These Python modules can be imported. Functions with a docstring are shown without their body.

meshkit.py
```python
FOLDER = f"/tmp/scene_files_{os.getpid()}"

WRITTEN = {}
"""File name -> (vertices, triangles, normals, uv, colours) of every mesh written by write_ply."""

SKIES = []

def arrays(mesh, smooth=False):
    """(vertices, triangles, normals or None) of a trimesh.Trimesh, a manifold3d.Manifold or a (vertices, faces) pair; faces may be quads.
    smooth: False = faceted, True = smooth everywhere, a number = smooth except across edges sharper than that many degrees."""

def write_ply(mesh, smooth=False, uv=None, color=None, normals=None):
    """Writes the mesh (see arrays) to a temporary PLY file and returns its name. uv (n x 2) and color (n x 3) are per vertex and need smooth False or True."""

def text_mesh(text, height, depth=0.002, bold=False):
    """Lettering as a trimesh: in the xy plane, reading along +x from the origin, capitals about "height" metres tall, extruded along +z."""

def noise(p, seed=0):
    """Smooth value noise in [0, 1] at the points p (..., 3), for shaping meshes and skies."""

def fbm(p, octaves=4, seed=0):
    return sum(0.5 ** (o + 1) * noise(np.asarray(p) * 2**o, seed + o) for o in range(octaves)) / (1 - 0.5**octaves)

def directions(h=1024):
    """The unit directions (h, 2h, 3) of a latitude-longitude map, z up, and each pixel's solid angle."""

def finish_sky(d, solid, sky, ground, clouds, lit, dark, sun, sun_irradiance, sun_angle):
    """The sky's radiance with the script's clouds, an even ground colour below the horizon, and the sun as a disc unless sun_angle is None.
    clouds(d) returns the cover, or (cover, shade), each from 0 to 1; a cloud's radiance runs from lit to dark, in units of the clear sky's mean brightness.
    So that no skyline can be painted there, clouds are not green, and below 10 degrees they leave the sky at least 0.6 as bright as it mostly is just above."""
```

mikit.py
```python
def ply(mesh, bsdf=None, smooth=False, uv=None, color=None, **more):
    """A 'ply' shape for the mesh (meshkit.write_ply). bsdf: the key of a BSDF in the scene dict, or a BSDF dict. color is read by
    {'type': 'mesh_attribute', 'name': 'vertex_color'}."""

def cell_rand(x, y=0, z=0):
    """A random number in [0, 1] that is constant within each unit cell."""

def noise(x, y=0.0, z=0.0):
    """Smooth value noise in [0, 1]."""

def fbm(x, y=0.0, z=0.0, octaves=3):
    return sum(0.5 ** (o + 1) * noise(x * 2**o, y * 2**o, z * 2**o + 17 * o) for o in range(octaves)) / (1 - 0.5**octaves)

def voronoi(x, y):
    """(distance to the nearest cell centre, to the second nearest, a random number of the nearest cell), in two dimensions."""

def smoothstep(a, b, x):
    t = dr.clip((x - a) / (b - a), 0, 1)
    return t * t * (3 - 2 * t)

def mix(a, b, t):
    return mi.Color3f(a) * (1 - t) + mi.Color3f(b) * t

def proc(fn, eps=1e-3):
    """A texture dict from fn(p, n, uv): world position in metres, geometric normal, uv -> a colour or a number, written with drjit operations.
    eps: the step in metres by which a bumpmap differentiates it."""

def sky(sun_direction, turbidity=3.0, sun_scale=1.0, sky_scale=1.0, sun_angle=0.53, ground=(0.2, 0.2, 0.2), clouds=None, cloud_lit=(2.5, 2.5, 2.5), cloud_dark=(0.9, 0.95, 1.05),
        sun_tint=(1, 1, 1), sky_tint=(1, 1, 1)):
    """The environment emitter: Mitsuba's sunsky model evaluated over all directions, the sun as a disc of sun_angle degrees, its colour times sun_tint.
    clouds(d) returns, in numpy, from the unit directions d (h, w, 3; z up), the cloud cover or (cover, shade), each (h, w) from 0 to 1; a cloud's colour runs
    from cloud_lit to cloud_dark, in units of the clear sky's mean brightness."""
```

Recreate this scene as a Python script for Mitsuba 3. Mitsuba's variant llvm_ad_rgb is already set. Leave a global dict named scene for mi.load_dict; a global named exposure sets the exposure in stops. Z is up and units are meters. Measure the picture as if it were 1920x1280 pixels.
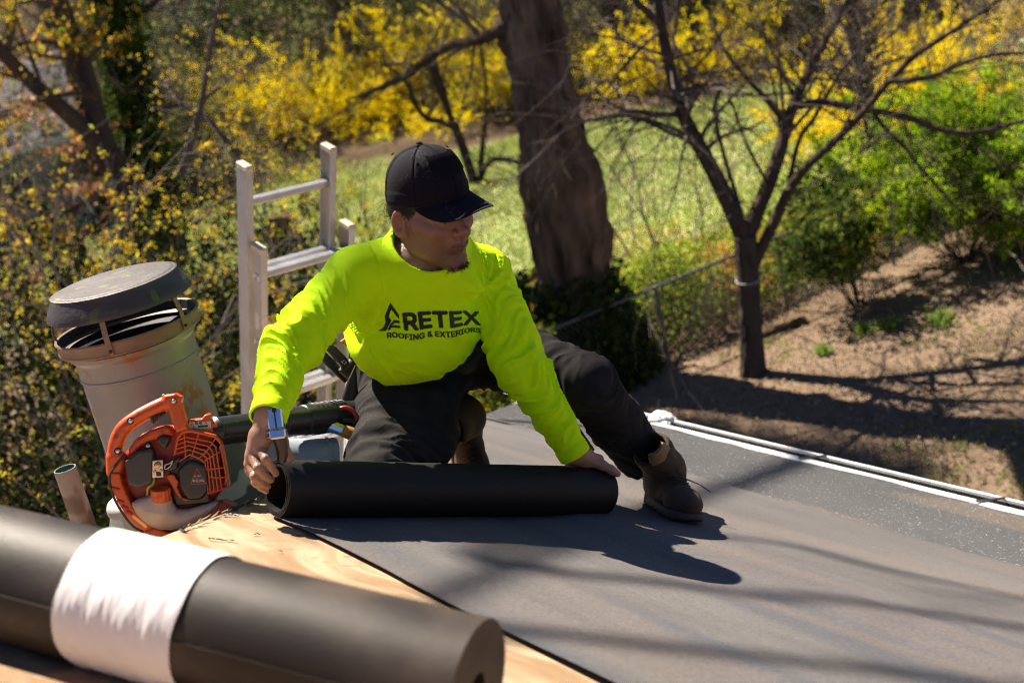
import math, random
import numpy as np, trimesh, manifold3d, shapely
import shapely.geometry as sg
import drjit as dr
import mitsuba as mi
import mikit, meshkit
from mikit import proc, noise, fbm, voronoi, cell_rand, smoothstep, mix

T = mi.ScalarTransform4f
scene, labels = {}, {}
PI = math.pi
V = lambda *a: np.array(a, float)

# ------------------------------------------------------------------ camera, sky, exposure
# World: +X runs down the roof slope towards the gutter, +Y along the gutter away from the camera, Z up.
CAM = V(-0.925, -2.458, 1.048)
RIGHT, UPV, FWD = V(0.7781, -0.5906, -0.2152), V(0.3440, 0.1139, 0.9320), V(0.5261, 0.7988, -0.2918)
scene['camera'] = {'type': 'thinlens', 'fov': 2 * math.degrees(math.atan(960 / 2433.0)), 'fov_axis': 'x',
                   'to_world': T().look_at(origin=CAM.tolist(), target=(CAM + FWD).tolist(), up=UPV.tolist()),
                   'aperture_radius': 0.0062, 'focus_distance': 2.98, 'near_clip': 0.05, 'far_clip': 600.0}
SUN = V(-0.02, 0.58, 0.81)
SUN /= np.linalg.norm(SUN)
scene['sky'] = mikit.sky(SUN.tolist(), turbidity=3, sky_scale=0.22, sun_tint=(0.94, 1.0, 1.10), sky_tint=(0.92, 0.96, 1.12))
exposure = 3.5

# ------------------------------------------------------------------ helpers
def num(name):
    """First free key: name, name_001, name_002 ..."""
    if name not in USED:
        USED[name] = 0
        return name
    USED[name] += 1
    return f'{name}_{USED[name]:03d}'
USED = {}

def unit(v):
    v = np.asarray(v, float)
    return v / np.maximum(np.linalg.norm(v, axis=-1, keepdims=True), 1e-12)

def add(name, mesh, bsdf, parent=None, smooth=False, label=None, cat=None, group=None, kind=None, **more):
    """ONE entry of the scene, under its parent's key."""
    key = num((parent + '__' if parent else '') + name)
    if isinstance(mesh, dict):
        scene[key] = {**mesh, **more}
    else:
        scene[key] = mikit.ply(mesh, bsdf, smooth, **more)
    d = {k: v for k, v in (('label', label), ('category', cat), ('group', group), ('kind', kind)) if v}
    if d:
        labels[key] = d
    return key

def thing(name, label, cat, group=None):
    key = num(name)
    labels[key] = {'label': label, 'category': cat}
    if group:
        labels[key]['group'] = group
    return key

def cat_meshes(parts):
    """(vertices, faces) pairs or trimeshes into one trimesh."""
    vs, fs, at = [], [], 0
    for m in parts:
        v, f = (np.asarray(m.vertices), np.asarray(m.faces)) if hasattr(m, 'vertices') else (np.asarray(m[0], float), np.asarray(m[1], int))
        if f.shape[1] == 4:
            f = np.vstack([f[:, [0, 1, 2]], f[:, [0, 2, 3]]])
        vs.append(v); fs.append(f + at); at += len(v)
    return trimesh.Trimesh(np.vstack(vs), np.vstack(fs), process=False)

def frame(z, x=None):
    """Columns x, y, z of a right-handed frame with the given z."""
    z = unit(z)
    if x is None:
        x = V(0, 0, 1) if abs(z[2]) < 0.9 else V(1, 0, 0)
    x = unit(np.asarray(x, float) - z * np.dot(x, z))
    return np.stack([x, np.cross(z, x), z], 1)

def mat(R, t):
    M = np.eye(4); M[:3, :3] = R; M[:3, 3] = t
    return M

def placed(mesh, R, t):
    m = mesh.copy(); m.apply_transform(mat(R, t))
    return m

def tube(points, radii, sides=6, caps=True, twist=None):
    """A polyline as a tapered tube with parallel-transported rings."""
    p = np.asarray(points, float)
    r = np.broadcast_to(np.asarray(radii, float), (len(p),))
    t = unit(np.gradient(p, axis=0))
    a = frame(t[0])[:, 0]
    A = [a]
    for k in range(1, len(p)):
        a = a - t[k] * np.dot(a, t[k])
        a = a / max(np.linalg.norm(a), 1e-9)
        A.append(a)
    A = np.array(A); B = np.cross(t, A)
    ang = np.arange(sides) * 2 * PI / sides
    v = p[:, None] + r[:, None, None] * (np.cos(ang)[None, :, None] * A[:, None] + np.sin(ang)[None, :, None] * B[:, None])
    i, j = np.meshgrid(np.arange(len(p) - 1), np.arange(sides), indexing='ij')
    q = np.stack([i * sides + j, i * sides + (j + 1) % sides, (i + 1) * sides + (j + 1) % sides, (i + 1) * sides + j], -1).reshape(-1, 4)
    f = np.vstack([q[:, [0, 1, 2]], q[:, [0, 2, 3]]])
    v = v.reshape(-1, 3)
    if caps:
        n = len(v)
        v = np.vstack([v, p[:1], p[-1:]])
        j = np.arange(sides)
        f = np.vstack([f, np.stack([j * 0 + n, (j + 1) % sides, j], 1),
                       np.stack([j * 0 + n + 1, (len(p) - 1) * sides + j, (len(p) - 1) * sides + (j + 1) % sides], 1)])
    return trimesh.Trimesh(v, f, process=False)

def smooth_path(points, n):
    """Catmull-Rom through the points (any width of columns)."""
    p = np.asarray(points, float)
    P = np.vstack([2 * p[0] - p[1], p, 2 * p[-1] - p[-2]])
    s = np.linspace(0, len(p) - 1 - 1e-9, n)
    i = s.astype(int); t = (s - i)[:, None]
    a, b, c, d = P[i], P[i + 1], P[i + 2], P[i + 3]
    return 0.5 * (2 * b + (c - a) * t + (2 * a - 5 * b + 4 * c - d) * t**2 + (3 * b - a - 3 * c + d) * t**3)

def lathe(profile, n=48, axis=V(0, 0, 1), at=V(0, 0, 0), closed=False):
    """profile: (radius, height) pairs turned about the axis."""
    pr = np.asarray(profile, float)
    ang = np.arange(n) * 2 * PI / n
    v = np.stack([pr[:, None, 0] * np.cos(ang), pr[:, None, 0] * np.sin(ang), np.broadcast_to(pr[:, None, 1], (len(pr), n))], -1)
    i, j = np.meshgrid(np.arange(len(pr) - (0 if closed else 1)), np.arange(n), indexing='ij')
    i2 = (i + 1) % len(pr)
    q = np.stack([i * n + j, i * n + (j + 1) % n, i2 * n + (j + 1) % n, i2 * n + j], -1).reshape(-1, 4)
    v = v.reshape(-1, 3) @ frame(axis).T + at
    return trimesh.Trimesh(v, np.vstack([q[:, [0, 1, 2]], q[:, [0, 2, 3]]]), process=False)

def box(size, at=(0, 0, 0), R=None, bevel=0.0):
    """A box, its edges chamfered by bevel."""
    s = np.asarray(size, float) / 2
    if bevel > 0:
        b = min(bevel, 0.45 * 2 * s.min())
        pts = []
        for sx in (-1, 1):
            for sy in (-1, 1):
                for sz in (-1, 1):
                    c = s * (sx, sy, sz)
                    for k in range(3):
                        d = np.array([-sx * b, -sy * b, -sz * b]); d[k] = 0
                        pts.append(c + d)
        m = trimesh.convex.convex_hull(np.array(pts))
    else:
        m = trimesh.creation.box(2 * s)
    if R is not None:
        m.apply_transform(mat(R, (0, 0, 0)))
    m.apply_translation(at)
    return m

def prism(poly, depth, bevel=0.0):
    """Extrudes the outline (n x 2 or a shapely polygon) along +z."""
    g = poly if hasattr(poly, 'exterior') else sg.Polygon(poly)
    return trimesh.creation.extrude_polygon(g, depth, engine='earcut')

def arc(cx, cy, rx, ry, a0, a1, n=16):
    a = np.radians(np.linspace(a0, a1, n))
    return [(cx + rx * math.cos(t), cy + ry * math.sin(t)) for t in a]

def rot(axis, deg):
    return trimesh.transformations.rotation_matrix(math.radians(deg), axis)[:3, :3]

def vcol(base, var, n, rng, hue=0.06):
    """Per-piece colours round a base."""
    k = 1 + var * rng.uniform(-1, 1, (n, 1))
    return np.clip(np.asarray(base) * k * (1 + hue * rng.normal(size=(n, 3))), 0.005, 0.97)

def bs(key, d):
    scene[key] = d
    return key

def rgb(*c):
    return {'type': 'rgb', 'value': list(c)}

def principled(key, color, rough=0.6, metal=0.0, spec=0.5, two=True, **more):
    c = color if isinstance(color, dict) else rgb(*color)
    d = {'type': 'principled', 'base_color': c, 'roughness': rough if isinstance(rough, dict) else float(rough), 'metallic': metal if isinstance(metal, dict) else float(metal), 'specular': float(spec), **more}
    return bs(key, {'type': 'twosided', 'b': d} if two else d)

def bumped(key, color, fn, scale=1.0, eps=1e-3, rough=0.7, spec=0.4, metal=0.0, **more):
    c = color if isinstance(color, dict) else rgb(*color)
    d = {'type': 'principled', 'base_color': c, 'roughness': rough if isinstance(rough, dict) else float(rough), 'specular': float(spec), 'metallic': float(metal), **more}
    return bs(key, {'type': 'twosided', 'b': {'type': 'bumpmap', 'tex': proc(fn, eps), 'scale': float(scale), 'b': d}})

VC = {'type': 'mesh_attribute', 'name': 'vertex_color'}
SLOPE = 0.456                      # both roof planes fall 0.456 per metre
N1 = unit(V(SLOPE, 0, 1))          # normal of the near roof plane (falls towards +X)
N2 = unit(V(0, SLOPE, 1))          # normal of the far plane (falls towards +Y)
E1 = unit(V(1, 0, -SLOPE))         # straight down the near plane
HIP = 0.14                         # the hip runs along y = x + HIP
GZ = -4.0                          # ground level beside the house

def roof1(x, y, up=0.0):
    return V(x, y, -SLOPE * x) + N1 * up
def roof2(x, y, up=0.0):
    return V(x, y, -SLOPE * (y - HIP)) + N2 * up
# ------------------------------------------------------------------ terrain
rng = np.random.default_rng(7)

def terrain(x, y):
    x, y = np.asarray(x, float), np.asarray(y, float)
    s = (x + 0.9) * 0.55 + (y + 2.5) * 0.835                        # metres away from the house corner
    z = GZ + 0.16 * (meshkit.noise(np.stack([x * 0.3, y * 0.3, x * 0], -1), 3) - 0.5)
    z = z + 0.10 * np.maximum(s - 40, 0) + 0.006 * np.maximum(s - 46, 0) ** 1.5
    return z

def lawn_mask(x, y):
    """1 on the lawn beyond the fence, 0 on bare ground and woods."""
    p = np.stack([x * 0.35, y * 0.35, x * 0], -1)
    w = 3.0 * (meshkit.fbm(p, 3, 5) - 0.5)
    s = x * 0.55 + y * 0.835
    near = np.clip((y + 0.05 * x - 11.8 + w) / 1.2, 0, 1)
    far = np.clip((34.0 - 0.16 * np.clip(x - 14, 0, 20) - s + 1.3 * w) / 1.8, 0, 1)
    side = np.clip((x - 4.0 + w) / 2.0, 0, 1)
    return near * far * side

n_g = 260
gx = np.concatenate([np.linspace(-140, -14, 18), np.linspace(-12, 34, 190), np.linspace(36, 190, 32)])
gy = np.concatenate([np.linspace(-60, -6, 16), np.linspace(-4, 48, 200), np.linspace(50, 230, 40)])
GX, GY = np.meshgrid(gx, gy, indexing='ij')
gv = np.stack([GX, GY, terrain(GX, GY)], -1).reshape(-1, 3)
i, j = np.meshgrid(np.arange(len(gx) - 1), np.arange(len(gy) - 1), indexing='ij')
W = len(gy)
gq = np.stack([i * W + j, (i + 1) * W + j, (i + 1) * W + j + 1, i * W + j + 1], -1).reshape(-1, 4)
lm = lawn_mask(gv[:, 0], gv[:, 1])[:, None]
pn = meshkit.fbm(gv * V(0.5, 0.5, 0), 4, 9)[:, None]
pn2 = meshkit.fbm(gv * V(1.6, 1.6, 0), 3, 19)[:, None]
dirt = V(0.285, 0.205, 0.142) * (0.75 + 0.6 * pn)
grass = 1.45 * (V(0.27, 0.34, 0.105) * (1 - pn2) + V(0.41, 0.40, 0.20) * pn2) * (0.8 + 0.4 * pn)
woods = V(0.13, 0.095, 0.062) * (0.6 + 0.9 * pn)
far_w = np.clip(((gv[:, :1] * 0.55 + gv[:, 1:2] * 0.835) - 28) / 6, 0, 1)
gcol = (dirt * (1 - far_w) + woods * far_w) * (1 - lm) + grass * lm
GROUND_FINE = proc(lambda p, n, uv: mi.Float(0.55) + 0.9 * fbm(p.x * 9, p.y * 9, p.z * 3, 3))
bs('ground_mat', {'type': 'twosided', 'b': {'type': 'bumpmap', 'scale': 0.03, 'tex': proc(lambda p, n, uv: fbm(p.x * 22, p.y * 22, 0, 3), 0.01),
                                           'b': {'type': 'diffuse', 'reflectance': VC}}})
add('ground', (gv, gq), 'ground_mat', smooth=True, color=np.clip(gcol * 0.58, 0, 1), kind='structure')

# ------------------------------------------------------------------ the house under the hip roof
XE, YE, XR, YS = 2.50, 2.64, -3.2, -9.0                              # eaves, ridge, south end
house = thing('house', 'hip roofed house being re-roofed with bare wooden deck showing at the hip', 'house')
bumped('osb', proc(lambda p, n, uv: mix(mix((0.215, 0.138, 0.074), (0.36, 0.262, 0.168), smoothstep(0.25, 0.75, fbm(p.x * 34 + 3 * noise(p.x * 5, p.y * 5), p.y * 6, p.z * 9, 4))),
                                        (0.24, 0.12, 0.06), 0.85 * smoothstep(0.56, 0.74, noise(p.x * 26 + 5 * noise(p.x * 6, p.y * 6), p.y * 60, p.z * 20)) * smoothstep(0.35, 0.7, noise(p.x * 3, p.y * 3, 4)))),
       lambda p, n, uv: fbm(p.x * 60, p.y * 30, p.z * 60, 2), 0.002, rough=0.75, spec=0.25)
principled('siding', (0.34, 0.33, 0.30), 0.7)
principled('white_metal', (0.62, 0.62, 0.61), 0.35, spec=0.5)
principled('gutter_dark', (0.018, 0.017, 0.014), 0.95, spec=0.1)

def strip_poly(poly, plane, thick, top=0.0):
    """The plan polygon as a slab on a roof plane, its upper face at height top above the plane."""
    m = prism(poly, 1.0)
    v = m.vertices.copy()
    P = np.array([plane(x, y) for x, y in v[:, :2]])
    N = N1 if plane is roof1 else N2
    m.vertices = P + N * (top - thick * (1 - v[:, 2:3]))
    return m

hip_top = (XR, XR + HIP)
plane1 = sg.Polygon([(XE, XE + HIP), hip_top, (XR, YS), (XE, YS)])
plane2 = sg.Polygon([(XE, XE + HIP), hip_top, (2 * XR - XE, XE + HIP)])
for a in range(3):                                                   # deck panels, staggered, 3 mm joints
    for b in range(-1, 6):
        x0 = XE - 1.115 * (a + 1)
        y0 = XE + HIP - 2.44 * (b + 1) + (1.22 if a % 2 else 0) + 0.30
        g = plane1.intersection(sg.box(x0 + 0.0015, y0 + 0.0015, x0 + 1.1135, y0 + 2.4385))
        if g.area > 0.02:
            add('roof_panel', strip_poly(g, roof1, 0.012), 'osb', house)
g = plane1.intersection(sg.box(XR, YS, XE - 3.345, 9))
add('roof_panel', strip_poly(g, roof1, 0.012), 'osb', house)
for k in range(4):
    g = plane2.intersection(sg.box(-10, XE + HIP - 1.115 * (k + 1) + 0.003, 9, XE + HIP - 1.115 * k))
    g = g.intersection(sg.Polygon([(XE - 0.01, XE + HIP), (XR - 0.01, XR + HIP), (-10, -3), (-10, 3)]))
    for q in getattr(g, 'geoms', [g]):
        if q.area > 0.02:
            add('roof_panel', strip_poly(q, roof2, 0.012), 'osb', house)
plane3 = cat_meshes([([(XR, YS, -SLOPE * XR), (XR, XR + HIP, -SLOPE * XR), (2 * XR - XE, XE + HIP, -SLOPE * XE), (2 * XR - XE, YS, -SLOPE * XE)], [[0, 1, 2, 3]])])
add('back_slope', plane3, 'osb', house)
zw = -SLOPE * XE - 0.05
wall = box((2 * (XE - 0.35 - XR), YE - 0.35 - YS - 0.3, zw - 0.10 - GZ + 0.4), (XR, (YE - 0.35 + YS + 0.3) / 2, (zw - 0.10 + GZ - 0.4) / 2))
add('wall', wall, 'siding', house)
add('soffit', box((2 * (XE - XR) - 0.02, XE + HIP - YS - 0.02, 0.012), (XR, (XE + HIP + YS) / 2, zw - 0.10)), 'white_metal', house)
gable = trimesh.Trimesh([(XR - (XE - XR), YS + 0.02, zw - 0.1), (XE, YS + 0.02, zw - 0.1), (XR, YS + 0.02, -SLOPE * XR - 0.03)], [[0, 1, 2]])
add('gable', gable, 'siding', house)
for (p, q) in (((XE - 0.022, YS), (XE - 0.002, XE + HIP - 0.02)), ((2 * XR - XE + 0.05, XE + HIP - 0.02), (XE - 0.022, XE + HIP))):
    x0, x1, y0, y1 = min(p[0], q[0]), max(p[0], q[0]), min(p[1], q[1]), max(p[1], q[1])
    add('fascia', box((x1 - x0, y1 - y0, 0.16), ((x0 + x1) / 2, (y0 + y1) / 2, zw - 0.035)), 'white_metal', house)

# gutter along the near eave: a bent white sheet, open at the top
zg = -SLOPE * XE - 0.012
sect = [(0.0, 0.0), (0.0, -0.10), (0.065, -0.105), (0.085, -0.075), (0.108, -0.04), (0.118, -0.004), (0.128, 0.0), (0.128, 0.006), (0.112, 0.008), (0.111, -0.002)]
inner = [(a - 0.0015 if 0.08 < a else a + 0.0015, b + 0.002) for a, b in sect[:6]]
sect = [(a * 0.74, b) for a, b in sect]
outline = sg.LineString(sect).buffer(0.0016, cap_style=2, join_style=2)
gm = prism(outline, YE - YS + 0.10)
gm.apply_transform(mat(np.stack([V(1, 0, 0), V(0, 0, 1), V(0, -1, 0)], 1), V(XE + 0.004, YE + 0.16, zg)))
gut = add('gutter', gm, 'white_metal', house)
n = 220
yy = np.linspace(YS, YE + 0.15, n)
cx = np.linspace(0.006, 0.074, 7)
DX, DY = np.meshgrid(cx, yy, indexing='ij')
dz = -0.045 - 0.02 * np.abs(DX - 0.04) / 0.04 + 0.02 * meshkit.fbm(np.stack([DX * 40, DY * 14, DX * 0], -1), 3, 2)
i, j = np.meshgrid(np.arange(6), np.arange(n - 1), indexing='ij')
q = np.stack([i * n + j, (i + 1) * n + j, (i + 1) * n + j + 1, i * n + j + 1], -1).reshape(-1, 4)
add('gutter_debris', (np.stack([XE + 0.004 + DX, DY, zg + dz], -1).reshape(-1, 3), q), 'gutter_dark', house, smooth=True)
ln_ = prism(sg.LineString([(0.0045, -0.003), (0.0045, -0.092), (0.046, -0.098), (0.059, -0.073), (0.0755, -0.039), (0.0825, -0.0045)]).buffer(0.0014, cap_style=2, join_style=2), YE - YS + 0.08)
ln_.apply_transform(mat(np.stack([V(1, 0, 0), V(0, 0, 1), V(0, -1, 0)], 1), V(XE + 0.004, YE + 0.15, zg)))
add('gutter_dark_sheet', ln_, 'gutter_dark', house)  # added dark sheet that blackens the inner face of the gutter
# rounded white drip edge over the back of the gutter
prof = [(-0.135, 0.004), (-0.07, 0.005), (-0.040, 0.016), (-0.008, 0.020), (0.018, 0.010), (0.026, -0.006), (0.024, -0.035)]
dm = prism(sg.LineString([(a, b) for a, b in prof]).buffer(0.0012, cap_style=2), YE - YS + 0.05)
c, s_ = E1[0], E1[2]
dm.apply_transform(mat(np.stack([E1, N1, V(0, -1, 0)], 1), roof1(XE, YE + 0.10)))
add('drip_edge', dm, 'white_metal', house)
principled('hanger_metal', (0.10, 0.09, 0.075), 0.55, metal=0.4)
for y in (2.35, 1.75, 0.868, 0.077, -0.72, -1.5, -2.3, -3.1, -3.9):
    h = tube([roof1(XE - 0.05, y + 0.012, 0.022), roof1(XE, y, 0.026), V(XE + 0.060, y - 0.004, zg + 0.022), V(XE + 0.092, y - 0.006, zg + 0.010)], 0.0048, 6)
    add('hanger', h, 'hanger_metal', gut)
# white metal trim on the far eave and the hip end
dm2 = prism(sg.LineString(prof).buffer(0.0012, cap_style=2), 2 * (XE - XR) - 0.1)
E2 = unit(V(0, 1, -SLOPE))
dm2.apply_transform(mat(np.stack([E2, N2, V(1, 0, 0)], 1), roof2(2 * XR - XE + 0.1, XE + HIP)))
add('drip_edge', dm2, 'white_metal', house)

# ------------------------------------------------------------------ starter strip and roofing felt
bs('granule', {'type': 'twosided', 'b': {'type': 'bumpmap', 'scale': 0.004, 'tex': proc(lambda p, n, uv: voronoi(p.x * 420, p.y * 420)[0], 0.0006), 'b':
   {'type': 'principled', 'roughness': proc(lambda p, n, uv: dr.select(cell_rand(dr.floor(p.x * 330), dr.floor(p.y * 330)) > 0.965, mi.Float(0.16), mi.Float(0.8))), 'specular': 0.65,
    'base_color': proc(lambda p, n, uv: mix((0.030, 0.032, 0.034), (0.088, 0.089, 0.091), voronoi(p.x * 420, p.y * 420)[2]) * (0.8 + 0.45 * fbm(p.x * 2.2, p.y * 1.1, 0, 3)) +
                      dr.select(cell_rand(dr.floor(p.x * 210), dr.floor(p.y * 210), 7) > 0.975, mi.Color3f(0.30), mi.Color3f(0.0)) + mi.Color3f(0.085, 0.05, 0.02) * smoothstep(0.62, 0.78, noise(p.x * 3.1, p.y * 1.3, 5)) * voronoi(p.x * 420, p.y * 420)[2])}}})  # bright cells paint the sparkle of the granules into the base colour
def felt_colour(p, n, uv):
    streak = fbm(p.x * 11 + 1.5 * noise(p.x * 2, p.y * 1.2), p.y * 1.3, 0, 4)
    blue = smoothstep(0.50, 0.70, fbm(p.x * 7.0 + 3, p.y * 0.9 + 7, 2, 3))
    tan = smoothstep(0.52, 0.74, fbm(p.x * 6.0 + 30, p.y * 0.8 + 3, 8, 3))
    c = mix((0.052, 0.049, 0.048), (0.098, 0.092, 0.089), streak)
    c = mix(c, (0.050, 0.054, 0.064), 0.65 * blue)
    c = mix(c, (0.105, 0.084, 0.072), 0.5 * tan)
    return c * (0.82 + 0.36 * noise(p.x * 240, p.y * 240, p.z * 240))
FELT_COL = proc(felt_colour)
bs('felt', {'type': 'twosided', 'b': {'type': 'bumpmap', 'scale': 0.0016, 'tex': proc(lambda p, n, uv: fbm(p.x * 170, p.y * 150, p.z * 170, 2) + 3.0 * fbm(p.x * 9, p.y * 2.2, 0, 2), 0.002),
    'b': {'type': 'principled', 'base_color': FELT_COL, 'roughness': 0.72, 'specular': 0.45}}})

def roof_sheet(x0, x1, y0, y1, nx, ny, height, edge=None, thick=0.0016, clip_hip=True):
    """A sheet lying on the near plane: plan grid with a height function; edge(y) shifts the upper border."""
    u = np.linspace(0, 1, nx); v = np.linspace(0, 1, ny)
    U, Vv = np.meshgrid(u, v, indexing='ij')
    Y = y0 + (y1 - y0) * Vv
    lo = x0 + (edge[0](Y) if edge and edge[0] else 0)
    hi = x1 + (edge[1](Y) if edge and edge[1] else 0)
    X = lo + (hi - lo) * U
    if clip_hip:
        Y = np.minimum(Y, X + HIP + 0.01)
    Hh = height(X, Y)
    top = np.stack([X, Y, -SLOPE * X], -1) + N1 * Hh[..., None]
    bot = top - N1 * thick
    m = nx * ny
    i, j = np.meshgrid(np.arange(nx - 1), np.arange(ny - 1), indexing='ij')
    q = np.stack([i * ny + j, (i + 1) * ny + j, (i + 1) * ny + j + 1, i * ny + j + 1], -1).reshape(-1, 4)
    b = []
    ring = [(k, 0) for k in range(nx)] + [(nx - 1, k) for k in range(1, ny)] + [(k, ny - 1) for k in range(nx - 2, -1, -1)] + [(0, k) for k in range(ny - 2, 0, -1)]
    idx = np.array([a * ny + c for a, c in ring]); nxt = np.roll(idx, -1)
    side = np.stack([idx, idx + m, nxt + m, nxt], 1)
    return trimesh.Trimesh(np.vstack([top.reshape(-1, 3), bot.reshape(-1, 3)]),
                           np.vstack([x[:, [0, 1, 2]] for x in (q, q[:, ::-1] + m, side)] + [x[:, [0, 2, 3]] for x in (q, q[:, ::-1] + m, side)]), process=False)

def n2(x, y, fx, fy, seed):
    return meshkit.noise(np.stack([x * fx, y * fy, np.zeros_like(x)], -1), seed)

strip = roof_sheet(1.50, 2.432, -7, 2.4, 30, 330, lambda X, Y: 0.006 + 0.004 * n2(X, Y, 3, 1.2, 4) * np.clip((X - 1.9) / 0.4, 0, 1) + 0.016 * np.clip((X - 2.40) / 0.05, 0, 1),
                   (None, lambda Y: 0.03 * (n2(Y, Y, 2.2, 0, 6) - 0.5) + 0.012 * (n2(Y, Y, 9, 0, 8) - 0.5)), 0.003)
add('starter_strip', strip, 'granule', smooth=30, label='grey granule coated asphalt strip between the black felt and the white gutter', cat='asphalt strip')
seam = tube([roof1(1.60, 1.665, 0.012), roof1(1.72, 1.640, 0.012), roof1(1.90, 1.61, 0.012), roof1(2.28, 1.54, 0.012)], 0.0035, 6)
add('lap_seam', seam, 'hanger_metal', 'starter_strip')

low = roof_sheet(0.74, 1.60, -7, 2.4, 40, 420, lambda X, Y: 0.012 + 0.006 * n2(X, Y, 2.5, 0.9, 14) + 0.003 * np.clip((X - 1.5) / 0.1, 0, 1) * n2(X, Y, 0, 3.0, 15),
                 (None, lambda Y: 0.014 * (n2(Y, Y, 1.7, 0, 16) - 0.5)))
add('felt_sheet', low, 'felt', smooth=30, label='lower course of grey brown roofing felt already laid, bordering the granule strip', cat='roofing felt')

def upper_h(X, Y):
    e = np.clip(1 - (X + 0.02) / 0.16, 0, 1)
    return 0.006 + 0.0035 * n2(X, Y, 2.5, 0.9, 24) + 0.012 * e * e * n2(X, Y, 0, 2.6, 25) + np.clip((X - 0.66) / 0.08, 0, 1) * (0.0145 + 0.006 * n2(X, Y, 2.5, 0.9, 14) - 0.006)
RW = 0.834                                                          # plan width of a 0.914 m roll
up = roof_sheet(0.0, RW, -6, 0.004, 40, 360, upper_h, (lambda Y: 0.020 * (n2(Y, Y, 2.1, 0, 26) - 0.5) * np.clip(-Y * 6, 0, 1) + 0.008 * (n2(Y, Y, 7, 0, 27) - 0.5) * np.clip(-Y * 6, 0, 1), None), clip_hip=False)
up_key = add('felt_sheet', up, 'felt', smooth=30, label='upper course of roofing felt unrolled from the roll under the man\'s hands', cat='roofing felt')

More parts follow.
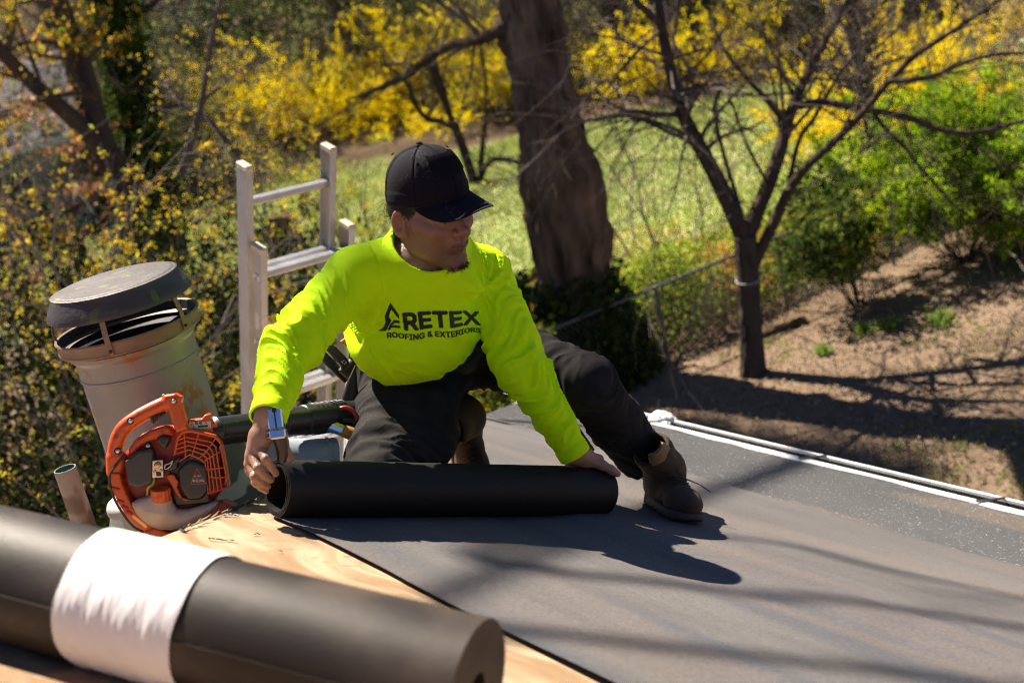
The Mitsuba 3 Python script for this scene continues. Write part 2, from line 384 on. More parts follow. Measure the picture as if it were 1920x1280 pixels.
# ------------------------------------------------------------------ rolls of felt
def spiral_roll(r0, r1, turns, length, thick, loose=0.0, seed=0, lead=None):
    """A sheet wound up: axis z from 0 to length; the outer end leaves at angle 0."""
    n = int(turns * 40) + 1
    t = np.linspace(0, 1, n)
    a = -2 * PI * turns * (1 - t)
    rr = r0 + (r1 - r0) * t
    if loose:
        rr = rr + loose * (meshkit.noise(np.stack([np.cos(a) * 1.2 + 5, np.sin(a) * 1.2, t * 3], -1), seed) - 0.5) * np.clip(1.2 - t, 0, 1)
    c = np.stack([np.cos(a), np.sin(a)], -1)
    o = np.concatenate([c * (rr + thick / 2)[:, None], (c * (rr - thick / 2)[:, None])[::-1]])
    m = len(o)
    zs = np.array([0, 0.0015, *np.linspace(0.02, length - 0.02, 6), length - 0.0015, length])
    v = np.concatenate([np.column_stack([o, np.full(m, z)]) for z in zs])
    k = np.arange(m); k2 = (k + 1) % m
    f = np.vstack([np.stack([k + a * m, k2 + a * m, k2 + (a + 1) * m, k + (a + 1) * m], 1) for a in range(len(zs) - 1)])
    h = np.arange(n - 1)
    e0 = np.stack([h, m - 1 - h, m - 2 - h, h + 1], 1)
    e1 = e0[:, ::-1] + (len(zs) - 1) * m
    return cat_meshes([(v, np.vstack([f, e0, e1]))])

bs('felt_roll_mat', {'type': 'twosided', 'b': {'type': 'bumpmap', 'scale': 0.00035, 'tex': proc(lambda p, n, uv: fbm(p.x * 420, p.y * 420, p.z * 420, 2), 0.0012),
    'b': {'type': 'principled', 'base_color': proc(lambda p, n, uv: mix((0.014, 0.0100, 0.0075), (0.052, 0.038, 0.029), smoothstep(0.30, 0.75, fbm(p.x * 9, p.y * 9, p.z * 9, 4)))), 'roughness': 0.56, 'specular': 0.32}}})
RR = 0.0625
rk = thing('felt_roll', 'black roll of roofing felt held down by the man on the roof', 'felt roll')
sp = spiral_roll(0.046, RR - 0.001, 3.6, 0.914, 0.0022, 0.006, 3)
Rr = np.stack([-N1, V(0, -1, 0), E1], 1)                             # local x points down to the deck, z along the slope
if np.linalg.det(Rr) < 0:
    Rr = np.stack([-N1, V(0, 1, 0), E1], 1)
ROLL0 = roof1(0.0, 0.0, RR + 0.0055)
sp.apply_transform(mat(Rr, ROLL0))
principled('felt_roll_dark', proc(lambda p, n, uv: mix((0.0045, 0.0042, 0.0045), (0.0105, 0.0092, 0.0085), fbm(p.x * 9, p.y * 9, p.z * 9, 4) * 0.7 + 0.3 * noise(p.x * 400, p.y * 400, p.z * 400))), 0.62, spec=0.30)
add('wound_felt', sp, 'felt_roll_dark', rk, smooth=35)

# full roll in the foreground with its paper band
fk = thing('felt_roll', 'full roll of black felt lying in the foreground wrapped with a white paper band', 'felt roll')
FR, FC, FA = 0.0875, V(-0.300, -1.268, 0.232), unit(V(-0.484, 0.847, 0.221))
lateral = unit(np.cross(N1, FA))
FN = np.cross(FA, lateral)
sp2 = spiral_roll(0.024, FR, 24, 0.914, 0.0026)
sp2.apply_transform(mat(np.stack([lateral, FN, FA], 1), FC))
add('wound_felt', sp2, 'felt_roll_mat', fk, smooth=35)
na, nz = 220, 60
A, Z = np.meshgrid(np.linspace(0, 2 * PI, na, endpoint=False), np.linspace(0, 1, nz), indexing='ij')
wr = 0.0028 * (meshkit.fbm(np.stack([np.cos(A) * 1.3, np.sin(A) * 1.3 + 3, Z * 11], -1), 3, 31) - 0.4) + 0.0016 * (meshkit.noise(np.stack([np.cos(A) * 2.5, np.sin(A) * 2.5, Z * 34], -1), 32) - 0.3)
rr = FR + 0.0024 + np.maximum(wr, -0.0006)
zz = 0.364 + 0.178 * Z + 0.006 * (meshkit.noise(np.stack([np.cos(A) * 2, np.sin(A) * 2, Z * 0], -1), 33) - 0.5)
pv = np.stack([rr * np.cos(A), rr * np.sin(A), zz], -1).reshape(-1, 3)
i, j = np.meshgrid(np.arange(na), np.arange(nz - 1), indexing='ij')
pq = np.stack([i * nz + j, ((i + 1) % na) * nz + j, ((i + 1) % na) * nz + j + 1, i * nz + j + 1], -1).reshape(-1, 4)
M2 = mat(np.stack([lateral, FN, FA], 1), FC)
pm = cat_meshes([(pv, pq)]); pm.apply_transform(M2)
principled('white_paper', (0.72, 0.715, 0.72), 0.7, spec=0.3)
pw = add('paper_band', pm, 'white_paper', fk, smooth=True)
# two torn flaps of the paper under the roll
for k, (s0, ln) in enumerate(((0.36, 0.06), (0.42, 0.09))):
    U, Wd = np.meshgrid(np.linspace(0, 1, 12), np.linspace(-0.5, 0.5, 8), indexing='ij')
    an = -PI * 0.56 - 0.25 * U
    fv = np.stack([(FR + 0.006 + 0.02 * U**2) * np.cos(an), (FR + 0.004 + 0.006 * np.sin(5 * U + k)) * np.sin(an), s0 + ln * Wd + 0.015 * np.sin(4 * U + 3 * k)], -1).reshape(-1, 3)
    i, j = np.meshgrid(np.arange(11), np.arange(7), indexing='ij')
    fm = cat_meshes([(fv, np.stack([i * 8 + j, (i + 1) * 8 + j, (i + 1) * 8 + j + 1, i * 8 + j + 1], -1).reshape(-1, 4))]); fm.apply_transform(M2)
    add('torn_flap', fm, 'white_paper', pw, smooth=True)
# measured positions (metres): trunks and limbs as (x, y, z, radius)
BIG_BASE = [7.35, 9.12, -4.0]
BIG_TRUNK = [[7.5, 9.02, -3.8, 0.5092], [7.55, 8.99, -3.48, 0.46], [7.58, 8.97, -2.97, 0.4099], [7.63, 8.94, -2.47, 0.4209], [7.66, 8.92, -1.98, 0.4525], [7.66, 8.91, -1.55, 0.4426], [7.66, 8.91, -1.19, 0.3749], [7.68, 8.9, -0.72, 0.3423], [7.7, 8.89, -0.2, 0.3272], [7.73, 8.87, 0.36, 0.3262], [7.79, 8.83, 1.17, 0.3011], [7.87, 8.78, 2.11, 0.2677], [7.96, 8.72, 2.96, 0.2412]]
BIG_LIMB_LEFT = [[7.61, 8.95, 0.17, 0.0968], [7.4, 9.08, 0.12, 0.0741], [7.4, 9.56, 0.05, 0.0645], [7.4, 10.04, 0.03, 0.0573], [7.37, 10.55, -0.09, 0.0527], [7.28, 10.96, -0.24, 0.0443], [7.16, 11.4, -0.34, 0.0291], [6.96, 11.77, -0.4, 0.0164]]
BIG_LIMB_L2 = [[7.37, 10.55, -0.09, 0.0341], [7.46, 10.6, -0.41, 0.0282], [7.63, 10.73, -0.97, 0.0225]]
SMALL_BASE = [8.38, 7.15, -4.0]
SM_TRUNK = [[8.35, 7.17, -4.1, 0.2661], [8.36, 7.16, -3.93, 0.2075], [8.39, 7.14, -3.63, 0.1804], [8.43, 7.12, -3.21, 0.1703], [8.46, 7.1, -2.88, 0.1719], [8.48, 7.08, -2.63, 0.185], [8.49, 7.08, -2.4, 0.173]]
SM_L = [[8.49, 7.08, -2.45, 0.1397], [8.45, 7.14, -2.16, 0.128], [8.4, 7.24, -1.77, 0.1218], [8.36, 7.34, -1.47, 0.1161], [8.32, 7.44, -1.18, 0.1103], [8.32, 7.53, -0.92, 0.0993], [8.36, 7.6, -0.54, 0.0907], [8.4, 7.66, -0.16, 0.0823], [8.47, 7.72, 0.26, 0.0738], [8.58, 7.75, 0.73, 0.0599], [8.69, 7.79, 1.24, 0.0433]]
SM_M = [[8.5, 7.07, -2.46, 0.1285], [8.66, 7.02, -2.21, 0.1171], [8.85, 6.97, -1.95, 0.1114], [9.06, 6.93, -1.64, 0.1001], [9.24, 6.91, -1.35, 0.0918], [9.45, 6.88, -1.09, 0.0779], [9.7, 6.84, -0.84, 0.0669], [9.96, 6.79, -0.57, 0.0558], [10.22, 6.75, -0.35, 0.0448], [10.49, 6.7, -0.07, 0.0337], [10.77, 6.65, 0.31, 0.0224]]
SM_R = [[8.51, 7.06, -2.76, 0.0956], [8.61, 6.94, -2.52, 0.0892], [8.69, 6.79, -2.27, 0.0827], [8.76, 6.64, -2.01, 0.0736], [8.87, 6.45, -1.78, 0.0646], [9.04, 6.22, -1.58, 0.0585], [9.25, 5.94, -1.31, 0.0524], [9.38, 5.72, -1.07, 0.0465], [9.5, 5.49, -0.87, 0.0408], [9.62, 5.26, -0.74, 0.0352], [9.77, 5.0, -0.6, 0.0273], [9.96, 4.72, -0.44, 0.0196], [10.13, 4.44, -0.31, 0.012]]
SM_RL = [[8.63, 6.51, -1.97, 0.043], [9.01, 6.8, -1.91, 0.0415], [9.19, 6.76, -1.56, 0.0332], [9.42, 6.7, -1.37, 0.0304], [9.78, 6.58, -0.99, 0.0249], [10.18, 6.43, -0.7, 0.0193], [10.57, 6.3, -0.52, 0.0139], [10.97, 6.16, -0.34, 0.0111]]
SM_R2 = [[9.43, 7.06, -1.3, 0.0423], [9.49, 6.66, -1.25, 0.0414], [9.5, 6.41, -1.3, 0.0409], [9.77, 6.23, -1.43, 0.0382], [10.08, 6.03, -1.6, 0.0356], [10.3, 5.89, -1.77, 0.033], [10.62, 5.68, -1.89, 0.0276], [11.04, 5.4, -1.88, 0.0221], [11.38, 5.18, -1.86, 0.0138]]
SM_R3 = [[9.34, 5.68, -1.05, 0.0309], [9.58, 5.4, -1.08, 0.0281], [10.55, 5.72, -1.16, 0.0244], [10.83, 5.54, -1.14, 0.019], [11.15, 5.33, -1.21, 0.0136]]
SM_M2 = [[9.27, 7.04, -1.38, 0.0281], [8.92, 6.92, -1.04, 0.0246], [8.86, 7.13, -0.74, 0.0219], [8.86, 7.33, -0.45, 0.0165], [8.95, 7.49, -0.13, 0.0111]]
SM_L2 = [[8.09, 7.34, -1.01, 0.0325], [7.82, 7.34, -0.94, 0.0294], [7.47, 7.31, -0.82, 0.0262], [7.08, 7.27, -0.79, 0.0206], [6.72, 7.16, -0.73, 0.0151]]
SM_L3 = [[8.36, 7.64, -0.13, 0.0437], [8.05, 7.47, 0.06, 0.0372], [8.06, 7.6, 0.17, 0.0321], [8.06, 7.78, 0.4, 0.0242], [8.02, 7.98, 0.7, 0.0135]]
SM_S1 = [[9.77, 6.24, -1.45, 0.0246], [9.84, 6.19, -1.63, 0.022], [10.0, 6.08, -1.9, 0.0193], [10.12, 6.01, -2.16, 0.0167], [10.36, 5.85, -2.6, 0.014], [10.57, 5.71, -2.87, 0.0113]]
SM_S2 = [[8.49, 7.08, -0.87, 0.0216], [8.42, 7.13, -1.07, 0.0217], [8.43, 7.12, -1.47, 0.0219], [8.47, 7.09, -1.87, 0.0221], [8.5, 7.07, -2.17, 0.0222]]
SM_S3 = [[8.77, 6.9, -1.93, 0.0193], [8.64, 6.98, -1.47, 0.0164], [8.58, 7.02, -1.06, 0.0135], [8.55, 7.04, -0.95, 0.0108]]
VINE = [[7.95, 7.07, 0.14, 0.018], [7.95, 7.07, -0.06, 0.0181], [7.99, 7.05, -0.33, 0.0182], [8.09, 6.98, -0.59, 0.0184], [8.23, 6.89, -0.73, 0.0158], [8.44, 6.75, -0.78, 0.0132]]
LEFT_BASE = [4.85, 17.05, -4.0]
LF_TRUNK = [[5.04, 16.93, -4.23, 0.2569], [5.21, 16.81, -3.22, 0.2368], [5.34, 16.73, -2.4, 0.2259], [5.47, 16.64, -1.59, 0.2152], [5.48, 16.64, -1.1, 0.2136], [5.45, 16.66, -0.65, 0.22]]
LF_L = [[5.46, 16.65, -0.73, 0.1573], [5.25, 16.69, -0.27, 0.144], [5.0, 16.72, 0.15, 0.1268], [4.72, 16.75, 0.6, 0.1137], [4.46, 16.74, 1.08, 0.1008], [4.15, 16.76, 1.7, 0.0806], [3.88, 16.73, 2.4, 0.0502]]
LF_R = [[5.47, 16.64, -0.86, 0.1734], [5.48, 16.74, -0.25, 0.1569], [5.55, 16.85, 0.33, 0.1487], [5.61, 16.99, 0.87, 0.1407], [5.63, 17.17, 1.43, 0.129], [5.73, 17.32, 2.04, 0.1094], [5.88, 17.45, 3.1, 0.0776]]
LF_B1 = [[5.36, 15.52, -0.88, 0.0637], [5.03, 15.49, -0.99, 0.0594], [4.68, 15.36, -1.08, 0.0549], [4.19, 15.33, -1.16, 0.0505], [3.73, 15.39, -1.24, 0.0429], [3.23, 15.72, -1.29, 0.0322]]
LF_B2 = [[5.51, 16.62, 0.83, 0.0384], [5.23, 16.8, 1.02, 0.0421], [4.93, 17.0, 1.11, 0.0344], [4.57, 17.23, 1.01, 0.0268]]
LF_B3 = [[5.45, 16.66, 0.23, 0.0465], [5.35, 16.72, 0.49, 0.0425], [5.33, 16.73, 0.7, 0.0385], [5.38, 16.7, 0.84, 0.0345]]
LF_B4 = [[5.35, 16.0, 0.15, 0.0339], [5.04, 15.97, 0.3, 0.0371], [4.6, 16.02, 0.32, 0.0331], [4.21, 16.27, 0.29, 0.0257], [3.88, 16.49, 0.24, 0.0184]]
IVY_BASE = [5.75, 18.1, -4.0]
IV_TRUNK = [[5.94, 17.97, -3.98, 0.2727], [6.11, 17.86, -2.92, 0.2427], [6.22, 17.79, -2.13, 0.2229], [6.31, 17.73, -1.36, 0.212], [6.39, 17.68, -0.6, 0.2014], [6.46, 17.63, 0.14, 0.1909], [6.51, 17.6, 0.88, 0.1807], [6.55, 17.57, 1.6, 0.1707], [6.66, 17.5, 2.67, 0.144]]
IV_L = [[6.67, 17.5, 0.96, 0.0656], [6.83, 17.39, 1.12, 0.0573], [7.06, 17.24, 1.26, 0.049], [7.34, 17.05, 1.55, 0.0325]]
SAPLING_BASE = [14.4, 22.3, -4.0]
SP_TRUNK = [[15.09, 21.85, -4.71, 0.1335], [15.05, 21.87, -3.82, 0.1203], [15.01, 21.9, -3.26, 0.1076], [14.96, 21.93, -2.76, 0.1011], [14.9, 21.97, -2.5, 0.0949]]
SP_A = [[14.92, 21.96, -2.66, 0.0773], [14.94, 22.04, -2.14, 0.0711], [14.99, 22.15, -1.73, 0.0652], [15.03, 22.3, -1.32, 0.0593], [15.12, 22.43, -0.91, 0.0416]]
SP_B = [[14.93, 21.95, -2.69, 0.0713], [14.7, 22.1, -2.48, 0.0712], [14.47, 22.25, -2.34, 0.0592], [14.32, 22.35, -1.98, 0.0531], [14.28, 22.38, -1.55, 0.0529], [14.1, 22.5, -1.2, 0.041], [13.87, 22.65, -0.96, 0.0292]]
SP_C = [[14.47, 22.25, -2.34, 0.0415], [14.64, 22.14, -2.12, 0.0355], [14.77, 22.06, -1.98, 0.0295]]
SP_D = [[15.09, 21.85, -4.71, 0.0849], [15.11, 21.69, -3.96, 0.078], [15.34, 21.33, -3.53, 0.0653], [15.75, 20.82, -3.71, 0.0473]]
SP_E = [[15.18, 21.79, -3.98, 0.0602], [15.38, 21.65, -3.18, 0.0538], [15.6, 21.51, -2.39, 0.0474], [15.71, 21.43, -1.58, 0.0353], [15.74, 21.42, -1.0, 0.0234]]
BACK_BASE = [15.8, 11.2, -4.0]
BK_TRUNK = [[15.86, 11.16, -4.11, 0.1569], [15.82, 11.19, -3.56, 0.1471], [15.78, 11.22, -2.93, 0.1287], [15.74, 11.24, -2.4, 0.1149], [15.71, 11.26, -1.88, 0.1014], [15.7, 11.27, -1.37, 0.0839], [15.72, 11.25, -0.71, 0.0665]]
BK_TRUNK2 = [[23.7, 26.37, -4.13, 0.2003], [23.74, 26.34, -3.36, 0.1685], [23.76, 26.33, -2.6, 0.1523], [23.71, 26.36, -1.68, 0.1209], [23.69, 26.37, -0.63, 0.0899]]
SLIM_BASE = [5.2, 11.5, -4.0]
SL_TRUNK = [[4.41, 12.02, -1.62, 0.0623], [4.47, 11.98, -1.06, 0.0585], [4.51, 11.96, -0.81, 0.0552], [4.7, 11.83, -0.55, 0.0488], [4.83, 11.74, -0.27, 0.0455], [4.96, 11.66, -0.03, 0.0392], [5.13, 11.55, 0.38, 0.0359], [5.28, 11.45, 0.76, 0.0327], [5.42, 11.36, 1.07, 0.0266], [5.52, 11.29, 1.39, 0.0205]]
SL_A = [[4.94, 11.67, -0.07, 0.0362], [5.0, 11.52, -0.23, 0.0331], [5.06, 11.31, -0.49, 0.027], [5.03, 11.14, -0.55, 0.0238]]
SL_B = [[5.0, 11.63, 0.05, 0.0271], [5.22, 11.6, 0.15, 0.0242], [5.46, 11.61, 0.24, 0.0183], [5.77, 11.6, 0.35, 0.0123]]
SL_C = [[4.93, 11.68, -0.07, 0.0272], [4.88, 11.95, 0.06, 0.0244], [4.9, 12.3, 0.29, 0.0186]]
SL_D = [[4.6, 11.9, -1.29, 0.0309], [4.77, 11.64, -1.14, 0.0306], [4.88, 11.36, -1.03, 0.0242], [5.03, 11.01, -0.88, 0.0149]]
F0 = [10.22, 8.31, -4.0]
NH = [9.95, 34.92, -0.39]
NH2 = [11.7, 33.87, -0.11]
NH3 = [8.83, 35.3, -1.37]
LOG0 = [9.21, 7.94, -4.0]
LOG1 = [9.88, 7.73, -4.0]
TUFT1 = [9.95, 6.59, -4.0]
TUFT2 = [10.23, 6.15, -4.0]
TUFT3 = [9.74, 6.78, -4.0]
TUFT4 = [9.09, 6.8, -4.0]
SHRUB_A = [12.23, 7.25, -4.0]
SHRUB_B = [10.56, 7.48, -4.0]
FORS1 = [17.54, 36.68, -4.0]
FORS2 = [19.33, 34.77, -4.0]
FORS3 = [22.38, 33.29, -4.0]
FORS4 = [20.67, 28.59, -4.0]
FORS5 = [23.78, 26.18, -4.0]
FORS6 = [23.27, 22.85, -4.0]
FORS7 = [17.62, 12.97, -4.0]
FORS8 = [18.43, 11.96, -4.0]
FORS9 = [19.21, 11.5, -4.0]
FORS0 = [19.68, 43.82, -4.0]
STUMP = [10.15, 21.73, -4.0]
# ------------------------------------------------------------------ plants: vectorised branches and leaves
def poly_tubes(P, R, sides=3):
    """n polylines (n, k, 3) with radii (n, k) as one open-ended tube mesh."""
    n, k = P.shape[:2]
    t = unit(np.gradient(P, axis=1))
    ref = np.where(np.abs(t[:, :1, 2:]) < 0.85, V(0, 0, 1), V(1, 0.2, 0))
    a = unit(np.cross(t, np.broadcast_to(ref, t.shape)))
    b = np.cross(t, a)
    ang = np.arange(sides) * 2 * PI / sides
    v = P[:, :, None] + R[:, :, None, None] * (np.cos(ang)[:, None] * a[:, :, None] + np.sin(ang)[:, None] * b[:, :, None])
    i, l, j = np.meshgrid(np.arange(n), np.arange(k - 1), np.arange(sides), indexing='ij')
    base = (i * k + l) * sides
    q = np.stack([base + j, base + (j + 1) % sides, base + sides + (j + 1) % sides, base + sides + j], -1).reshape(-1, 4)
    return v.reshape(-1, 3), np.vstack([q[:, [0, 1, 2]], q[:, [0, 2, 3]]])

def stems(p0, d, length, radius, rng, k=6, wander=0.25, lift=0.0, taper=0.35):
    """n polylines from points p0 along d; wander bends them, lift pulls them up (or down when negative)."""
    n = len(p0)
    L = np.broadcast_to(np.asarray(length, float), (n,))
    step = (L / (k - 1))[:, None]
    P = [p0]; dd = unit(d)
    for s in range(k - 1):
        dd = unit(dd + wander * rng.normal(size=(n, 3)) + V(0, 0, lift))
        P.append(P[-1] + dd * step)
    P = np.stack(P, 1)
    R = np.broadcast_to(np.asarray(radius, float), (n,))[:, None] * np.linspace(1, taper, k)[None]
    return P, R

def sprout(P, R, n, rng, length, t0=0.15, t1=1.0, spread=0.9, up=0.15, rs=0.5, **kw):
    """n side branches on random places of the polylines P."""
    m, k = P.shape[:2]
    w = np.linalg.norm(np.diff(P, axis=1), axis=-1).sum(1)
    i = rng.choice(m, n, p=w / w.sum())
    t = rng.uniform(t0, t1, n) * (k - 1.001)
    a = t.astype(int); f = (t - a)[:, None]
    p = P[i, a] * (1 - f) + P[i, a + 1] * f
    tan = unit(P[i, a + 1] - P[i, a])
    d = unit(tan * (1 - 0.5 * spread) + spread * unit(rng.normal(size=(n, 3))) + V(0, 0, up))
    r = (R[i, a] * (1 - f[:, 0]) + R[i, a + 1] * f[:, 0]) * rs * rng.uniform(0.7, 1.2, n)
    return stems(p, d, rng.uniform(*length, n), np.maximum(r, kw.pop('rmin', 0.0015)), rng, **kw)

def along(P, n, rng, jitter, t0=0.2):
    m, k = P.shape[:2]
    i = rng.integers(0, m, n)
    t = rng.uniform(t0, 1, n) * (k - 1.001)
    a = t.astype(int); f = (t - a)[:, None]
    return P[i, a] * (1 - f) + P[i, a + 1] * f + rng.normal(size=(n, 3)) * jitter

def leaf_mesh(c, size, rng, colors, width=0.5, droop=0.0, up=None):
    """One folded rhombus per point: (vertices, faces, colours)."""
    n = len(c)
    d = unit(rng.normal(size=(n, 3)) + V(0, 0, -droop))
    s = np.cross(d, unit(rng.normal(size=(n, 3))))
    if up is not None:
        s = np.cross(d, unit(rng.normal(size=(n, 3)) * up + V(0, 0, 1)))
    s = unit(s)
    nrm = np.cross(d, s)
    L = (np.asarray(size) * rng.uniform(0.6, 1.3, n))[:, None]
    W = L * width * 0.5
    v = np.stack([c, c + d * L * 0.45 + s * W + nrm * L * 0.08, c + d * L, c + d * L * 0.45 - s * W + nrm * L * 0.08], 1)
    i = np.arange(n)[:, None] * 4
    f = np.concatenate([i + [0, 1, 2], i + [0, 2, 3]], 0)
    return v.reshape(-1, 3), f, np.repeat(colors, 4, 0)

def palette(n, cols, rng, var=0.25, weights=None, where=None, freq=0.0):
    """A colour per leaf from a palette; with where and freq the choice comes in clumps."""
    cols = np.asarray(cols, float)
    w = np.cumsum(np.asarray(weights if weights is not None else np.ones(len(cols)), float)); w /= w[-1]
    u = rng.uniform(size=n)
    if freq:
        u = np.clip(0.55 * u + 0.9 * (meshkit.noise(np.asarray(where) * freq, 77) - 0.25), 0, 0.999)
    c = cols[np.searchsorted(w, u)]
    return np.clip(c * V(1.36, 1.46, 1.42) * (1 + var * rng.uniform(-1, 1, (n, 1))) * (1 + 0.08 * rng.normal(size=(n, 3))), 0.004, 1.7)

def joined(parts):
    """(vertices, faces, colours) triples into one."""
    vs, fs, cs, at = [], [], [], 0
    for v, f, c in parts:
        vs.append(v); fs.append(f + at); cs.append(np.broadcast_to(c, (len(v), 3))); at += len(v)
    return np.vstack(vs), np.vstack(fs), np.vstack(cs)

def col_ply(vfc, bsdf, smooth=False):
    return mikit.ply((vfc[0], vfc[1]), bsdf, smooth, color=np.broadcast_to(np.asarray(vfc[2]), (len(vfc[0]), 3)) * 0.55)

def bark_cols(v, base, var=0.35, fz=2.0):
    k = meshkit.fbm(v * V(9, 9, fz), 3, 3)[:, None]
    return np.clip(np.asarray(base) * (1 - var + 2 * var * k), 0.01, 0.9)

bs('leaf_mat', {'type': 'principledthin', 'base_color': VC, 'roughness': 0.42, 'diff_trans': 0.9, 'eta': 1.45, 'spec_trans': 0.0})
bs('petal_mat', {'type': 'principledthin', 'base_color': VC, 'roughness': 0.8, 'diff_trans': 1.0, 'eta': 1.2, 'spec_trans': 0.0})
bs('gloss_leaf_mat', {'type': 'principledthin', 'base_color': VC, 'roughness': 0.22, 'diff_trans': 0.55, 'eta': 1.55, 'spec_trans': 0.0})
bs('twig_mat', {'type': 'twosided', 'b': {'type': 'diffuse', 'reflectance': VC}})
bs('bark_mat', {'type': 'twosided', 'b': {'type': 'bumpmap', 'scale': 0.10, 'tex': proc(lambda p, n, uv: fbm(p.x * 16 + 2 * noise(p.z * 1.2, p.x * 3), p.y * 16, p.z * 2.6, 3), 0.006),
                                         'b': {'type': 'diffuse', 'reflectance': VC}}})

def as_stems(limbs, k=10):
    """Limb tables (x, y, z, radius) resampled to k points each."""
    A = np.stack([smooth_path(l, k) for l in limbs])
    return A[..., :3], np.maximum(A[..., 3], 0.002)

def limb_mesh(limbs, sides=10, per=6, rough=0.0, seed=0):
    parts = []
    for l in limbs:
        q = smooth_path(l, per * len(l))
        m = tube(q[:, :3], q[:, 3], sides, caps=True)
        v = m.vertices
        if rough:
            c = np.repeat(q[:, :3], sides, 0)
            d = unit(v[:len(c)] - c)
            k = meshkit.fbm(v[:len(c)] * V(3.2, 3.2, 0.9), 3, seed) - 0.5 + 0.25 * (meshkit.noise(v[:len(c)] * V(1.0, 1.0, 1.1), seed + 4) - 0.5)
            v = np.vstack([v[:len(c)] + d * rough * k[:, None] * np.repeat(q[:, 3], sides)[:, None], v[len(c):]])
        parts.append((v, m.faces))
    m = cat_meshes(parts)
    return np.asarray(m.vertices), np.asarray(m.faces)

def add_vfc(name, vfc, bsdf, parent=None, smooth=False, **kw):
    if parent and name in ('twigs', 'foliage', 'leaves', 'ivy', 'stems', 'branches'):
        kw.setdefault('kind', 'stuff')
    return add(name, col_ply(vfc, bsdf, smooth), None, parent, **kw)

# ---- the big trunk in the middle, furrowed bark, ivy at its foot
rng = np.random.default_rng(11)
bt = thing('tree', 'massive brown furrowed trunk standing in the middle with ivy at its foot', 'tree')
q = smooth_path(BIG_TRUNK, 90)
sides = 72
m = tube(q[:, :3], q[:, 3], sides)
c = np.repeat(q[:, :3], sides, 0); v = np.asarray(m.vertices); d = unit(v[:len(c)] - c)
th = np.arctan2(d[:, 1], d[:, 0])
fur = meshkit.fbm(np.stack([np.cos(th) * 6 + 0.4 * np.sin(3 * c[:, 2]), np.sin(th) * 6, c[:, 2] * 1.3], -1), 4, 5)
lump = meshkit.noise(np.stack([np.cos(th) * 1.0, np.sin(th) * 1.0, c[:, 2] * 0.7], -1), 8)
bulge = np.exp(-((c[:, 2] + 2.0) / 0.55) ** 2) * np.clip(d @ RIGHT, 0, 1) ** 2
v = np.vstack([v[:len(c)] + d * (0.20 * (np.abs(2 * fur - 1) - 0.3) + 0.12 * (lump - 0.5) + 0.06 * bulge)[:, None], v[len(c):]])
bc = np.clip(V(0.30, 0.215, 0.16) * (-0.15 + 1.9 * meshkit.fbm(v * V(7, 7, 1.6), 3, 6)[:, None]), 0.01, 1)
add_vfc('trunk', (v, np.asarray(m.faces), bc), 'bark_mat', bt, smooth=True)
lv, lf = limb_mesh([BIG_LIMB_LEFT, BIG_LIMB_L2], 8, 6, 0.25, 3)
add_vfc('limb', (lv, lf, bark_cols(lv, (0.12, 0.09, 0.07))), 'bark_mat', bt, smooth=True)
top = q[-1, :3]
hi = [np.vstack([[*(top - V(0, 0, 0.3)), 0.30], [*(top + V(-0.8, -1.2, 2.6)), 0.24], [*(top + V(-2.4, -2.2, 4.2)), 0.17], [*(top + V(-4.6, -3.2, 5.3)), 0.11], [*(top + V(-7.2, -4.4, 5.9)), 0.06]]),
      np.vstack([[*(top - V(0, 0, 0.3)), 0.32], [*(top + V(0.7, 0.3, 2.5)), 0.26], [*(top + V(0.9, 1.0, 5.5)), 0.16], [*(top + V(1.6, 1.2, 8.5)), 0.07]]),
      np.vstack([[*(top + V(-2.4, -2.2, 4.2)), 0.13], [*(top + V(-4.0, -3.6, 4.7)), 0.10], [*(top + V(-6.2, -4.6, 4.4)), 0.06], [*(top + V(-8.0, -5.6, 4.9)), 0.03]])]
lv, lf = limb_mesh(hi, 10, 6, 0.2, 4)
add_vfc('limb', (lv, lf, bark_cols(lv, (0.12, 0.09, 0.07))), 'bark_mat', bt, smooth=True)
hi2 = [np.array([[*(top - V(0, 0, 0.2)), 0.20], [3.6, 8.6, 7.9, 0.12], [1.0, 6.6, 8.5, 0.07], [0.05, 5.75, 8.42, 0.062], [0.33, 5.46, 8.29, 0.058], [0.79, 5.03, 8.08, 0.05], [1.6, 4.2, 7.75, 0.03]]),
       np.array([[1.0, 6.6, 8.5, 0.07], [-0.25, 5.45, 8.6, 0.062], [-0.1, 5.21, 8.49, 0.062], [0.30, 4.91, 8.30, 0.055], [1.1, 4.2, 7.95, 0.03]]),
       np.array([[-0.2, 5.95, 8.55, 0.05], [0.78, 5.85, 8.15, 0.035], [0.95, 5.43, 8.03, 0.035], [1.2, 4.9, 7.9, 0.02]])]
for l in hi2:
    l[:, 3] *= 0.5
    lv, lf = limb_mesh([l], 9, 7, 0.2, 14)
    add_vfc('limb', (lv, lf, bark_cols(lv, (0.12, 0.09, 0.07))), 'bark_mat', bt, smooth=True)
P, R = as_stems([BIG_LIMB_LEFT, BIG_LIMB_L2] + hi, 10)
P2, R2 = sprout(P, R, 110, rng, (0.8, 2.2), spread=0.8, k=6, wander=0.16, rs=0.35, rmin=0.006)
P3, R3 = sprout(P2, R2, 600, rng, (0.3, 0.9), spread=0.8, k=4, wander=0.18, rs=0.5, rmin=0.003)
tv = joined([(*poly_tubes(P2, R2, 5), V(0.16, 0.125, 0.10)), (*poly_tubes(P3, R3, 3), V(0.20, 0.165, 0.14))])
add_vfc('twigs', tv, 'twig_mat', bt)
n = 9000
a = rng.uniform(0, 2 * PI, n); hgt = rng.uniform(0, 1, n) ** 1.6 * 1.35
rad = 0.55 + 0.30 * (1 - hgt / 1.35) + 0.10 * rng.normal(size=n)
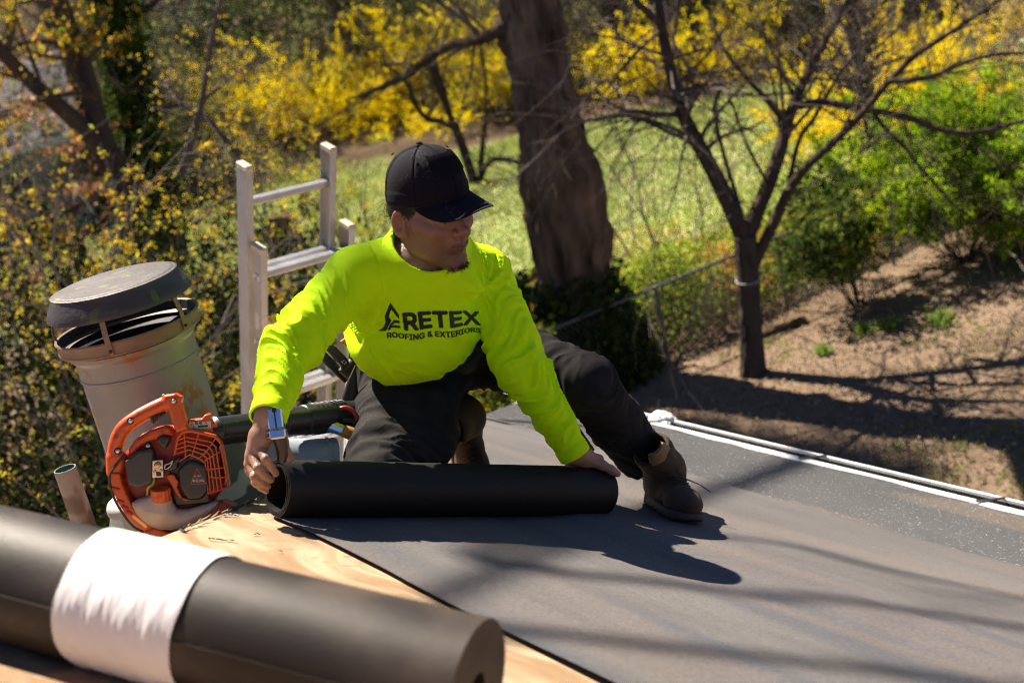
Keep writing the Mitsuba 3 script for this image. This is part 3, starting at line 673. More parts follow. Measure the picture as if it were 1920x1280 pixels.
ic = np.stack([BIG_BASE[0] + 0.15 + np.cos(a) * rad, BIG_BASE[1] + np.sin(a) * rad, -4.0 + hgt], -1)
add_vfc('ivy', leaf_mesh(ic, 0.085, rng, palette(n, [(0.035, 0.060, 0.018), (0.055, 0.085, 0.022), (0.09, 0.115, 0.03)], rng), 0.85), 'gloss_leaf_mat', bt)

# ---- the small forked tree in the yard
rng = np.random.default_rng(12)
for L_ in (SM_TRUNK, SM_L, SM_M, SM_R, SM_RL):
    for q_ in L_:
        q_[3] *= 0.70
st = thing('tree', 'slender forked tree with bare dark limbs and a white cord tied round its trunk', 'tree')
lv, lf = limb_mesh([SM_TRUNK], 20, 8, 0.22, 3)
add_vfc('trunk', (lv, lf, bark_cols(lv, (0.125, 0.104, 0.088))), 'bark_mat', st, smooth=True)
for l in (SM_L, SM_M, SM_R):
    lv, lf = limb_mesh([l], 12, 7, 0.2, 5)
    add_vfc('limb', (lv, lf, bark_cols(lv, (0.125, 0.095, 0.074))), 'bark_mat', st, smooth=True)
SMALL = [SM_RL, SM_R2, SM_R3, SM_M2, SM_L2, SM_L3, SM_S1, SM_S2, SM_S3]
for l in SMALL:
    lv, lf = limb_mesh([l], 7, 5, 0.2, 6)
    add_vfc('branch', (lv, lf, bark_cols(lv, (0.14, 0.11, 0.088))), 'bark_mat', st, smooth=True)
P, R = as_stems([SM_L, SM_M, SM_R] + SMALL, 12)
P2, R2 = sprout(P, R, 230, rng, (0.5, 1.6), t0=0.25, spread=0.75, k=7, wander=0.14, rs=0.32, rmin=0.0045, up=0.05)
P3, R3 = sprout(P2, R2, 1000, rng, (0.25, 0.85), spread=0.7, k=5, wander=0.15, rs=0.55, rmin=0.0028)
P4, R4 = sprout(P3, R3, 900, rng, (0.1, 0.35), spread=0.7, k=3, wander=0.15, rs=0.6, rmin=0.0022)
# long thin whips that hang and arch to the left, in front of the big trunk
o = np.array([SM_L[i][:3] for i in (4, 5, 6, 7, 8, 5, 6, 7, 4, 3, 6, 8)]); no = len(o)
P5, R5 = stems(o, V(-0.75, -0.35, 0.12) + 0.35 * rng.normal(size=(no, 3)), rng.uniform(1.5, 3.0, no), 0.011, rng, k=12, wander=0.10, lift=-0.06, taper=0.3)
P6, R6 = sprout(P5, R5, 90, rng, (0.3, 1.1), spread=0.7, k=7, wander=0.14, rs=0.6, rmin=0.003, up=-0.2)
tv = joined([(*poly_tubes(P2, R2, 5), V(0.17, 0.138, 0.112)), (*poly_tubes(P3, R3, 4), V(0.22, 0.185, 0.155)), (*poly_tubes(P4, R4, 3), V(0.24, 0.20, 0.17)),
             (*poly_tubes(P5, R5, 5), V(0.34, 0.29, 0.25)), (*poly_tubes(P6, R6, 4), V(0.34, 0.29, 0.25))])
add_vfc('twigs', tv, 'twig_mat', st)
vq = smooth_path(VINE, 30)
principled('cord_white', (0.36, 0.355, 0.345), 0.8)
vm = tube(vq[:, :3], vq[:, 3] * 0.75, 7)
add_vfc('vine', (np.asarray(vm.vertices), np.asarray(vm.faces), bark_cols(np.asarray(vm.vertices), (0.42, 0.36, 0.31))), 'twig_mat', st, smooth=True)
cc = V(*SM_TRUNK[4][:3]); an = np.linspace(0, 2 * PI, 40)
cd = tube(np.stack([cc[0] + (SM_TRUNK[4][3] + 0.008) * np.cos(an), cc[1] + (SM_TRUNK[4][3] + 0.008) * np.sin(an), cc[2] + 0.02 * np.cos(an - 1)], -1), 0.007, 6, caps=False)
add('cord', cd, 'cord_white', None, smooth=True, label='white cord tied around the trunk of the forked tree', cat='cord')

# ---- forked trunk on the left, the ivy clad trunk, the slim tree, the dark sapling, the trunk at the right
def bare_tree(label, trunk, limbs, seed, base, n2=60, n3=260, twig=(0.5, 1.3), tcol=(0.2, 0.165, 0.14), rough=0.2, group=None, leaves=None, lsize=0.05, ncol=None):
    r = np.random.default_rng(seed)
    t = thing('tree', label, 'tree', group)
    lv, lf = limb_mesh([trunk], 16, 7, rough, seed)
    add_vfc('trunk', (lv, lf, bark_cols(lv, base)), 'bark_mat', t, smooth=True)
    for l in limbs:
        lv, lf = limb_mesh([l], 10, 6, rough, seed + 1)
        add_vfc('limb', (lv, lf, bark_cols(lv, base)), 'bark_mat', t, smooth=True)
    P, R = as_stems(limbs + ([trunk] if len(limbs) < 2 else []), 10)
    P2, R2 = sprout(P, R, n2, r, twig, t0=0.3, spread=0.75, k=6, wander=0.14, rs=0.35, rmin=0.005)
    P3, R3 = sprout(P2, R2, n3, r, (twig[0] * 0.5, twig[1] * 0.55), spread=0.75, k=5, wander=0.16, rs=0.5, rmin=0.003)
    add_vfc('twigs', joined([(*poly_tubes(P2, R2, 5), V(*tcol) * 0.85), (*poly_tubes(P3, R3, 3), V(*tcol))]), 'twig_mat', t)
    if leaves:
        c = np.vstack([along(P3, leaves, r, 0.02), along(P2, leaves // 3, r, 0.03)])
        add_vfc('leaves', leaf_mesh(c, lsize, r, palette(len(c), ncol, r), 0.6), 'leaf_mat', t)
    return t
GOLD = [(0.78, 0.50, 0.05), (0.66, 0.50, 0.07), (0.70, 0.36, 0.05), (0.50, 0.46, 0.07)]
bare_tree('dark two-limbed trunk with long slanting limbs at the upper left', LF_TRUNK, [LF_L, LF_R + [[5.6, 16.5, 6.0, 0.06], [5.5, 16.3, 9.5, 0.03]], LF_B1, LF_B2, LF_B3, LF_B4], 21, (0.13, 0.10, 0.08), 70, 300, leaves=4200, lsize=0.085, ncol=GOLD)
IV_TRUNK = IV_TRUNK + [[6.75, 17.4, 5.5, 0.13], [6.70, 17.3, 9.0, 0.11], [6.65, 17.3, 12.5, 0.07], [6.65, 17.3, 14.5, 0.04]]
iv = bare_tree('trunk wrapped in dark green ivy beside the two-limbed trunk', IV_TRUNK, [IV_L], 22, (0.10, 0.08, 0.06), 30, 120)
r = np.random.default_rng(23)
q = smooth_path(IV_TRUNK, 200); n = 24000
i = r.integers(8, 200, n); c = q[i, :3] + unit(r.normal(size=(n, 3)) * V(1, 1, 0.35)) * (q[i, 3] + 0.02 + 0.26 * r.uniform(0, 1, n) ** 2.2 * (0.4 + 1.2 * meshkit.noise(q[i, :3] * 2.6 + r.integers(0, 2, (n, 1)) * 5, 4)) * (1 + 2.2 * np.clip((q[i, 2] - 3.0) / 4.0, 0, 1)))[:, None]
add_vfc('ivy', leaf_mesh(c, 0.09, r, palette(n, [(0.032, 0.06, 0.016), (0.06, 0.095, 0.022), (0.13, 0.17, 0.03)], r), 0.8), 'gloss_leaf_mat', iv)
bare_tree('slim pale crooked sapling just left of the ladder top', SL_TRUNK, [SL_A, SL_B, SL_C, SL_D], 24, (0.25, 0.205, 0.165), 60, 260, twig=(0.3, 0.9), tcol=(0.3, 0.25, 0.21), leaves=500, lsize=0.045, ncol=GOLD)
bare_tree('low dark forked sapling behind the cap in front of yellow blossom', SP_TRUNK, [SP_A, SP_B, SP_C, SP_D, SP_E], 25, (0.075, 0.055, 0.045), 40, 120, twig=(0.4, 1.2), tcol=(0.10, 0.08, 0.065))
bare_tree('dark trunk among the yellow blossom left of the bright green shrub', BK_TRUNK, [BK_TRUNK[3:]], 26, (0.10, 0.075, 0.06), 60, 300, tcol=(0.2, 0.165, 0.14))
bare_tree('dark leaning trunk on the far edge of the lawn beside the massive trunk', BK_TRUNK2, [BK_TRUNK2[2:]], 27, (0.09, 0.07, 0.058), 50, 220, twig=(0.8, 2.0))

# ---- bushes
def bush_parts(seed, height, spread, n1=14, n2=90, n3=260, lean=0.5, wander=0.12, lift=-0.05, scol=(0.2, 0.16, 0.13), sr=0.012):
    """Arching stems from the origin: returns the twig mesh and the polylines for leaves."""
    r = np.random.default_rng(seed)
    a = r.uniform(0, 2 * PI, n1)
    p0 = np.stack([np.cos(a), np.sin(a), a * 0], -1) * (0.12 * spread * r.uniform(0, 1, n1))[:, None]
    d = np.stack([np.cos(a) * lean, np.sin(a) * lean, np.ones(n1)], -1) * 1.0 + 0.2 * r.normal(size=(n1, 3))
    P1, R1 = stems(p0, d, r.uniform(0.75, 1.15, n1) * height * 1.12, sr, r, k=9, wander=wander, lift=lift, taper=0.4)
    P2, R2 = sprout(P1, R1, n2, r, (0.25 * height, 0.5 * height), t0=0.2, spread=0.7, k=6, wander=wander, rs=0.6, rmin=0.003, up=0.2)
    P3, R3 = sprout(P2, R2, n3, r, (0.1 * height, 0.25 * height), spread=0.8, k=4, wander=wander * 1.2, rs=0.6, rmin=0.002)
    tv = joined([(*poly_tubes(P1, R1, 6), V(*scol) * 0.8), (*poly_tubes(P2, R2, 4), V(*scol)), (*poly_tubes(P3, R3, 3), V(*scol) * 1.1)])
    return tv, P1, P2, P3, r

def group_of(key, vfcs):
    """A shapegroup per mesh list: [(vfc, bsdf)]."""
    scene[key] = {'type': 'shapegroup', **{f's{i}': col_ply(v, b) for i, (v, b) in enumerate(vfcs)}}
    return key

def place_group(key, parent, name, pos, scale=1.0, turn=0.0, sz=1.0, **kw):
    k = num((parent + '__' if parent else '') + name)
    scene[k] = {'type': 'instance', 'g': {'type': 'ref', 'id': key}, 'to_world': T().translate(list(map(float, pos))).rotate([0, 0, 1], turn).scale([scale, scale, scale * sz])}
    d = {a: b for a, b in kw.items() if b}
    if d:
        labels[k] = d
    return k

# forsythia
YEL = [(1.05, 0.76, 0.006), (1.08, 0.84, 0.02), (0.98, 0.66, 0.006), (0.80, 0.72, 0.04)]
fors = []
for s in range(3):
    tv, P1, P2, P3, r = bush_parts(40 + s, 2.4, 1.2, 26, 150, 420, lean=0.75, lift=-0.09)
    c = np.vstack([along(P3, 9000, r, 0.025, 0.0), along(P2, 4500, r, 0.03, 0.25), along(P1, 1500, r, 0.03, 0.5)])
    fors.append((group_of(f'forsythia_stems_{s}', [(tv, 'twig_mat')]), group_of(f'forsythia_bloom_{s}', [(leaf_mesh(c, 0.066, r, palette(len(c), YEL, r, 0.18, [4, 4, 2, 1]), 0.7), 'petal_mat')])))
spots = [((17.2, 37.5), 1.15, 'leftmost yellow forsythia, lying low behind the ladder top'), ((18.2, 35.4), 1.15, 'yellow forsythia second from the left in the far row'), ((20.0, 35.2), 1.0, 'wide yellow forsythia between the ladder top and the cap'),
         ((22.6, 33.4), 1.35, 'tall bright yellow forsythia behind the dark sapling'), ((21.5, 29.9), 1.0, 'yellow forsythia touching the left side of the massive trunk'), ((24.2, 32.0), 1.3, 'yellow forsythia rearing up behind the sapling, next to the massive trunk'),
         ((24.6, 26.6), 0.75, 'yellow forsythia just right of the massive trunk'), ((24.0, 23.6), 1.0, 'yellow forsythia behind the left limb of the forked tree'),
         ((17.9, 13.1), 0.72, 'yellow forsythia directly behind the right limb of the forked tree'), ((18.8, 12.2), 0.80, 'wide pale yellow forsythia behind the bright green shrub'), ((19.6, 13.6), 0.85, 'tall yellow forsythia at the upper right behind the dark trunk'),
         ((20.9, 34.0), 0.8, 'small forsythia peeking between two larger ones left of the massive trunk')]
rng = np.random.default_rng(41)
for k, (p, sc, lab) in enumerate(spots):
    t = thing('forsythia_bush', lab, 'bush', 'yellow forsythia bushes round the lawn')
    z = float(terrain(p[0], p[1]))
    a = rng.uniform(0, 360)
    place_group(fors[k % 3][0], t, 'stems', (p[0], p[1], z), sc, a, kind='stuff')
    place_group(fors[k % 3][1], t, 'blossom', (p[0], p[1], z), sc, a, kind='stuff')

BUD = [(0.84, 0.47, 0.03), (0.90, 0.58, 0.04), (0.74, 0.56, 0.05), (0.45, 0.46, 0.06), (0.76, 0.36, 0.05)]
def budding(label, pos, seed, height, n, size=0.034, cols=BUD, lean=0.6, n1=15, wts=None, dense=1.0, grp='budding shrubs beside the house'):
    tv, P1, P2, P3, r = bush_parts(seed, height, 1.0, n1, int(75 * dense), int(230 * dense), lean=lean, wander=0.20, lift=-0.045, scol=(0.36, 0.32, 0.27), sr=0.019)
    n = int(n * 0.52)
    tips = along(P3, n // 7, r, 0.01, 0.1)
    c = np.vstack([np.repeat(tips, 6, 0) + r.normal(size=(6 * len(tips), 3)) * size * 0.55, along(P2, n // 9, r, 0.03, 0.2)])
    o = V(pos[0], pos[1], float(terrain(pos[0], pos[1])))
    c = c[meshkit.fbm((c + o) * 1.25, 2, seed) > 0.44]
    t = thing('budding_shrub', label, 'shrub', grp or None)
    add_vfc('stems', (tv[0] + o, tv[1], tv[2]), 'twig_mat', t)
    add_vfc('foliage', leaf_mesh(c + o, size, r, palette(len(c), cols, r, 0.25, wts, c, 1.4), 0.55), 'leaf_mat', t)
budding('pale gold twiggy shrub at the upper right behind the bright green shrub', (20.4, 12.4), 88, 2.6, 9000, 0.07, [(0.72, 0.50, 0.14), (0.62, 0.46, 0.18), (0.78, 0.52, 0.05)], grp=None)
budding('straw coloured twiggy shrub between the forsythia and the right edge', (20.0, 10.6), 89, 2.3, 8000, 0.07, [(0.66, 0.50, 0.20), (0.55, 0.42, 0.2), (0.74, 0.52, 0.08)], grp=None)
# bright evergreen shrubs at the right, and the small glossy one
def leafy_bush(name, label, pos, seed, height, spread, n, size, cols, mat_, width=0.5, wts=None, group=None, n1=16, lean=0.5, freq=2.5, skirt=0.0, clump=1.0):
    tv, P1, P2, P3, r = bush_parts(seed, height, spread, n1, 160, 520, lean=lean, lift=0.02, scol=(0.12, 0.095, 0.075))
    c = np.vstack([along(P3, int(n * 0.7), r, size * 0.5, 0.3), along(P2, n - int(n * 0.7), r, size * 0.6, 0.45)])
    c = c[c[:, 2] > skirt * height]
    o = V(pos[0], pos[1], float(terrain(pos[0], pos[1])))
    t = thing(name, label, 'bush', group)
    add_vfc('stems', (tv[0] + o, tv[1], tv[2]), 'twig_mat', t)
    add_vfc('foliage', leaf_mesh(c + o, size, r, palette(len(c), cols, r, 0.25, wts, c, freq), width), mat_, t)
    return t
BRIGHT = [(0.06, 0.09, 0.012), (0.24, 0.36, 0.02), (0.42, 0.56, 0.025), (0.54, 0.62, 0.035)]
leafy_bush('evergreen_shrub', 'bright green sunlit shrub at the right edge behind the bare limbs', (12.35, 7.25), 51, 1.75, 1.2, 42000, 0.066, BRIGHT, 'leaf_mat', lean=0.62, skirt=0.12)
leafy_bush('evergreen_shrub', 'bright green shrub left of and behind the largest one at right', (13.6, 7.4), 52, 1.5, 1.2, 22000, 0.062, BRIGHT, 'leaf_mat', lean=0.6, skirt=0.15)
leafy_bush('evergreen_shrub', 'bright green shrub cut off by the right edge of the view', (13.1, 6.5), 53, 1.6, 1.2, 22000, 0.065, BRIGHT, 'leaf_mat', lean=0.5, skirt=0.2)
leafy_bush('evergreen_shrub', 'small glossy dark green shrub on bare stems in front of the fence', (10.55, 7.50), 54, 1.25, 0.7, 3200, 0.12, [(0.045, 0.075, 0.02), (0.08, 0.115, 0.025), (0.22, 0.25, 0.04)], 'gloss_leaf_mat', 0.42, None, None, 9, 0.30, 2.0, 0.38)

# ---- ground cover along the fence: one mass nobody could count
rng = np.random.default_rng(61)
n = 95000
x = rng.uniform(5.2, 17.5, n); y = rng.uniform(8.45, 14.0, n)
hmap = lambda x, y: np.clip(0.25 + 1.15 * meshkit.fbm(np.stack([x * 0.55, y * 0.55, x * 0], -1), 3, 62), 0, 1.3) * np.clip((13.2 - y - 0.10 * x) / 1.8, 0.06, 1) * np.clip((y - 8.35) / 0.5, 0.25, 1)
hh = hmap(x, y)
keep = rng.uniform(size=n) < np.clip(hh * 1.4, 0.1, 1)
x, y, hh = x[keep], y[keep], hh[keep]
c = np.stack([x, y, terrain(x, y) + hh * rng.uniform(0.15, 1.0, len(x)) ** 0.55], -1)
COVER = [(0.17, 0.23, 0.04), (0.36, 0.44, 0.055), (0.55, 0.57, 0.085), (0.64, 0.52, 0.09), (0.70, 0.22, 0.09)]
cv = leaf_mesh(c, 0.075, rng, palette(len(c), COVER, rng, 0.25, [3, 4, 3, 1.3, 1.1], c, 0.9), 0.55)
m = 3500; k = rng.integers(0, len(c), m)
P, R = stems(np.column_stack([x[k], y[k], terrain(x[k], y[k])]), V(0, 0, 1) + 0.4 * rng.normal(size=(m, 3)), hh[k] * 1.05 + 0.05, 0.006, rng, k=4, wander=0.15)
add_vfc('ground_cover', joined([cv, (*poly_tubes(P, R, 3), V(0.2, 0.15, 0.11))]), 'leaf_mat', kind='stuff', label='mixed green, yellow and red leafy ground cover along the wire fence', cat='ground cover')

# ---- lawn grass and fallen leaves
rng = np.random.default_rng(63)
n = 260000
x = rng.uniform(4, 27, n); y = rng.uniform(10.5, 36, n)
keep = rng.uniform(size=n) < lawn_mask(x, y) * 0.9
x, y = x[keep], y[keep]; n = len(x)
p = np.stack([x, y, terrain(x, y)], -1)
d = unit(V(0, 0, 1) + 0.6 * rng.normal(size=(n, 3)) * V(1, 1, 0.2)); s = unit(np.cross(d, rng.normal(size=(n, 3))))
h = rng.uniform(0.05, 0.13, (n, 1)) * (0.6 + 0.8 * meshkit.noise(p * V(0.8, 0.8, 0), 5)[:, None])
v = np.stack([p - s * 0.014, p + s * 0.014, p + d * h], 1).reshape(-1, 3)
gc = palette(n, [(0.26, 0.32, 0.075), (0.34, 0.38, 0.10), (0.44, 0.42, 0.18), (0.19, 0.26, 0.06)], rng, 0.2, [4, 4, 2, 2], p, 0.7)
add_vfc('lawn_grass', (v, np.arange(3 * n).reshape(-1, 3), np.repeat(gc, 3, 0)), 'leaf_mat', kind='stuff', label='short sunlit grass of the lawn beyond the fence', cat='grass')
n = 70000
x = rng.uniform(4.5, 14.5, n); y = rng.uniform(0, 11.5, n)
keep = rng.uniform(size=n) < np.clip(meshkit.fbm(np.stack([x * 0.6, y * 0.6, x * 0], -1), 3, 64) * 1.7 - 0.25, 0.05, 1)
x, y = x[keep], y[keep]; n = len(x)
p = np.stack([x, y, terrain(x, y) + rng.uniform(0.004, 0.03, n)], -1)
add_vfc('fallen_leaves', leaf_mesh(p, 0.042, rng, palette(n, [(0.22, 0.15, 0.10), (0.30, 0.21, 0.14), (0.15, 0.10, 0.065), (0.40, 0.31, 0.23)], rng, 0.3), 0.6, up=0.5), 'twig_mat', kind='stuff', label='dry brown leaves scattered over the bare yard', cat='fallen leaves')
n = 2200
x = rng.uniform(6, 13, n); y = rng.uniform(0, 8, n)
k = meshkit.fbm(np.stack([x * 0.9, y * 0.9, x * 0], -1), 3, 65) + 0.03 * (4 - y)
keep = k > 0.56
x, y = x[keep], y[keep]; n = len(x)
if n:
    x = np.repeat(x, 6) + rng.normal(size=6 * n) * 0.05; y = np.repeat(y, 6) + rng.normal(size=6 * n) * 0.05
    p = np.stack([x, y, terrain(x, y)], -1)
    d = unit(V(0, 0, 1) + 0.7 * rng.normal(size=(len(p), 3)) * V(1, 1, 0.2)); s = unit(np.cross(d, rng.normal(size=(len(p), 3))))
    v = np.stack([p - s * 0.01, p + s * 0.01, p + d * rng.uniform(0.03, 0.09, (len(p), 1))], 1).reshape(-1, 3)
    add_vfc('grass_patches', (v, np.arange(len(v)).reshape(-1, 3), np.repeat(palette(len(p), [(0.22, 0.28, 0.05), (0.34, 0.35, 0.09)], rng), 3, 0)), 'leaf_mat', kind='stuff', label='sparse grass growing in patches on the bare yard', cat='grass')
for k, (p, sc, lab) in enumerate(((TUFT1, 1.0, 'green leafy tuft on the bare yard beside the small shrub shadow'), (TUFT2, 1.3, 'rightmost green leafy tuft on the bare yard'), (TUFT3, 0.8, 'small pale green tuft left of the other tufts'), (TUFT4, 0.7, 'lowest small tuft on the bare yard nearest the forked tree'))):
    r = np.random.default_rng(70 + k); n = 90
    c = V(p[0], p[1], float(terrain(p[0], p[1]))) + r.normal(size=(n, 3)) * V(0.055, 0.055, 0.0) * sc
    d = unit(V(0, 0, 1.0) + 0.7 * r.normal(size=(n, 3))); s = unit(np.cross(d, r.normal(size=(n, 3))))
    v = np.stack([c, c + d * 0.09 * sc + s * 0.014, c + d * 0.19 * sc * r.uniform(0.5, 1.1, (n, 1)), c + d * 0.09 * sc - s * 0.014], 1).reshape(-1, 3)
    i = np.arange(n)[:, None] * 4
    add_vfc('weed_tuft', (v, np.concatenate([i + [0, 1, 2], i + [0, 2, 3]]), np.repeat(palette(n, [(0.20, 0.30, 0.06), (0.32, 0.42, 0.10)], r), 4, 0)), 'leaf_mat', label=lab, cat='plant', group='green tufts on the bare yard')

# ---- the budding thicket left of the ladder, close to the house
budding('golden budding shrub filling the view above the rusty flue', (1.9, 8.0), 81, 3.7, 15000)
budding('golden budding shrub at the left edge behind the flue cap', (0.9, 7.0), 82, 3.3, 14000)
budding('golden budding shrub between the flue and the ladder', (3.1, 8.4), 83, 2.9, 12000)
budding('golden budding shrub behind the others, below the two-limbed trunk', (2.9, 11.2), 84, 3.7, 12000, 0.042)
budding('yellow green budding shrub behind the ladder rungs', (5.6, 13.4), 85, 2.4, 11000, 0.045, [(0.55, 0.50, 0.06), (0.40, 0.42, 0.06), (0.74, 0.52, 0.06)])
budding('yellow green budding shrub between the ladder and the cap', (9.6, 17.5), 86, 1.9, 12000, 0.05, [(0.50, 0.50, 0.06), (0.36, 0.42, 0.05), (0.70, 0.55, 0.05)])
budding('rust red leaved shrub at the left edge below the slanting limb', (3.9, 16.4), 87, 3.5, 12000, 0.06, [(0.55, 0.20, 0.10), (0.62, 0.28, 0.14), (0.40, 0.15, 0.08), (0.7, 0.45, 0.25)])
SHADED_GREEN = [(0.012, 0.018, 0.006), (0.018, 0.028, 0.008), (0.045, 0.06, 0.014), (0.20, 0.22, 0.04)]  # leaf greens darkened so the colour carries the shade of the thicket
leafy_bush('evergreen_bush', 'dark glossy evergreen low at the left edge behind the small pipe', (0.9, 6.4), 91, 2.3, 1.4, 11000, 0.06, SHADED_GREEN, 'gloss_leaf_mat', 0.5, [4, 4, 2, 0.6], lean=0.7)
leafy_bush('evergreen_bush', 'dark evergreen bush behind the rusty flue', (2.2, 7.0), 92, 2.0, 1.4, 11000, 0.06, SHADED_GREEN, 'gloss_leaf_mat', 0.5, [4, 4, 2, 0.6], lean=0.7)
leafy_bush('evergreen_bush', 'light green glossy bush behind the lower ladder rungs', (3.9, 7.6), 93, 1.7, 1.3, 12000, 0.055, [(0.10, 0.14, 0.03), (0.24, 0.31, 0.05), (0.36, 0.42, 0.08)], 'gloss_leaf_mat', 0.5, lean=0.7)
leafy_bush('evergreen_bush', 'glossy green bush between the man and the massive trunk', (5.9, 8.6), 94, 1.0, 1.3, 9000, 0.07, [(0.08, 0.11, 0.025), (0.20, 0.25, 0.04), (0.35, 0.36, 0.06)], 'gloss_leaf_mat', 0.5, lean=0.7)
leafy_bush('evergreen_bush', 'deep shaded evergreen far down at the left edge', (-0.2, 7.6), 95, 2.6, 1.4, 9000, 0.07, SHADED_GREEN, 'gloss_leaf_mat', 0.5, [4, 4, 2, 0.6], lean=0.7)

leafy_bush('evergreen_bush', 'dark evergreen added for the shaded gap behind the golden shrubs at the left edge', (1.0, 9.6), 96, 2.7, 1.5, 12000, 0.075, SHADED_GREEN, 'gloss_leaf_mat', 0.5, [5, 4, 2, 0.3], lean=0.7)  # this and the next two: bushes added to darken the shaded gaps
leafy_bush('evergreen_bush', 'dark evergreen added for the shaded gap behind the golden shrub above the flue cap', (2.5, 10.0), 97, 2.6, 1.5, 12000, 0.075, SHADED_GREEN, 'gloss_leaf_mat', 0.5, [5, 4, 2, 0.3], lean=0.7)
leafy_bush('evergreen_bush', 'dark evergreen added for the shaded gap between the flue and the ladder, behind the golden shrubs', (4.0, 10.6), 98, 2.0, 1.3, 9000, 0.075, SHADED_GREEN, 'gloss_leaf_mat', 0.5, [5, 4, 2, 0.5], lean=0.7)

def whips(label, pos, seed, n1, length, side, n2=60):
    r = np.random.default_rng(seed)
    o = V(pos[0], pos[1], float(terrain(pos[0], pos[1])))
    p0 = o + r.normal(size=(n1, 3)) * V(0.25, 0.25, 0)
    P1, R1 = stems(p0, V(0, 0, 1.0) + np.asarray(side) + 0.45 * r.normal(size=(n1, 3)), r.uniform(*length, n1), 0.017, r, k=14, wander=0.09, lift=-0.035, taper=0.25)
    P2, R2 = sprout(P1, R1, n2, r, (0.5, 1.4), t0=0.3, spread=0.7, k=7, wander=0.13, rs=0.55, rmin=0.004)
    t = thing('bare_shrub', label, 'shrub', 'bare arching shrubs')
    for k in range(n1):
        v_, f_ = poly_tubes(P1[k:k + 1], R1[k:k + 1], 6)
        add_vfc('stem', (v_, f_, bark_cols(v_, (0.46, 0.41, 0.36))), 'twig_mat', t, smooth=True)
    add_vfc('twigs', (*poly_tubes(P2, R2, 4), V(0.42, 0.37, 0.33)), 'twig_mat', t)
    c = along(P2, 260, r, 0.02, 0.3)
    add_vfc('leaves', leaf_mesh(c, 0.045, r, palette(len(c), BUD, r), 0.55), 'leaf_mat', t)
whips('bare pale arching shrub reaching across the left edge above the flue', (1.5, 8.9), 141, 13, (3.6, 5.6), (0.1, 0.0, 0))
whips('bare pale arching shrub behind the ladder and the golden shrubs', (3.9, 9.8), 142, 11, (3.0, 4.8), (0.15, 0.1, 0))
whips('bare pale shrub rising beyond the fence to the left of the forked tree', (9.6, 9.8), 143, 9, (2.6, 4.4), (-0.2, 0, 0), 80)
whips('bare pale shrub rising behind the bright green shrub at the right', (13.6, 9.2), 144, 10, (3.0, 5.0), (-0.1, -0.1, 0), 90)

# ---- the wood on the slope beyond: bare trees, brush and a few evergreens
protos = []
for s in range(3):
    r = np.random.default_rng(100 + s)
    H = 11.0
    tr = np.array([[0, 0, -0.3, 0.20], [0.05, 0.03, 2, 0.17], [0.2 * r.normal(), 0.2 * r.normal(), 5, 0.13], [0.35 * r.normal(), 0.35 * r.normal(), 8, 0.08], [0.4 * r.normal(), 0.4 * r.normal(), H, 0.03]])
    lv, lf = limb_mesh([tr], 9, 6, 0.2, s)
    P0, R0 = as_stems([tr], 12)
    P1, R1 = sprout(P0, R0, 26, r, (1.4, 3.6), t0=0.12, spread=0.8, k=7, wander=0.13, rs=0.42, rmin=0.015, up=0.25)
    P2, R2 = sprout(P1, R1, 190, r, (0.6, 1.7), spread=0.75, k=5, wander=0.15, rs=0.5, rmin=0.008, up=0.15)
    P3, R3 = sprout(P2, R2, 900, r, (0.3, 0.9), spread=0.75, k=4, wander=0.15, rs=0.5, rmin=0.005)
    protos.append((group_of(f'wood_trunk_{s}', [((lv, lf, bark_cols(lv, (0.14, 0.11, 0.088))), 'twig_mat')]),
                   group_of(f'wood_crown_{s}', [(joined([(*poly_tubes(P1, R1, 5), V(0.17, 0.14, 0.115)), (*poly_tubes(P2, R2, 3), V(0.22, 0.185, 0.155)), (*poly_tubes(P3, R3, 3), V(0.27, 0.235, 0.20))]), 'twig_mat')])))
rng = np.random.default_rng(110)
k = 0
while k < 64:
    s = rng.uniform(41, 78); a = rng.uniform(-0.52, 0.50)
    x, y = CAM[0] + s * math.sin(0.5824 + a), CAM[1] + s * math.cos(0.5824 + a)
    t = thing('tree', 'bare grey tree in the wood on the slope beyond the lawn', 'tree', 'bare trees of the wood beyond the lawn')
    p = (x, y, float(terrain(x, y))); sc = rng.uniform(0.75, 1.3); tn = rng.uniform(0, 360)
    place_group(protos[k % 3][0], t, 'trunk', p, sc, tn)
    place_group(protos[k % 3][1], t, 'crown', p, sc, tn, kind='stuff')
    k += 1
tv, P1, P2, P3, r = bush_parts(120, 2.6, 1.6, 30, 260, 900, lean=0.9, wander=0.2, lift=-0.04, scol=(0.27, 0.235, 0.20), sr=0.014)
c = np.vstack([along(P3, 1800, r, 0.05), along(P2, 600, r, 0.05)])
group_of('brush_group', [(tv, 'twig_mat'), (leaf_mesh(c, 0.10, r, palette(len(c), [(0.20, 0.14, 0.08), (0.26, 0.25, 0.08), (0.14, 0.16, 0.05)], r), 0.6), 'leaf_mat')])
for k in range(150):
    s = rng.uniform(38.5, 74); a = rng.uniform(-0.52, 0.50)
    x, y = CAM[0] + s * math.sin(0.5824 + a), CAM[1] + s * math.cos(0.5824 + a)
    kk = place_group('brush_group', None, f'brushwood__{k + 1:03d}', (x, y, float(terrain(x, y))), rng.uniform(0.8, 1.7), rng.uniform(0, 360))
labels['brushwood'] = {'label': 'tangled grey brushwood filling the wood beyond the lawn', 'category': 'brushwood', 'kind': 'stuff'}
OLIVE = [(0.10, 0.11, 0.06), (0.16, 0.17, 0.10), (0.24, 0.25, 0.17)]
evs = []
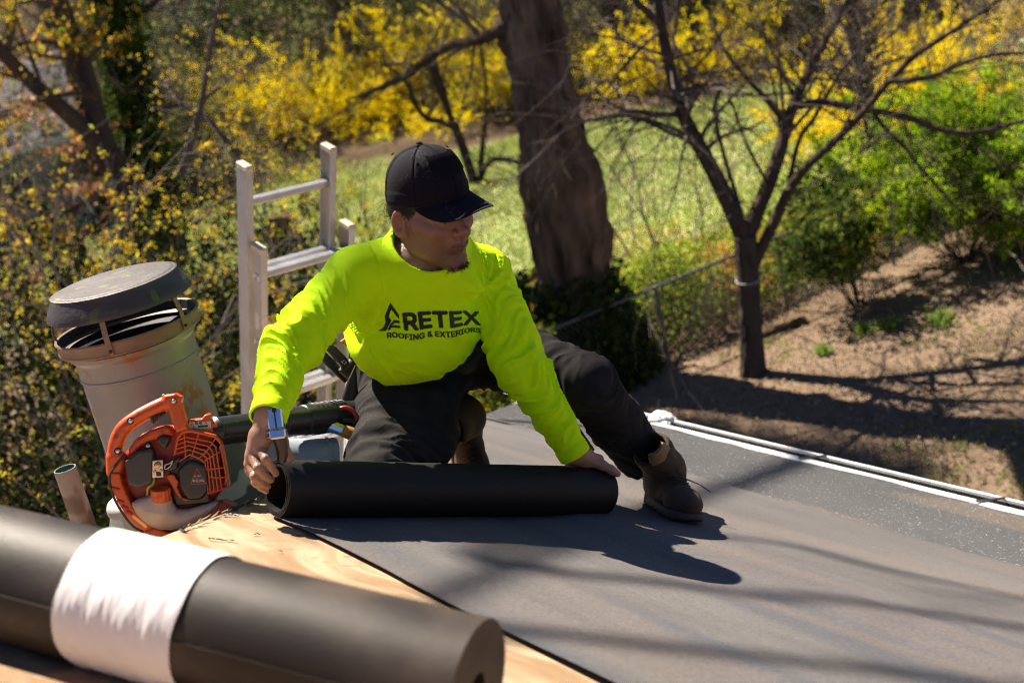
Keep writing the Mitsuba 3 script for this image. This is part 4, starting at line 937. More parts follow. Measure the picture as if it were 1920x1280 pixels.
for s, cols in enumerate(([(0.03, 0.04, 0.018), (0.055, 0.065, 0.025), (0.10, 0.11, 0.04)], OLIVE)):
    tv, P1, P2, P3, r = bush_parts(130 + s, 3.4, 1.6, 22, 200, 700, lean=0.6, lift=0.0, scol=(0.12, 0.095, 0.075), sr=0.02)
    c = np.vstack([along(P3, 10000, r, 0.06), along(P2, 3000, r, 0.06, 0.4)])
    evs.append((group_of(f'evergreen_stems_{s}', [(tv, 'twig_mat')]), group_of(f'evergreen_leaves_{s}', [(leaf_mesh(c, 0.13, r, palette(len(c), cols, r), 0.5), 'leaf_mat')])))
for (x, y, sc, s, lab) in ((21.5, 43.0, 1.25, 0, 'dark evergreen behind the forsythia left of the cap'), (18.2, 44.5, 1.1, 0, 'dark evergreen at the far end above the ladder top'), (25.0, 39.0, 1.3, 0, 'dark evergreen above the tall forsythia'),
                           (29.0, 25.5, 1.0, 1, 'greyish olive evergreen behind the left limb of the forked tree'), (28.5, 21.5, 1.05, 1, 'greyish olive evergreen between the upper limbs of the forked tree'),
                           (29.5, 18.0, 0.9, 0, 'dark evergreen at the top between the limbs of the forked tree'), (25.5, 12.2, 0.9, 1, 'greyish evergreen at the upper right edge'), (15.6, 42.0, 1.1, 1, 'olive evergreen left of the dark evergreens, behind the slim sapling'),
                           (33.0, 35.0, 1.2, 0, 'dark evergreen behind the massive trunk near the top')):
    t = thing('evergreen_tree', lab, 'tree', 'evergreens of the wood beyond the lawn')
    p = (x, y, float(terrain(x, y))); tn = float(rng.uniform(0, 360))
    place_group(evs[s][0], t, 'stems', p, sc, tn, kind='stuff')
    place_group(evs[s][1], t, 'foliage', p, sc, tn, kind='stuff')
# the man's joints (metres)
J = {'sR': V(0.436, 0.207, 0.378), 'sL': V(0.773, 0.174, 0.277), 'elR': V(0.199, 0.124, 0.307), 'wrR': V(0.053, -0.015, 0.227), 'elL': V(0.737, 0.042, 0.059), 'wrL': V(0.777, -0.029, -0.167), 'hipR': V(0.629, 0.441, 0.062), 'hipL': V(0.838, 0.415, 0.027), 'knR': V(0.322, 0.103, -0.045), 'anR': V(0.709, 0.325, -0.110), 'toR': V(0.665, 0.318, -0.276), 'knL': V(0.909, 0.035, -0.029), 'anL': V(1.128, 0.133, -0.393), 'neck': V(0.620, 0.168, 0.397), 'head': V(0.619, 0.102, 0.488), 'chest': V(0.597, 0.213, 0.271), 'belly': V(0.586, 0.261, 0.179), 'waist': V(0.685, 0.389, 0.090), 'heelL': V(1.079, 0.095, -0.492), 'toeL': V(0.995, -0.141, -0.454)}
HANDR = {'i0': V(0.0058, -0.0230, 0.1717), 'i1': V(0.0026, -0.0553, 0.1528), 'i2': V(0.0088, -0.0523, 0.1312), 'i3': V(0.0207, -0.0372, 0.1081), 'm0': V(-0.0088, -0.0149, 0.1605), 'm1': V(-0.0166, -0.0477, 0.1390), 'm2': V(-0.0073, -0.0439, 0.1182), 'm3': V(0.0094, -0.0302, 0.0968), 'r0': V(-0.0167, -0.0090, 0.1419), 'r1': V(-0.0244, -0.0368, 0.1206), 'r2': V(-0.0144, -0.0327, 0.1018), 'r3': V(0.0020, -0.0215, 0.0833), 'p0': V(-0.0181, -0.0050, 0.1232), 'p1': V(-0.0221, -0.0268, 0.1039), 'p2': V(-0.0142, -0.0232, 0.0872), 'p3': V(-0.0017, -0.0143, 0.0721), 't0': V(0.0515, -0.0310, 0.1978), 't1': V(0.0571, -0.0321, 0.1638), 't2': V(0.0585, -0.0286, 0.1417), 't3': V(0.0654, -0.0281, 0.1213), 'palm': V(0.0232, -0.0149, 0.1908)}
PRINT_O = V(0.4293, 0.1196, 0.2631)
CROTCH = V(0.5754, 0.2231, -0.0126)
FLAP = [V(0.450, 0.337, 0.142), V(0.419, 0.344, 0.107), V(0.392, 0.349, 0.069), V(0.360, 0.363, 0.051), V(0.332, 0.373, 0.027), V(0.338, 0.362, 0.009), V(0.380, 0.336, 0.012), V(0.427, 0.325, 0.066)]
# ------------------------------------------------------------------ signed distance modelling for the man
F32 = np.float32
def s_cone(p, a, b, ra, rb):
    a = np.asarray(a, F32); b = np.asarray(b, F32)
    ab = b - a
    t = np.clip((p - a) @ ab / max(float(ab @ ab), 1e-9), 0, 1)
    return np.linalg.norm(p - a - t[:, None] * ab, axis=1) - (ra + (rb - ra) * t)
def s_chain(p, pts, rad, k=0.02):
    d = None
    for i in range(len(pts) - 1):
        e = s_cone(p, pts[i], pts[i + 1], rad[i], rad[i + 1])
        d = e if d is None else smin(d, e, k)
    return d
def s_ell(p, c, R, r):
    q = (p - np.asarray(c, F32)) @ np.asarray(R, F32)
    r = np.asarray(r, F32)
    k0 = np.linalg.norm(q / r, axis=1); k1 = np.linalg.norm(q / (r * r), axis=1)
    return k0 * (k0 - 1) / np.maximum(k1, 1e-6)
def s_box(p, c, R, half, rad):
    q = np.abs((p - np.asarray(c, F32)) @ np.asarray(R, F32)) - (np.asarray(half, F32) - rad)
    return np.linalg.norm(np.maximum(q, 0), axis=1) + np.minimum(q.max(1), 0) - rad
def smin(a, b, k):
    h = np.maximum(k - np.abs(a - b), 0) / k
    return np.minimum(a, b) - h * h * k * 0.25
def smax(a, b, k):
    return -smin(-a, -b, k)

def sdf_mesh(f, lo, hi, h, smooth_it=0):
    """Surface nets of f < 0 on a grid of step h; blocks far from the surface are skipped."""
    B = 8
    lo = np.asarray(lo, float); n = np.ceil((np.asarray(hi) - lo) / h / B).astype(int)
    D = np.empty(tuple(n * B + 1), F32)
    ci = np.stack(np.meshgrid(*[np.arange(k) for k in n], indexing='ij'), -1).reshape(-1, 3)
    cen = (lo + (ci * B + B / 2) * h).astype(F32)
    dc = np.concatenate([f(cen[i:i + 200000]) for i in range(0, len(cen), 200000)])
    big = np.repeat(np.repeat(np.repeat(dc.reshape(tuple(n)), B, 0), B, 1), B, 2)
    D[:-1, :-1, :-1] = big; D[-1] = D[-2]; D[:, -1] = D[:, -2]; D[:, :, -1] = D[:, :, -2]
    act = ci[np.abs(dc) < h * B * 0.95 + 0.012]
    o = np.stack(np.meshgrid(*[np.arange(B + 1)] * 3, indexing='ij'), -1).reshape(-1, 3)
    for s in range(0, len(act), 400):
        idx = (act[s:s + 400, None] * B + o[None]).reshape(-1, 3)
        D[idx[:, 0], idx[:, 1], idx[:, 2]] = f((lo + idx * h).astype(F32))
    S = D < 0
    c = S[:-1, :-1, :-1].astype(np.int8)
    for a, b, e in ((1, 0, 0), (0, 1, 0), (0, 0, 1), (1, 1, 0), (1, 0, 1), (0, 1, 1), (1, 1, 1)):
        c = c + S[a:D.shape[0] - 1 + a, b:D.shape[1] - 1 + b, e:D.shape[2] - 1 + e]
    cells = np.argwhere((c > 0) & (c < 8))
    acc = np.zeros((len(cells), 3)); cnt = np.zeros(len(cells))
    corners = [(x, y, z) for x in (0, 1) for y in (0, 1) for z in (0, 1)]
    for ca in corners:
        for ax in range(3):
            if ca[ax] == 0:
                cb = list(ca); cb[ax] = 1
                va = D[cells[:, 0] + ca[0], cells[:, 1] + ca[1], cells[:, 2] + ca[2]]
                vb = D[cells[:, 0] + cb[0], cells[:, 1] + cb[1], cells[:, 2] + cb[2]]
                x = (va < 0) != (vb < 0)
                t = np.where(x, va / np.where(va == vb, 1, va - vb), 0)
                q = np.array(ca, float)[None] + np.eye(3)[ax] * t[:, None]
                acc += q * x[:, None]; cnt += x
    v = lo + (cells + acc / cnt[:, None]) * h
    ID = np.full(c.shape, -1, np.int32); ID[cells[:, 0], cells[:, 1], cells[:, 2]] = np.arange(len(cells))
    quads = []
    for ax in range(3):
        u, w = [(1, 2), (2, 0), (0, 1)][ax]
        sl = [slice(1, -1)] * 3; sl[ax] = slice(0, -1)
        sl2 = list(sl); sl2[ax] = slice(1, None)
        a, b = S[tuple(sl)], S[tuple(sl2)]
        for flip, m in ((False, a & ~b), (True, ~a & b)):
            e = np.argwhere(m); e[:, u] += 1; e[:, w] += 1
            g = []
            for du, dw in ((-1, -1), (0, -1), (0, 0), (-1, 0)):
                k = e.copy(); k[:, u] += du; k[:, w] += dw
                g.append(ID[k[:, 0], k[:, 1], k[:, 2]])
            g = np.stack(g, 1)
            quads.append(g[:, ::-1] if flip else g)
    q = np.vstack(quads)
    q = q[(q >= 0).all(1)]
    m = trimesh.Trimesh(v, np.vstack([q[:, [0, 1, 2]], q[:, [0, 2, 3]]]), process=False)
    if smooth_it:
        trimesh.smoothing.filter_taubin(m, iterations=smooth_it)
    return m

def vnormals(m):
    v, f = np.asarray(m.vertices), np.asarray(m.faces)
    n = np.zeros_like(v); fn = np.cross(v[f[:, 1]] - v[f[:, 0]], v[f[:, 2]] - v[f[:, 0]])
    for k in range(3):
        np.add.at(n, f[:, k], fn)
    return unit(n)
# ------------------------------------------------------------------ the man
man = thing('person', 'kneeling person in neon yellow long sleeved shirt and black cap pressing down a felt roll', 'person')
J['knR'] = J['knR'] - N1 * 0.022
S_ = unit(J['sL'] - J['sR'])                                          # across the shoulders, to his left
mid_s = (J['sL'] + J['sR']) / 2; mid_h = (J['hipL'] + J['hipR']) / 2
UPT = unit(mid_s - mid_h); FR_T = unit(np.cross(UPT, S_))              # chest direction
if FR_T @ (CAM - mid_s) < 0:
    FR_T = -FR_T
S_ = unit(S_ - UPT * (S_ @ UPT))
TR = np.stack([S_, UPT, FR_T], 1)
# head frame
HF = unit(V(0.11, -0.975, -0.185)); HU = unit(V(0.02, -0.18, 0.98) - HF * (V(0.02, -0.18, 0.98) @ HF)); HS = np.cross(HF, HU)   # HS: to his right
HC = J['head']
HL = lambda s, f, u: HC + HS * s + HF * f + HU * u
HR = np.stack([HS, HF, HU], 1)

def head_sdf(p):
    d = s_ell(p, HL(0, -0.012, 0.022), HR, (0.076, 0.096, 0.104))
    d = smin(d, s_ell(p, HL(0, 0.030, -0.035), HR, (0.062, 0.066, 0.082)), 0.03)
    d = smin(d, s_cone(p, HL(0, 0.066, -0.106), HL(0.052, 0.008, -0.066), 0.019, 0.018), 0.03)
    d = smin(d, s_cone(p, HL(0, 0.066, -0.106), HL(-0.052, 0.008, -0.066), 0.019, 0.018), 0.03)
    d = smin(d, s_cone(p, HL(-0.008, 0.078, -0.107), HL(0.008, 0.078, -0.107), 0.0135, 0.0135), 0.016)
    for s in (1, -1):
        d = smin(d, s_cone(p, HL(0.046 * s, 0.066, -0.020), HL(0.060 * s, 0.034, -0.012), 0.020, 0.016), 0.022)
        d = smin(d, s_cone(p, HL(0.010 * s, 0.092, 0.020), HL(0.048 * s, 0.074, 0.020), 0.0105, 0.010), 0.016)
        d = smax(d, -s_ell(p, HL(0.031 * s, 0.101, 0.004), HR, (0.019, 0.021, 0.013)), 0.012)
        d = smin(d, s_ell(p, HL(0.031 * s, 0.078, 0.003), HR, (0.0155, 0.0145, 0.012)), 0.006)      # lids over the eyeball
        d = smax(d, -s_cone(p, HL(0.020 * s, 0.0965, 0.001), HL(0.043 * s, 0.0885, 0.002), 0.0026, 0.0026), 0.003)
    d = smin(d, s_chain(p, [HL(0, 0.088, 0.014), HL(0, 0.103, -0.010), HL(0, 0.1165, -0.024)], [0.0090, 0.0105, 0.0140], 0.006), 0.009)
    for s in (1, -1):
        d = smin(d, s_ell(p, HL(0.0155 * s, 0.102, -0.028), HR, (0.0090, 0.012, 0.0092)), 0.007)
        d = smax(d, -s_cone(p, HL(0.0065 * s, 0.110, -0.038), HL(0.0085 * s, 0.102, -0.030), 0.0038, 0.0034), 0.003)
    d = smin(d, s_ell(p, HL(0, 0.086, -0.058), HR, (0.030, 0.016, 0.022)), 0.014)                  # muzzle
    d = smin(d, s_chain(p, [HL(-0.023, 0.088, -0.057), HL(0, 0.1005, -0.0525), HL(0.023, 0.088, -0.057)], [0.0045, 0.0072, 0.0045], 0.004), 0.004)
    d = smin(d, s_chain(p, [HL(-0.020, 0.088, -0.062), HL(0, 0.0985, -0.0665), HL(0.020, 0.088, -0.062)], [0.0045, 0.0082, 0.0045], 0.004), 0.004)
    d = smax(d, -s_chain(p, [HL(-0.024, 0.0935, -0.0592), HL(0, 0.1075, -0.0592), HL(0.024, 0.0935, -0.0592)], [0.0022, 0.0032, 0.0022], 0.003), 0.002)
    for s in (1, -1):                                                                                # ears
        ER = HR @ rot([0, 0, 1], 18 * s)
        e = s_ell(p, HL(0.083 * s, -0.014, -0.006), ER, (0.011, 0.020, 0.034))
        e = smax(e, -s_ell(p, HL(0.0925 * s, -0.009, 0.000), ER, (0.0105, 0.0125, 0.023)), 0.006)
        e = smin(e, s_ell(p, HL(0.079 * s, 0.001, -0.032), HR, (0.007, 0.008, 0.010)), 0.010)
        d = smin(d, e, 0.007)
    # neck
    d = smin(d, s_cone(p, HL(0, -0.030, -0.050), J['neck'] - UPT * 0.02 - FR_T * 0.01, 0.056, 0.062), 0.03)
    d = smin(d, s_cone(p, HL(0.045, -0.01, -0.045), J['neck'] + FR_T * 0.045 - UPT * 0.045 - S_ * 0.02, 0.016, 0.013), 0.03)
    return d

def finger(pts, r):
    return lambda p: s_chain(p, pts, r, 0.006)

def px_frame(o, dx, dy, dz):
    """A point dx metres to the right, dy up, dz away as the man's hands are measured from o."""
    return o + RIGHT * dx + UPV * dy + FWD * dz

ROLL_AX = E1
RL_C = ROLL0                                                           # centre of the roll's left end
# right hand: back towards the viewer's left, fingers over the end of the roll into its core
W0 = J['wrR']
K = {'mc_m': HANDR['m0'], 'mc_p': HANDR['p0']}
R_FINGERS = [([HANDR[c + k] for k in '0123'], r) for c, r in (('i', [0.0112, 0.0098, 0.0086, 0.0074]), ('m', [0.0112, 0.0098, 0.0086, 0.0074]), ('r', [0.0105, 0.0090, 0.0080, 0.0070]), ('p', [0.0095, 0.0082, 0.0072, 0.0064]))]
R_THUMB = ([HANDR['t' + k] for k in '0123'], [0.0150, 0.0120, 0.0105, 0.0085])
def hand_r(p):
    d = s_chain(p, [J['wrR'] + unit(J['elR'] - J['wrR']) * 0.10, J['wrR'], HANDR['palm']], [0.033, 0.0265, 0.0215], 0.02)
    for c, r in R_FINGERS:
        d = smin(d, s_cone(p, HANDR['palm'] + (c[0] - HANDR['palm']) * 0.1, c[0], 0.0185, 0.0112), 0.014)
    for c, r in R_FINGERS:
        e = s_chain(p, c, r, 0.003)
        e = np.minimum(e, s_ell(p, c[0], np.eye(3), (0.0118,) * 3))
        e = smin(e, s_ell(p, c[1], np.eye(3), (0.0108,) * 3), 0.003)
        d = smin(d, e, 0.0022)
    return smin(d, s_chain(p, *R_THUMB, 0.005), 0.010)
# left hand: over the right end of the roll, thumb towards the viewer
W1 = J['wrL']
TOPR = ROLL0 + E1 * 0.885 + N1 * RR
pn = TOPR + N1 * 0.020
L_PALM = TOPR - E1 * 0.030 + N1 * 0.028 + V(0, 0.006, 0)
def over(a, e, lift=0.011):
    """A point on the roll's skin: a degrees from its top towards the far side (negative: towards the viewer), e metres along it."""
    t = math.radians(a)
    return ROLL0 + E1 * e + (N1 * math.cos(t) + V(0, 1, 0) * math.sin(t)) * (RR + lift)
L_FINGERS = [([over(8, 0.898, 0.016), over(35, 0.912, 0.013), over(62, 0.916, 0.011), over(84, 0.916, 0.010)], [0.0115, 0.0105, 0.0095, 0.0085]),
             ([over(14, 0.876, 0.016), over(44, 0.886, 0.013), over(74, 0.890, 0.011), over(98, 0.890, 0.010)], [0.0118, 0.0108, 0.0096, 0.0086]),
             ([over(16, 0.854, 0.016), over(46, 0.860, 0.013), over(74, 0.864, 0.011), over(96, 0.864, 0.010)], [0.0112, 0.0102, 0.0092, 0.0082]),
             ([over(16, 0.832, 0.016), over(42, 0.836, 0.012), over(66, 0.838, 0.010), over(84, 0.838, 0.009)], [0.0100, 0.0092, 0.0084, 0.0076])]
L_THUMB = ([over(-8, 0.850, 0.018), over(-22, 0.876, 0.014), over(-34, 0.898, 0.011), over(-42, 0.914, 0.009)], [0.016, 0.0125, 0.0112, 0.0092])
def hand_l(p):
    d = s_chain(p, [J['wrL'] + unit(J['elL'] - J['wrL']) * 0.10, J['wrL'], over(0, 0.835, 0.024)], [0.033, 0.027, 0.022], 0.02)
    for c, r in L_FINGERS:
        d = smin(d, s_cone(p, over(2, 0.838, 0.022), c[0], 0.019, 0.0125), 0.016)
        d = smin(d, s_chain(p, c, r, 0.004), 0.006)
    return smin(d, s_chain(p, *L_THUMB, 0.006), 0.014)

CH = J['chest']; BE = J['belly']
PEL = mid_h + UPT * 0.03
def body_core(p):
    d = s_ell(p, CH - FR_T * 0.02, TR, (0.155, 0.17, 0.10))
    d = smin(d, s_ell(p, BE - FR_T * 0.01, TR, (0.140, 0.14, 0.095)), 0.05)
    d = smin(d, s_ell(p, PEL, TR, (0.150, 0.12, 0.105)), 0.05)
    d = smin(d, s_cone(p, J['sR'], J['sL'], 0.055, 0.055), 0.05)
    d = smin(d, s_chain(p, [J['sR'], J['elR'], J['wrR']], [0.050, 0.040, 0.028], 0.02), 0.03)
    d = smin(d, s_chain(p, [J['sL'], J['elL'], J['wrL']], [0.050, 0.040, 0.028], 0.02), 0.03)
    d = smin(d, s_chain(p, [J['hipR'], J['knR'], J['anR']], [0.075, 0.046, 0.036], 0.02), 0.03)
    d = smin(d, s_chain(p, [J['hipL'], J['knL'], J['anL']], [0.075, 0.044, 0.036], 0.02), 0.03)
    d = smin(d, s_cone(p, J['anR'], J['anR'] + V(0.02, 0.055, -0.10), 0.032, 0.022), 0.02)
    d = smin(d, s_cone(p, J['anL'], J['toeL'] + N1 * 0.045 + V(0.01, 0.05, 0), 0.035, 0.025), 0.02)
    d = smin(d, s_cone(p, J['neck'] - UPT * 0.03 - FR_T * 0.01, J['neck'], 0.062, 0.060), 0.03)
    return d

pts_all = np.array(list(J.values()))
lo, hi = pts_all.min(0) - 0.16, pts_all.max(0) + 0.18
core = sdf_mesh(body_core, lo, hi, 0.0075)
headm = sdf_mesh(head_sdf, HC - 0.26, HC + 0.20, 0.0022)
hr = sdf_mesh(hand_r, np.minimum(W0, K['mc_p']) - 0.10, W0 + 0.13, 0.0020, 1)
hl = sdf_mesh(hand_l, np.minimum(W1, over(0, 0.9)) - 0.13, np.maximum(W1, over(0, 0.9)) + 0.13, 0.0024, 2)
def to_manifold(m):
    m = trimesh.Trimesh(m.vertices, m.faces, process=True)
    return manifold3d.Manifold(manifold3d.Mesh(np.asarray(m.vertices, np.float32), np.asarray(m.faces, np.uint32)))
ms = [to_manifold(m) for m in (core, headm, hr, hl)]
if all(x.status() == manifold3d.Error.NoError for x in ms):
    u = ms[0]
    for x in ms[1:]:
        u = u + x
    mm = u.to_mesh()
    body = trimesh.Trimesh(np.asarray(mm.vert_properties)[:, :3], np.asarray(mm.tri_verts), process=False)
else:
    body = cat_meshes([core, headm, hr, hl])
bv = np.asarray(body.vertices)
q = (bv - HC) @ HR
skin = np.tile(V(0.34, 0.172, 0.108), (len(bv), 1)) * (0.92 + 0.16 * meshkit.fbm(bv * 90, 2, 5)[:, None])
lip = np.exp(-((q[:, 0] / 0.024) ** 4 + ((q[:, 2] + 0.0595) / 0.0085) ** 2)) * (q[:, 1] > 0.085)
skin = skin * (1 - 0.55 * lip[:, None]) + V(0.27, 0.095, 0.075) * 0.55 * lip[:, None]
red = np.exp(-(((np.abs(q[:, 0]) - 0.045) / 0.03) ** 2 + ((q[:, 2] + 0.025) / 0.03) ** 2)) * (q[:, 1] > 0.03) + np.exp(-((q[:, 0] / 0.014) ** 2 + ((q[:, 2] + 0.024) / 0.012) ** 2)) * (q[:, 1] > 0.09) + 1.0 * (np.abs(q[:, 0]) > 0.072) * (np.abs(q[:, 2]) < 0.05)
skin = skin * (1 - 0.34 * np.clip(red, 0, 1)[:, None]) + V(0.42, 0.11, 0.075) * 0.34 * np.clip(red, 0, 1)[:, None]
stub = np.exp(-((q[:, 0] / 0.045) ** 4 + ((q[:, 2] + 0.085) / 0.035) ** 4)) * (q[:, 1] > 0.05)
skin = skin * (1 - 0.50 * (stub * (0.4 + 0.9 * meshkit.noise(bv * 500, 9)))[:, None])
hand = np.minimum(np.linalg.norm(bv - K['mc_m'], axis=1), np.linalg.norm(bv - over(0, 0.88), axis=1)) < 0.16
skin[hand] = skin[hand] * V(1.35, 1.45, 1.5)  # hands painted lighter as sunlit; the base skin is toned for a shaded face
bs('skin', {'type': 'twosided', 'b': {'type': 'bumpmap', 'scale': 0.0008, 'tex': proc(lambda p, n, uv: fbm(p.x * 380, p.y * 380, p.z * 380, 2), 0.0008), 'b': {'type': 'principled', 'base_color': VC, 'roughness': 0.46, 'specular': 0.45}}})
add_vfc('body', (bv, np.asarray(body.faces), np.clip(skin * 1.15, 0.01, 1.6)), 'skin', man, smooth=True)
# eyes, brows
principled('eye_white', (0.22, 0.19, 0.17), 0.4)
principled('eye_dark', (0.02, 0.014, 0.010), 0.1)
principled('hair', (0.028, 0.017, 0.010), 0.5, spec=0.4)
for s in (1, -1):
    e = add('eye', placed(trimesh.creation.icosphere(3, 0.0112), np.eye(3), HL(0.031 * s, 0.0785, 0.002)), 'eye_white', man, smooth=True)
    add('iris', placed(trimesh.creation.icosphere(3, 0.0062), np.eye(3), HL(0.0325 * s, 0.0845, 0.001)), 'eye_dark', e, smooth=True)

def hairs(P0, D, L, R, seed, k=5, wander=0.10, lift=-0.1):
    r = np.random.default_rng(seed)
    P, Rr_ = stems(P0, D, L, R, r, k=k, wander=wander, lift=lift, taper=0.3)
    return poly_tubes(P, Rr_, 3)
r = np.random.default_rng(5)
brow = []
for s in (1, -1):
    t = r.uniform(0, 1, 130)
    o = HL(0, 0, 0) + np.outer(s * (0.014 + 0.036 * t), HS) + np.outer(0.1015 - 0.022 * t ** 2, HF) + np.outer(0.021 + 0.005 * np.sin(2.5 * t) + 0.003 * r.normal(size=130), HU)
    brow.append(hairs(o, np.outer(np.ones(130) * s, HS) + 0.3 * HF + 0.4 * r.normal(size=(130, 3)), 0.010, 0.0007, 6 + s))
add('eyebrows', cat_meshes(brow), 'hair', man, kind=None)
# goatee: hairs on the chin
n = 420
a = r.uniform(-1, 1, n)
o = HL(0, 0, 0) + np.outer(0.024 * a, HS) + np.outer(0.088 - 0.012 * a * a + 0.004 * r.normal(size=n), HF) + np.outer(-0.112 + 0.010 * r.uniform(-0.3, 1, n) * (1 - 0.5 * np.abs(a)), HU)
gt = hairs(o, HF * 0.5 - HU * 0.8 + 0.45 * r.normal(size=(n, 3)), r.uniform(0.008, 0.020, n), 0.0007, 8, lift=-0.05)
add('goatee', cat_meshes([gt]), 'hair', man)
# hair below the cap, combed back over the temples, a few loose strands behind
SK = lambda s_, f_, u_: (s_, f_, u_)
def hair_sdf(p):
    d = s_ell(p, HL(0, -0.014, 0.020), HR, (0.0785, 0.0985, 0.100))
    q = (p - HC.astype(F32)) @ HR.astype(F32)
    front = q[:, 1] - (0.040 + 0.50 * (q[:, 2] - 0.035))                       # hairline leaning back towards the ear
    front = np.minimum(front, np.maximum(q[:, 1] - 0.026, -0.030 - q[:, 2]) + 0.0 * q[:, 0])   # sideburn
    d = smax(d, front, 0.006)
    d = smax(d, -(q[:, 2] + 0.048 - 0.25 * q[:, 1]), 0.012)
    ear = np.hypot(q[:, 1] + 0.016, (q[:, 2] + 0.006) * 0.72) - 0.024
    d = smax(d, np.where(np.abs(q[:, 0]) > 0.05, -ear, -1.0), 0.004)
    return d + 0.0011 * np.sin(q[:, 2] * 900 + 5 * np.sin(q[:, 1] * 60))
hm = sdf_mesh(hair_sdf, HC - 0.15, HC + 0.15, 0.0024)
parts = [(hm.vertices, hm.faces)]
n = 900
sd_ = np.where(r.uniform(size=n) < 0.65, 1.0, -1.0)
f0 = r.uniform(-0.085, 0.030, n)
u0 = np.where(f0 > -0.03, r.uniform(0.022, 0.044, n), r.uniform(-0.035, 0.035, n))
e2 = 1 - ((f0 + 0.014) / 0.0985) ** 2 - ((u0 - 0.020) / 0.100) ** 2
s0 = 0.0785 * np.sqrt(np.clip(e2, 0.02, 1)) + 0.0008
o = HL(0, 0, 0) + np.outer(sd_ * s0, HS) + np.outer(f0, HF) + np.outer(u0, HU)
nrm_ = unit(np.outer(sd_ * s0 / 0.0785 ** 2, HS) + np.outer((f0 + 0.014) / 0.0985 ** 2, HF) + np.outer((u0 - 0.02) / 0.1 ** 2, HU))
dr_ = -HF - 0.45 * HU + 0.10 * r.normal(size=(n, 3))
dr_ = unit(dr_ - nrm_ * ((dr_ * nrm_).sum(1, keepdims=True) + 0.10)) + 0.10 * nrm_
parts.append(hairs(o, dr_, r.uniform(0.018, 0.040, n), 0.0007, 10, k=6, wander=0.05, lift=-0.04))
n = 60
o = HL(0, 0, 0) + np.outer(r.uniform(0.0, 0.06, n), HS) + np.outer(-0.105 + 0.01 * r.normal(size=n), HF) + np.outer(r.uniform(-0.03, 0.03, n), HU)
parts.append(hairs(o, -HF + 0.5 * HS - 0.5 * HU + 0.35 * r.normal(size=(n, 3)), r.uniform(0.02, 0.055, n), 0.00045, 11, k=7, wander=0.22, lift=-0.10))
add('hair', cat_meshes([(np.asarray(a), np.asarray(b)) for a, b in parts]), 'hair', man, smooth=True)

# ------------------------------------------------------------------ cap
CAPC = HL(0, -0.004, 0.066)
HRc = HR @ rot([1, 0, 0], 3)
n1, n2_ = 240, 48
A, B_ = np.meshgrid(np.linspace(0, 2 * PI, n1, endpoint=False), np.linspace(0, 1, n2_), indexing='ij')
el = B_ * PI / 2
prof_r = np.cos(el) ** 0.80
prof_z = np.sin(el) ** 0.92
ca, sa = np.cos(A), np.sin(A)
R0 = np.stack([0.0895 * ca, np.where(sa > 0, 0.108, 0.106) * sa], -1)
low_z = -0.022 - 0.016 * np.clip(-sa, 0, 1) - 0.004 * np.clip(sa, 0, 1)
zc = low_z + (0.092 - low_z) * prof_z
seam = np.zeros_like(A)
for a0 in (PI / 2, -PI / 2, PI / 6, 5 * PI / 6, -PI / 6, -5 * PI / 6):
    dd = np.abs((A - a0 + PI) % (2 * PI) - PI) * prof_r
    seam -= 0.0030 * np.exp(-(dd / 0.016) ** 2)
puff = 0.004 * np.clip(np.sin(A), 0, 1) ** 2 * np.sin(el * 1.1) + 0.0025 * (meshkit.noise(np.stack([ca * 2, sa * 2, B_ * 3], -1), 3) - 0.5)
band = 0.0014 * ((B_ < 0.14) & (B_ > 0.0))
loc = np.stack([R0[..., 0] * prof_r, R0[..., 1] * prof_r, zc], -1)
nrm = unit(np.stack([ca * np.cos(el), sa * np.cos(el), np.sin(el)], -1))
loc = loc + nrm * (seam + puff + band)[..., None]
cv_ = CAPC + loc.reshape(-1, 3) @ HRc.T
i, j = np.meshgrid(np.arange(n1), np.arange(n2_ - 1), indexing='ij')
cq = np.stack([i * n2_ + j, ((i + 1) % n1) * n2_ + j, ((i + 1) % n1) * n2_ + j + 1, i * n2_ + j + 1], -1).reshape(-1, 4)
bs('cap_cloth', {'type': 'twosided', 'b': {'type': 'bumpmap', 'scale': 0.0006, 'tex': proc(lambda p, n, uv: fbm(p.x * 900, p.y * 900, p.z * 900, 2), 0.0006),
   'b': {'type': 'principled', 'base_color': proc(lambda p, n, uv: mi.Color3f(0.008, 0.0072, 0.0115) + 0.05 * dr.select(noise(p.x * 480, p.y * 480, p.z * 480) * (0.45 + 0.75 * noise(p.x * 22, p.y * 22, p.z * 22)) > 0.80, mi.Color3f(1.0), mi.Color3f(0.0))), 'roughness': 0.9, 'specular': 0.12, 'sheen': 0.08}}})
cap = add('cap', cat_meshes([(cv_, cq)]), 'cap_cloth', man, smooth=True)
CL = lambda s, f, u: CAPC + HRc @ V(s, f, u)
add('button', placed(trimesh.creation.icosphere(2, 0.007), HRc @ np.diag([1, 1, 0.5]), CL(0, 0, 0.099)), 'cap_cloth', cap, smooth=True)
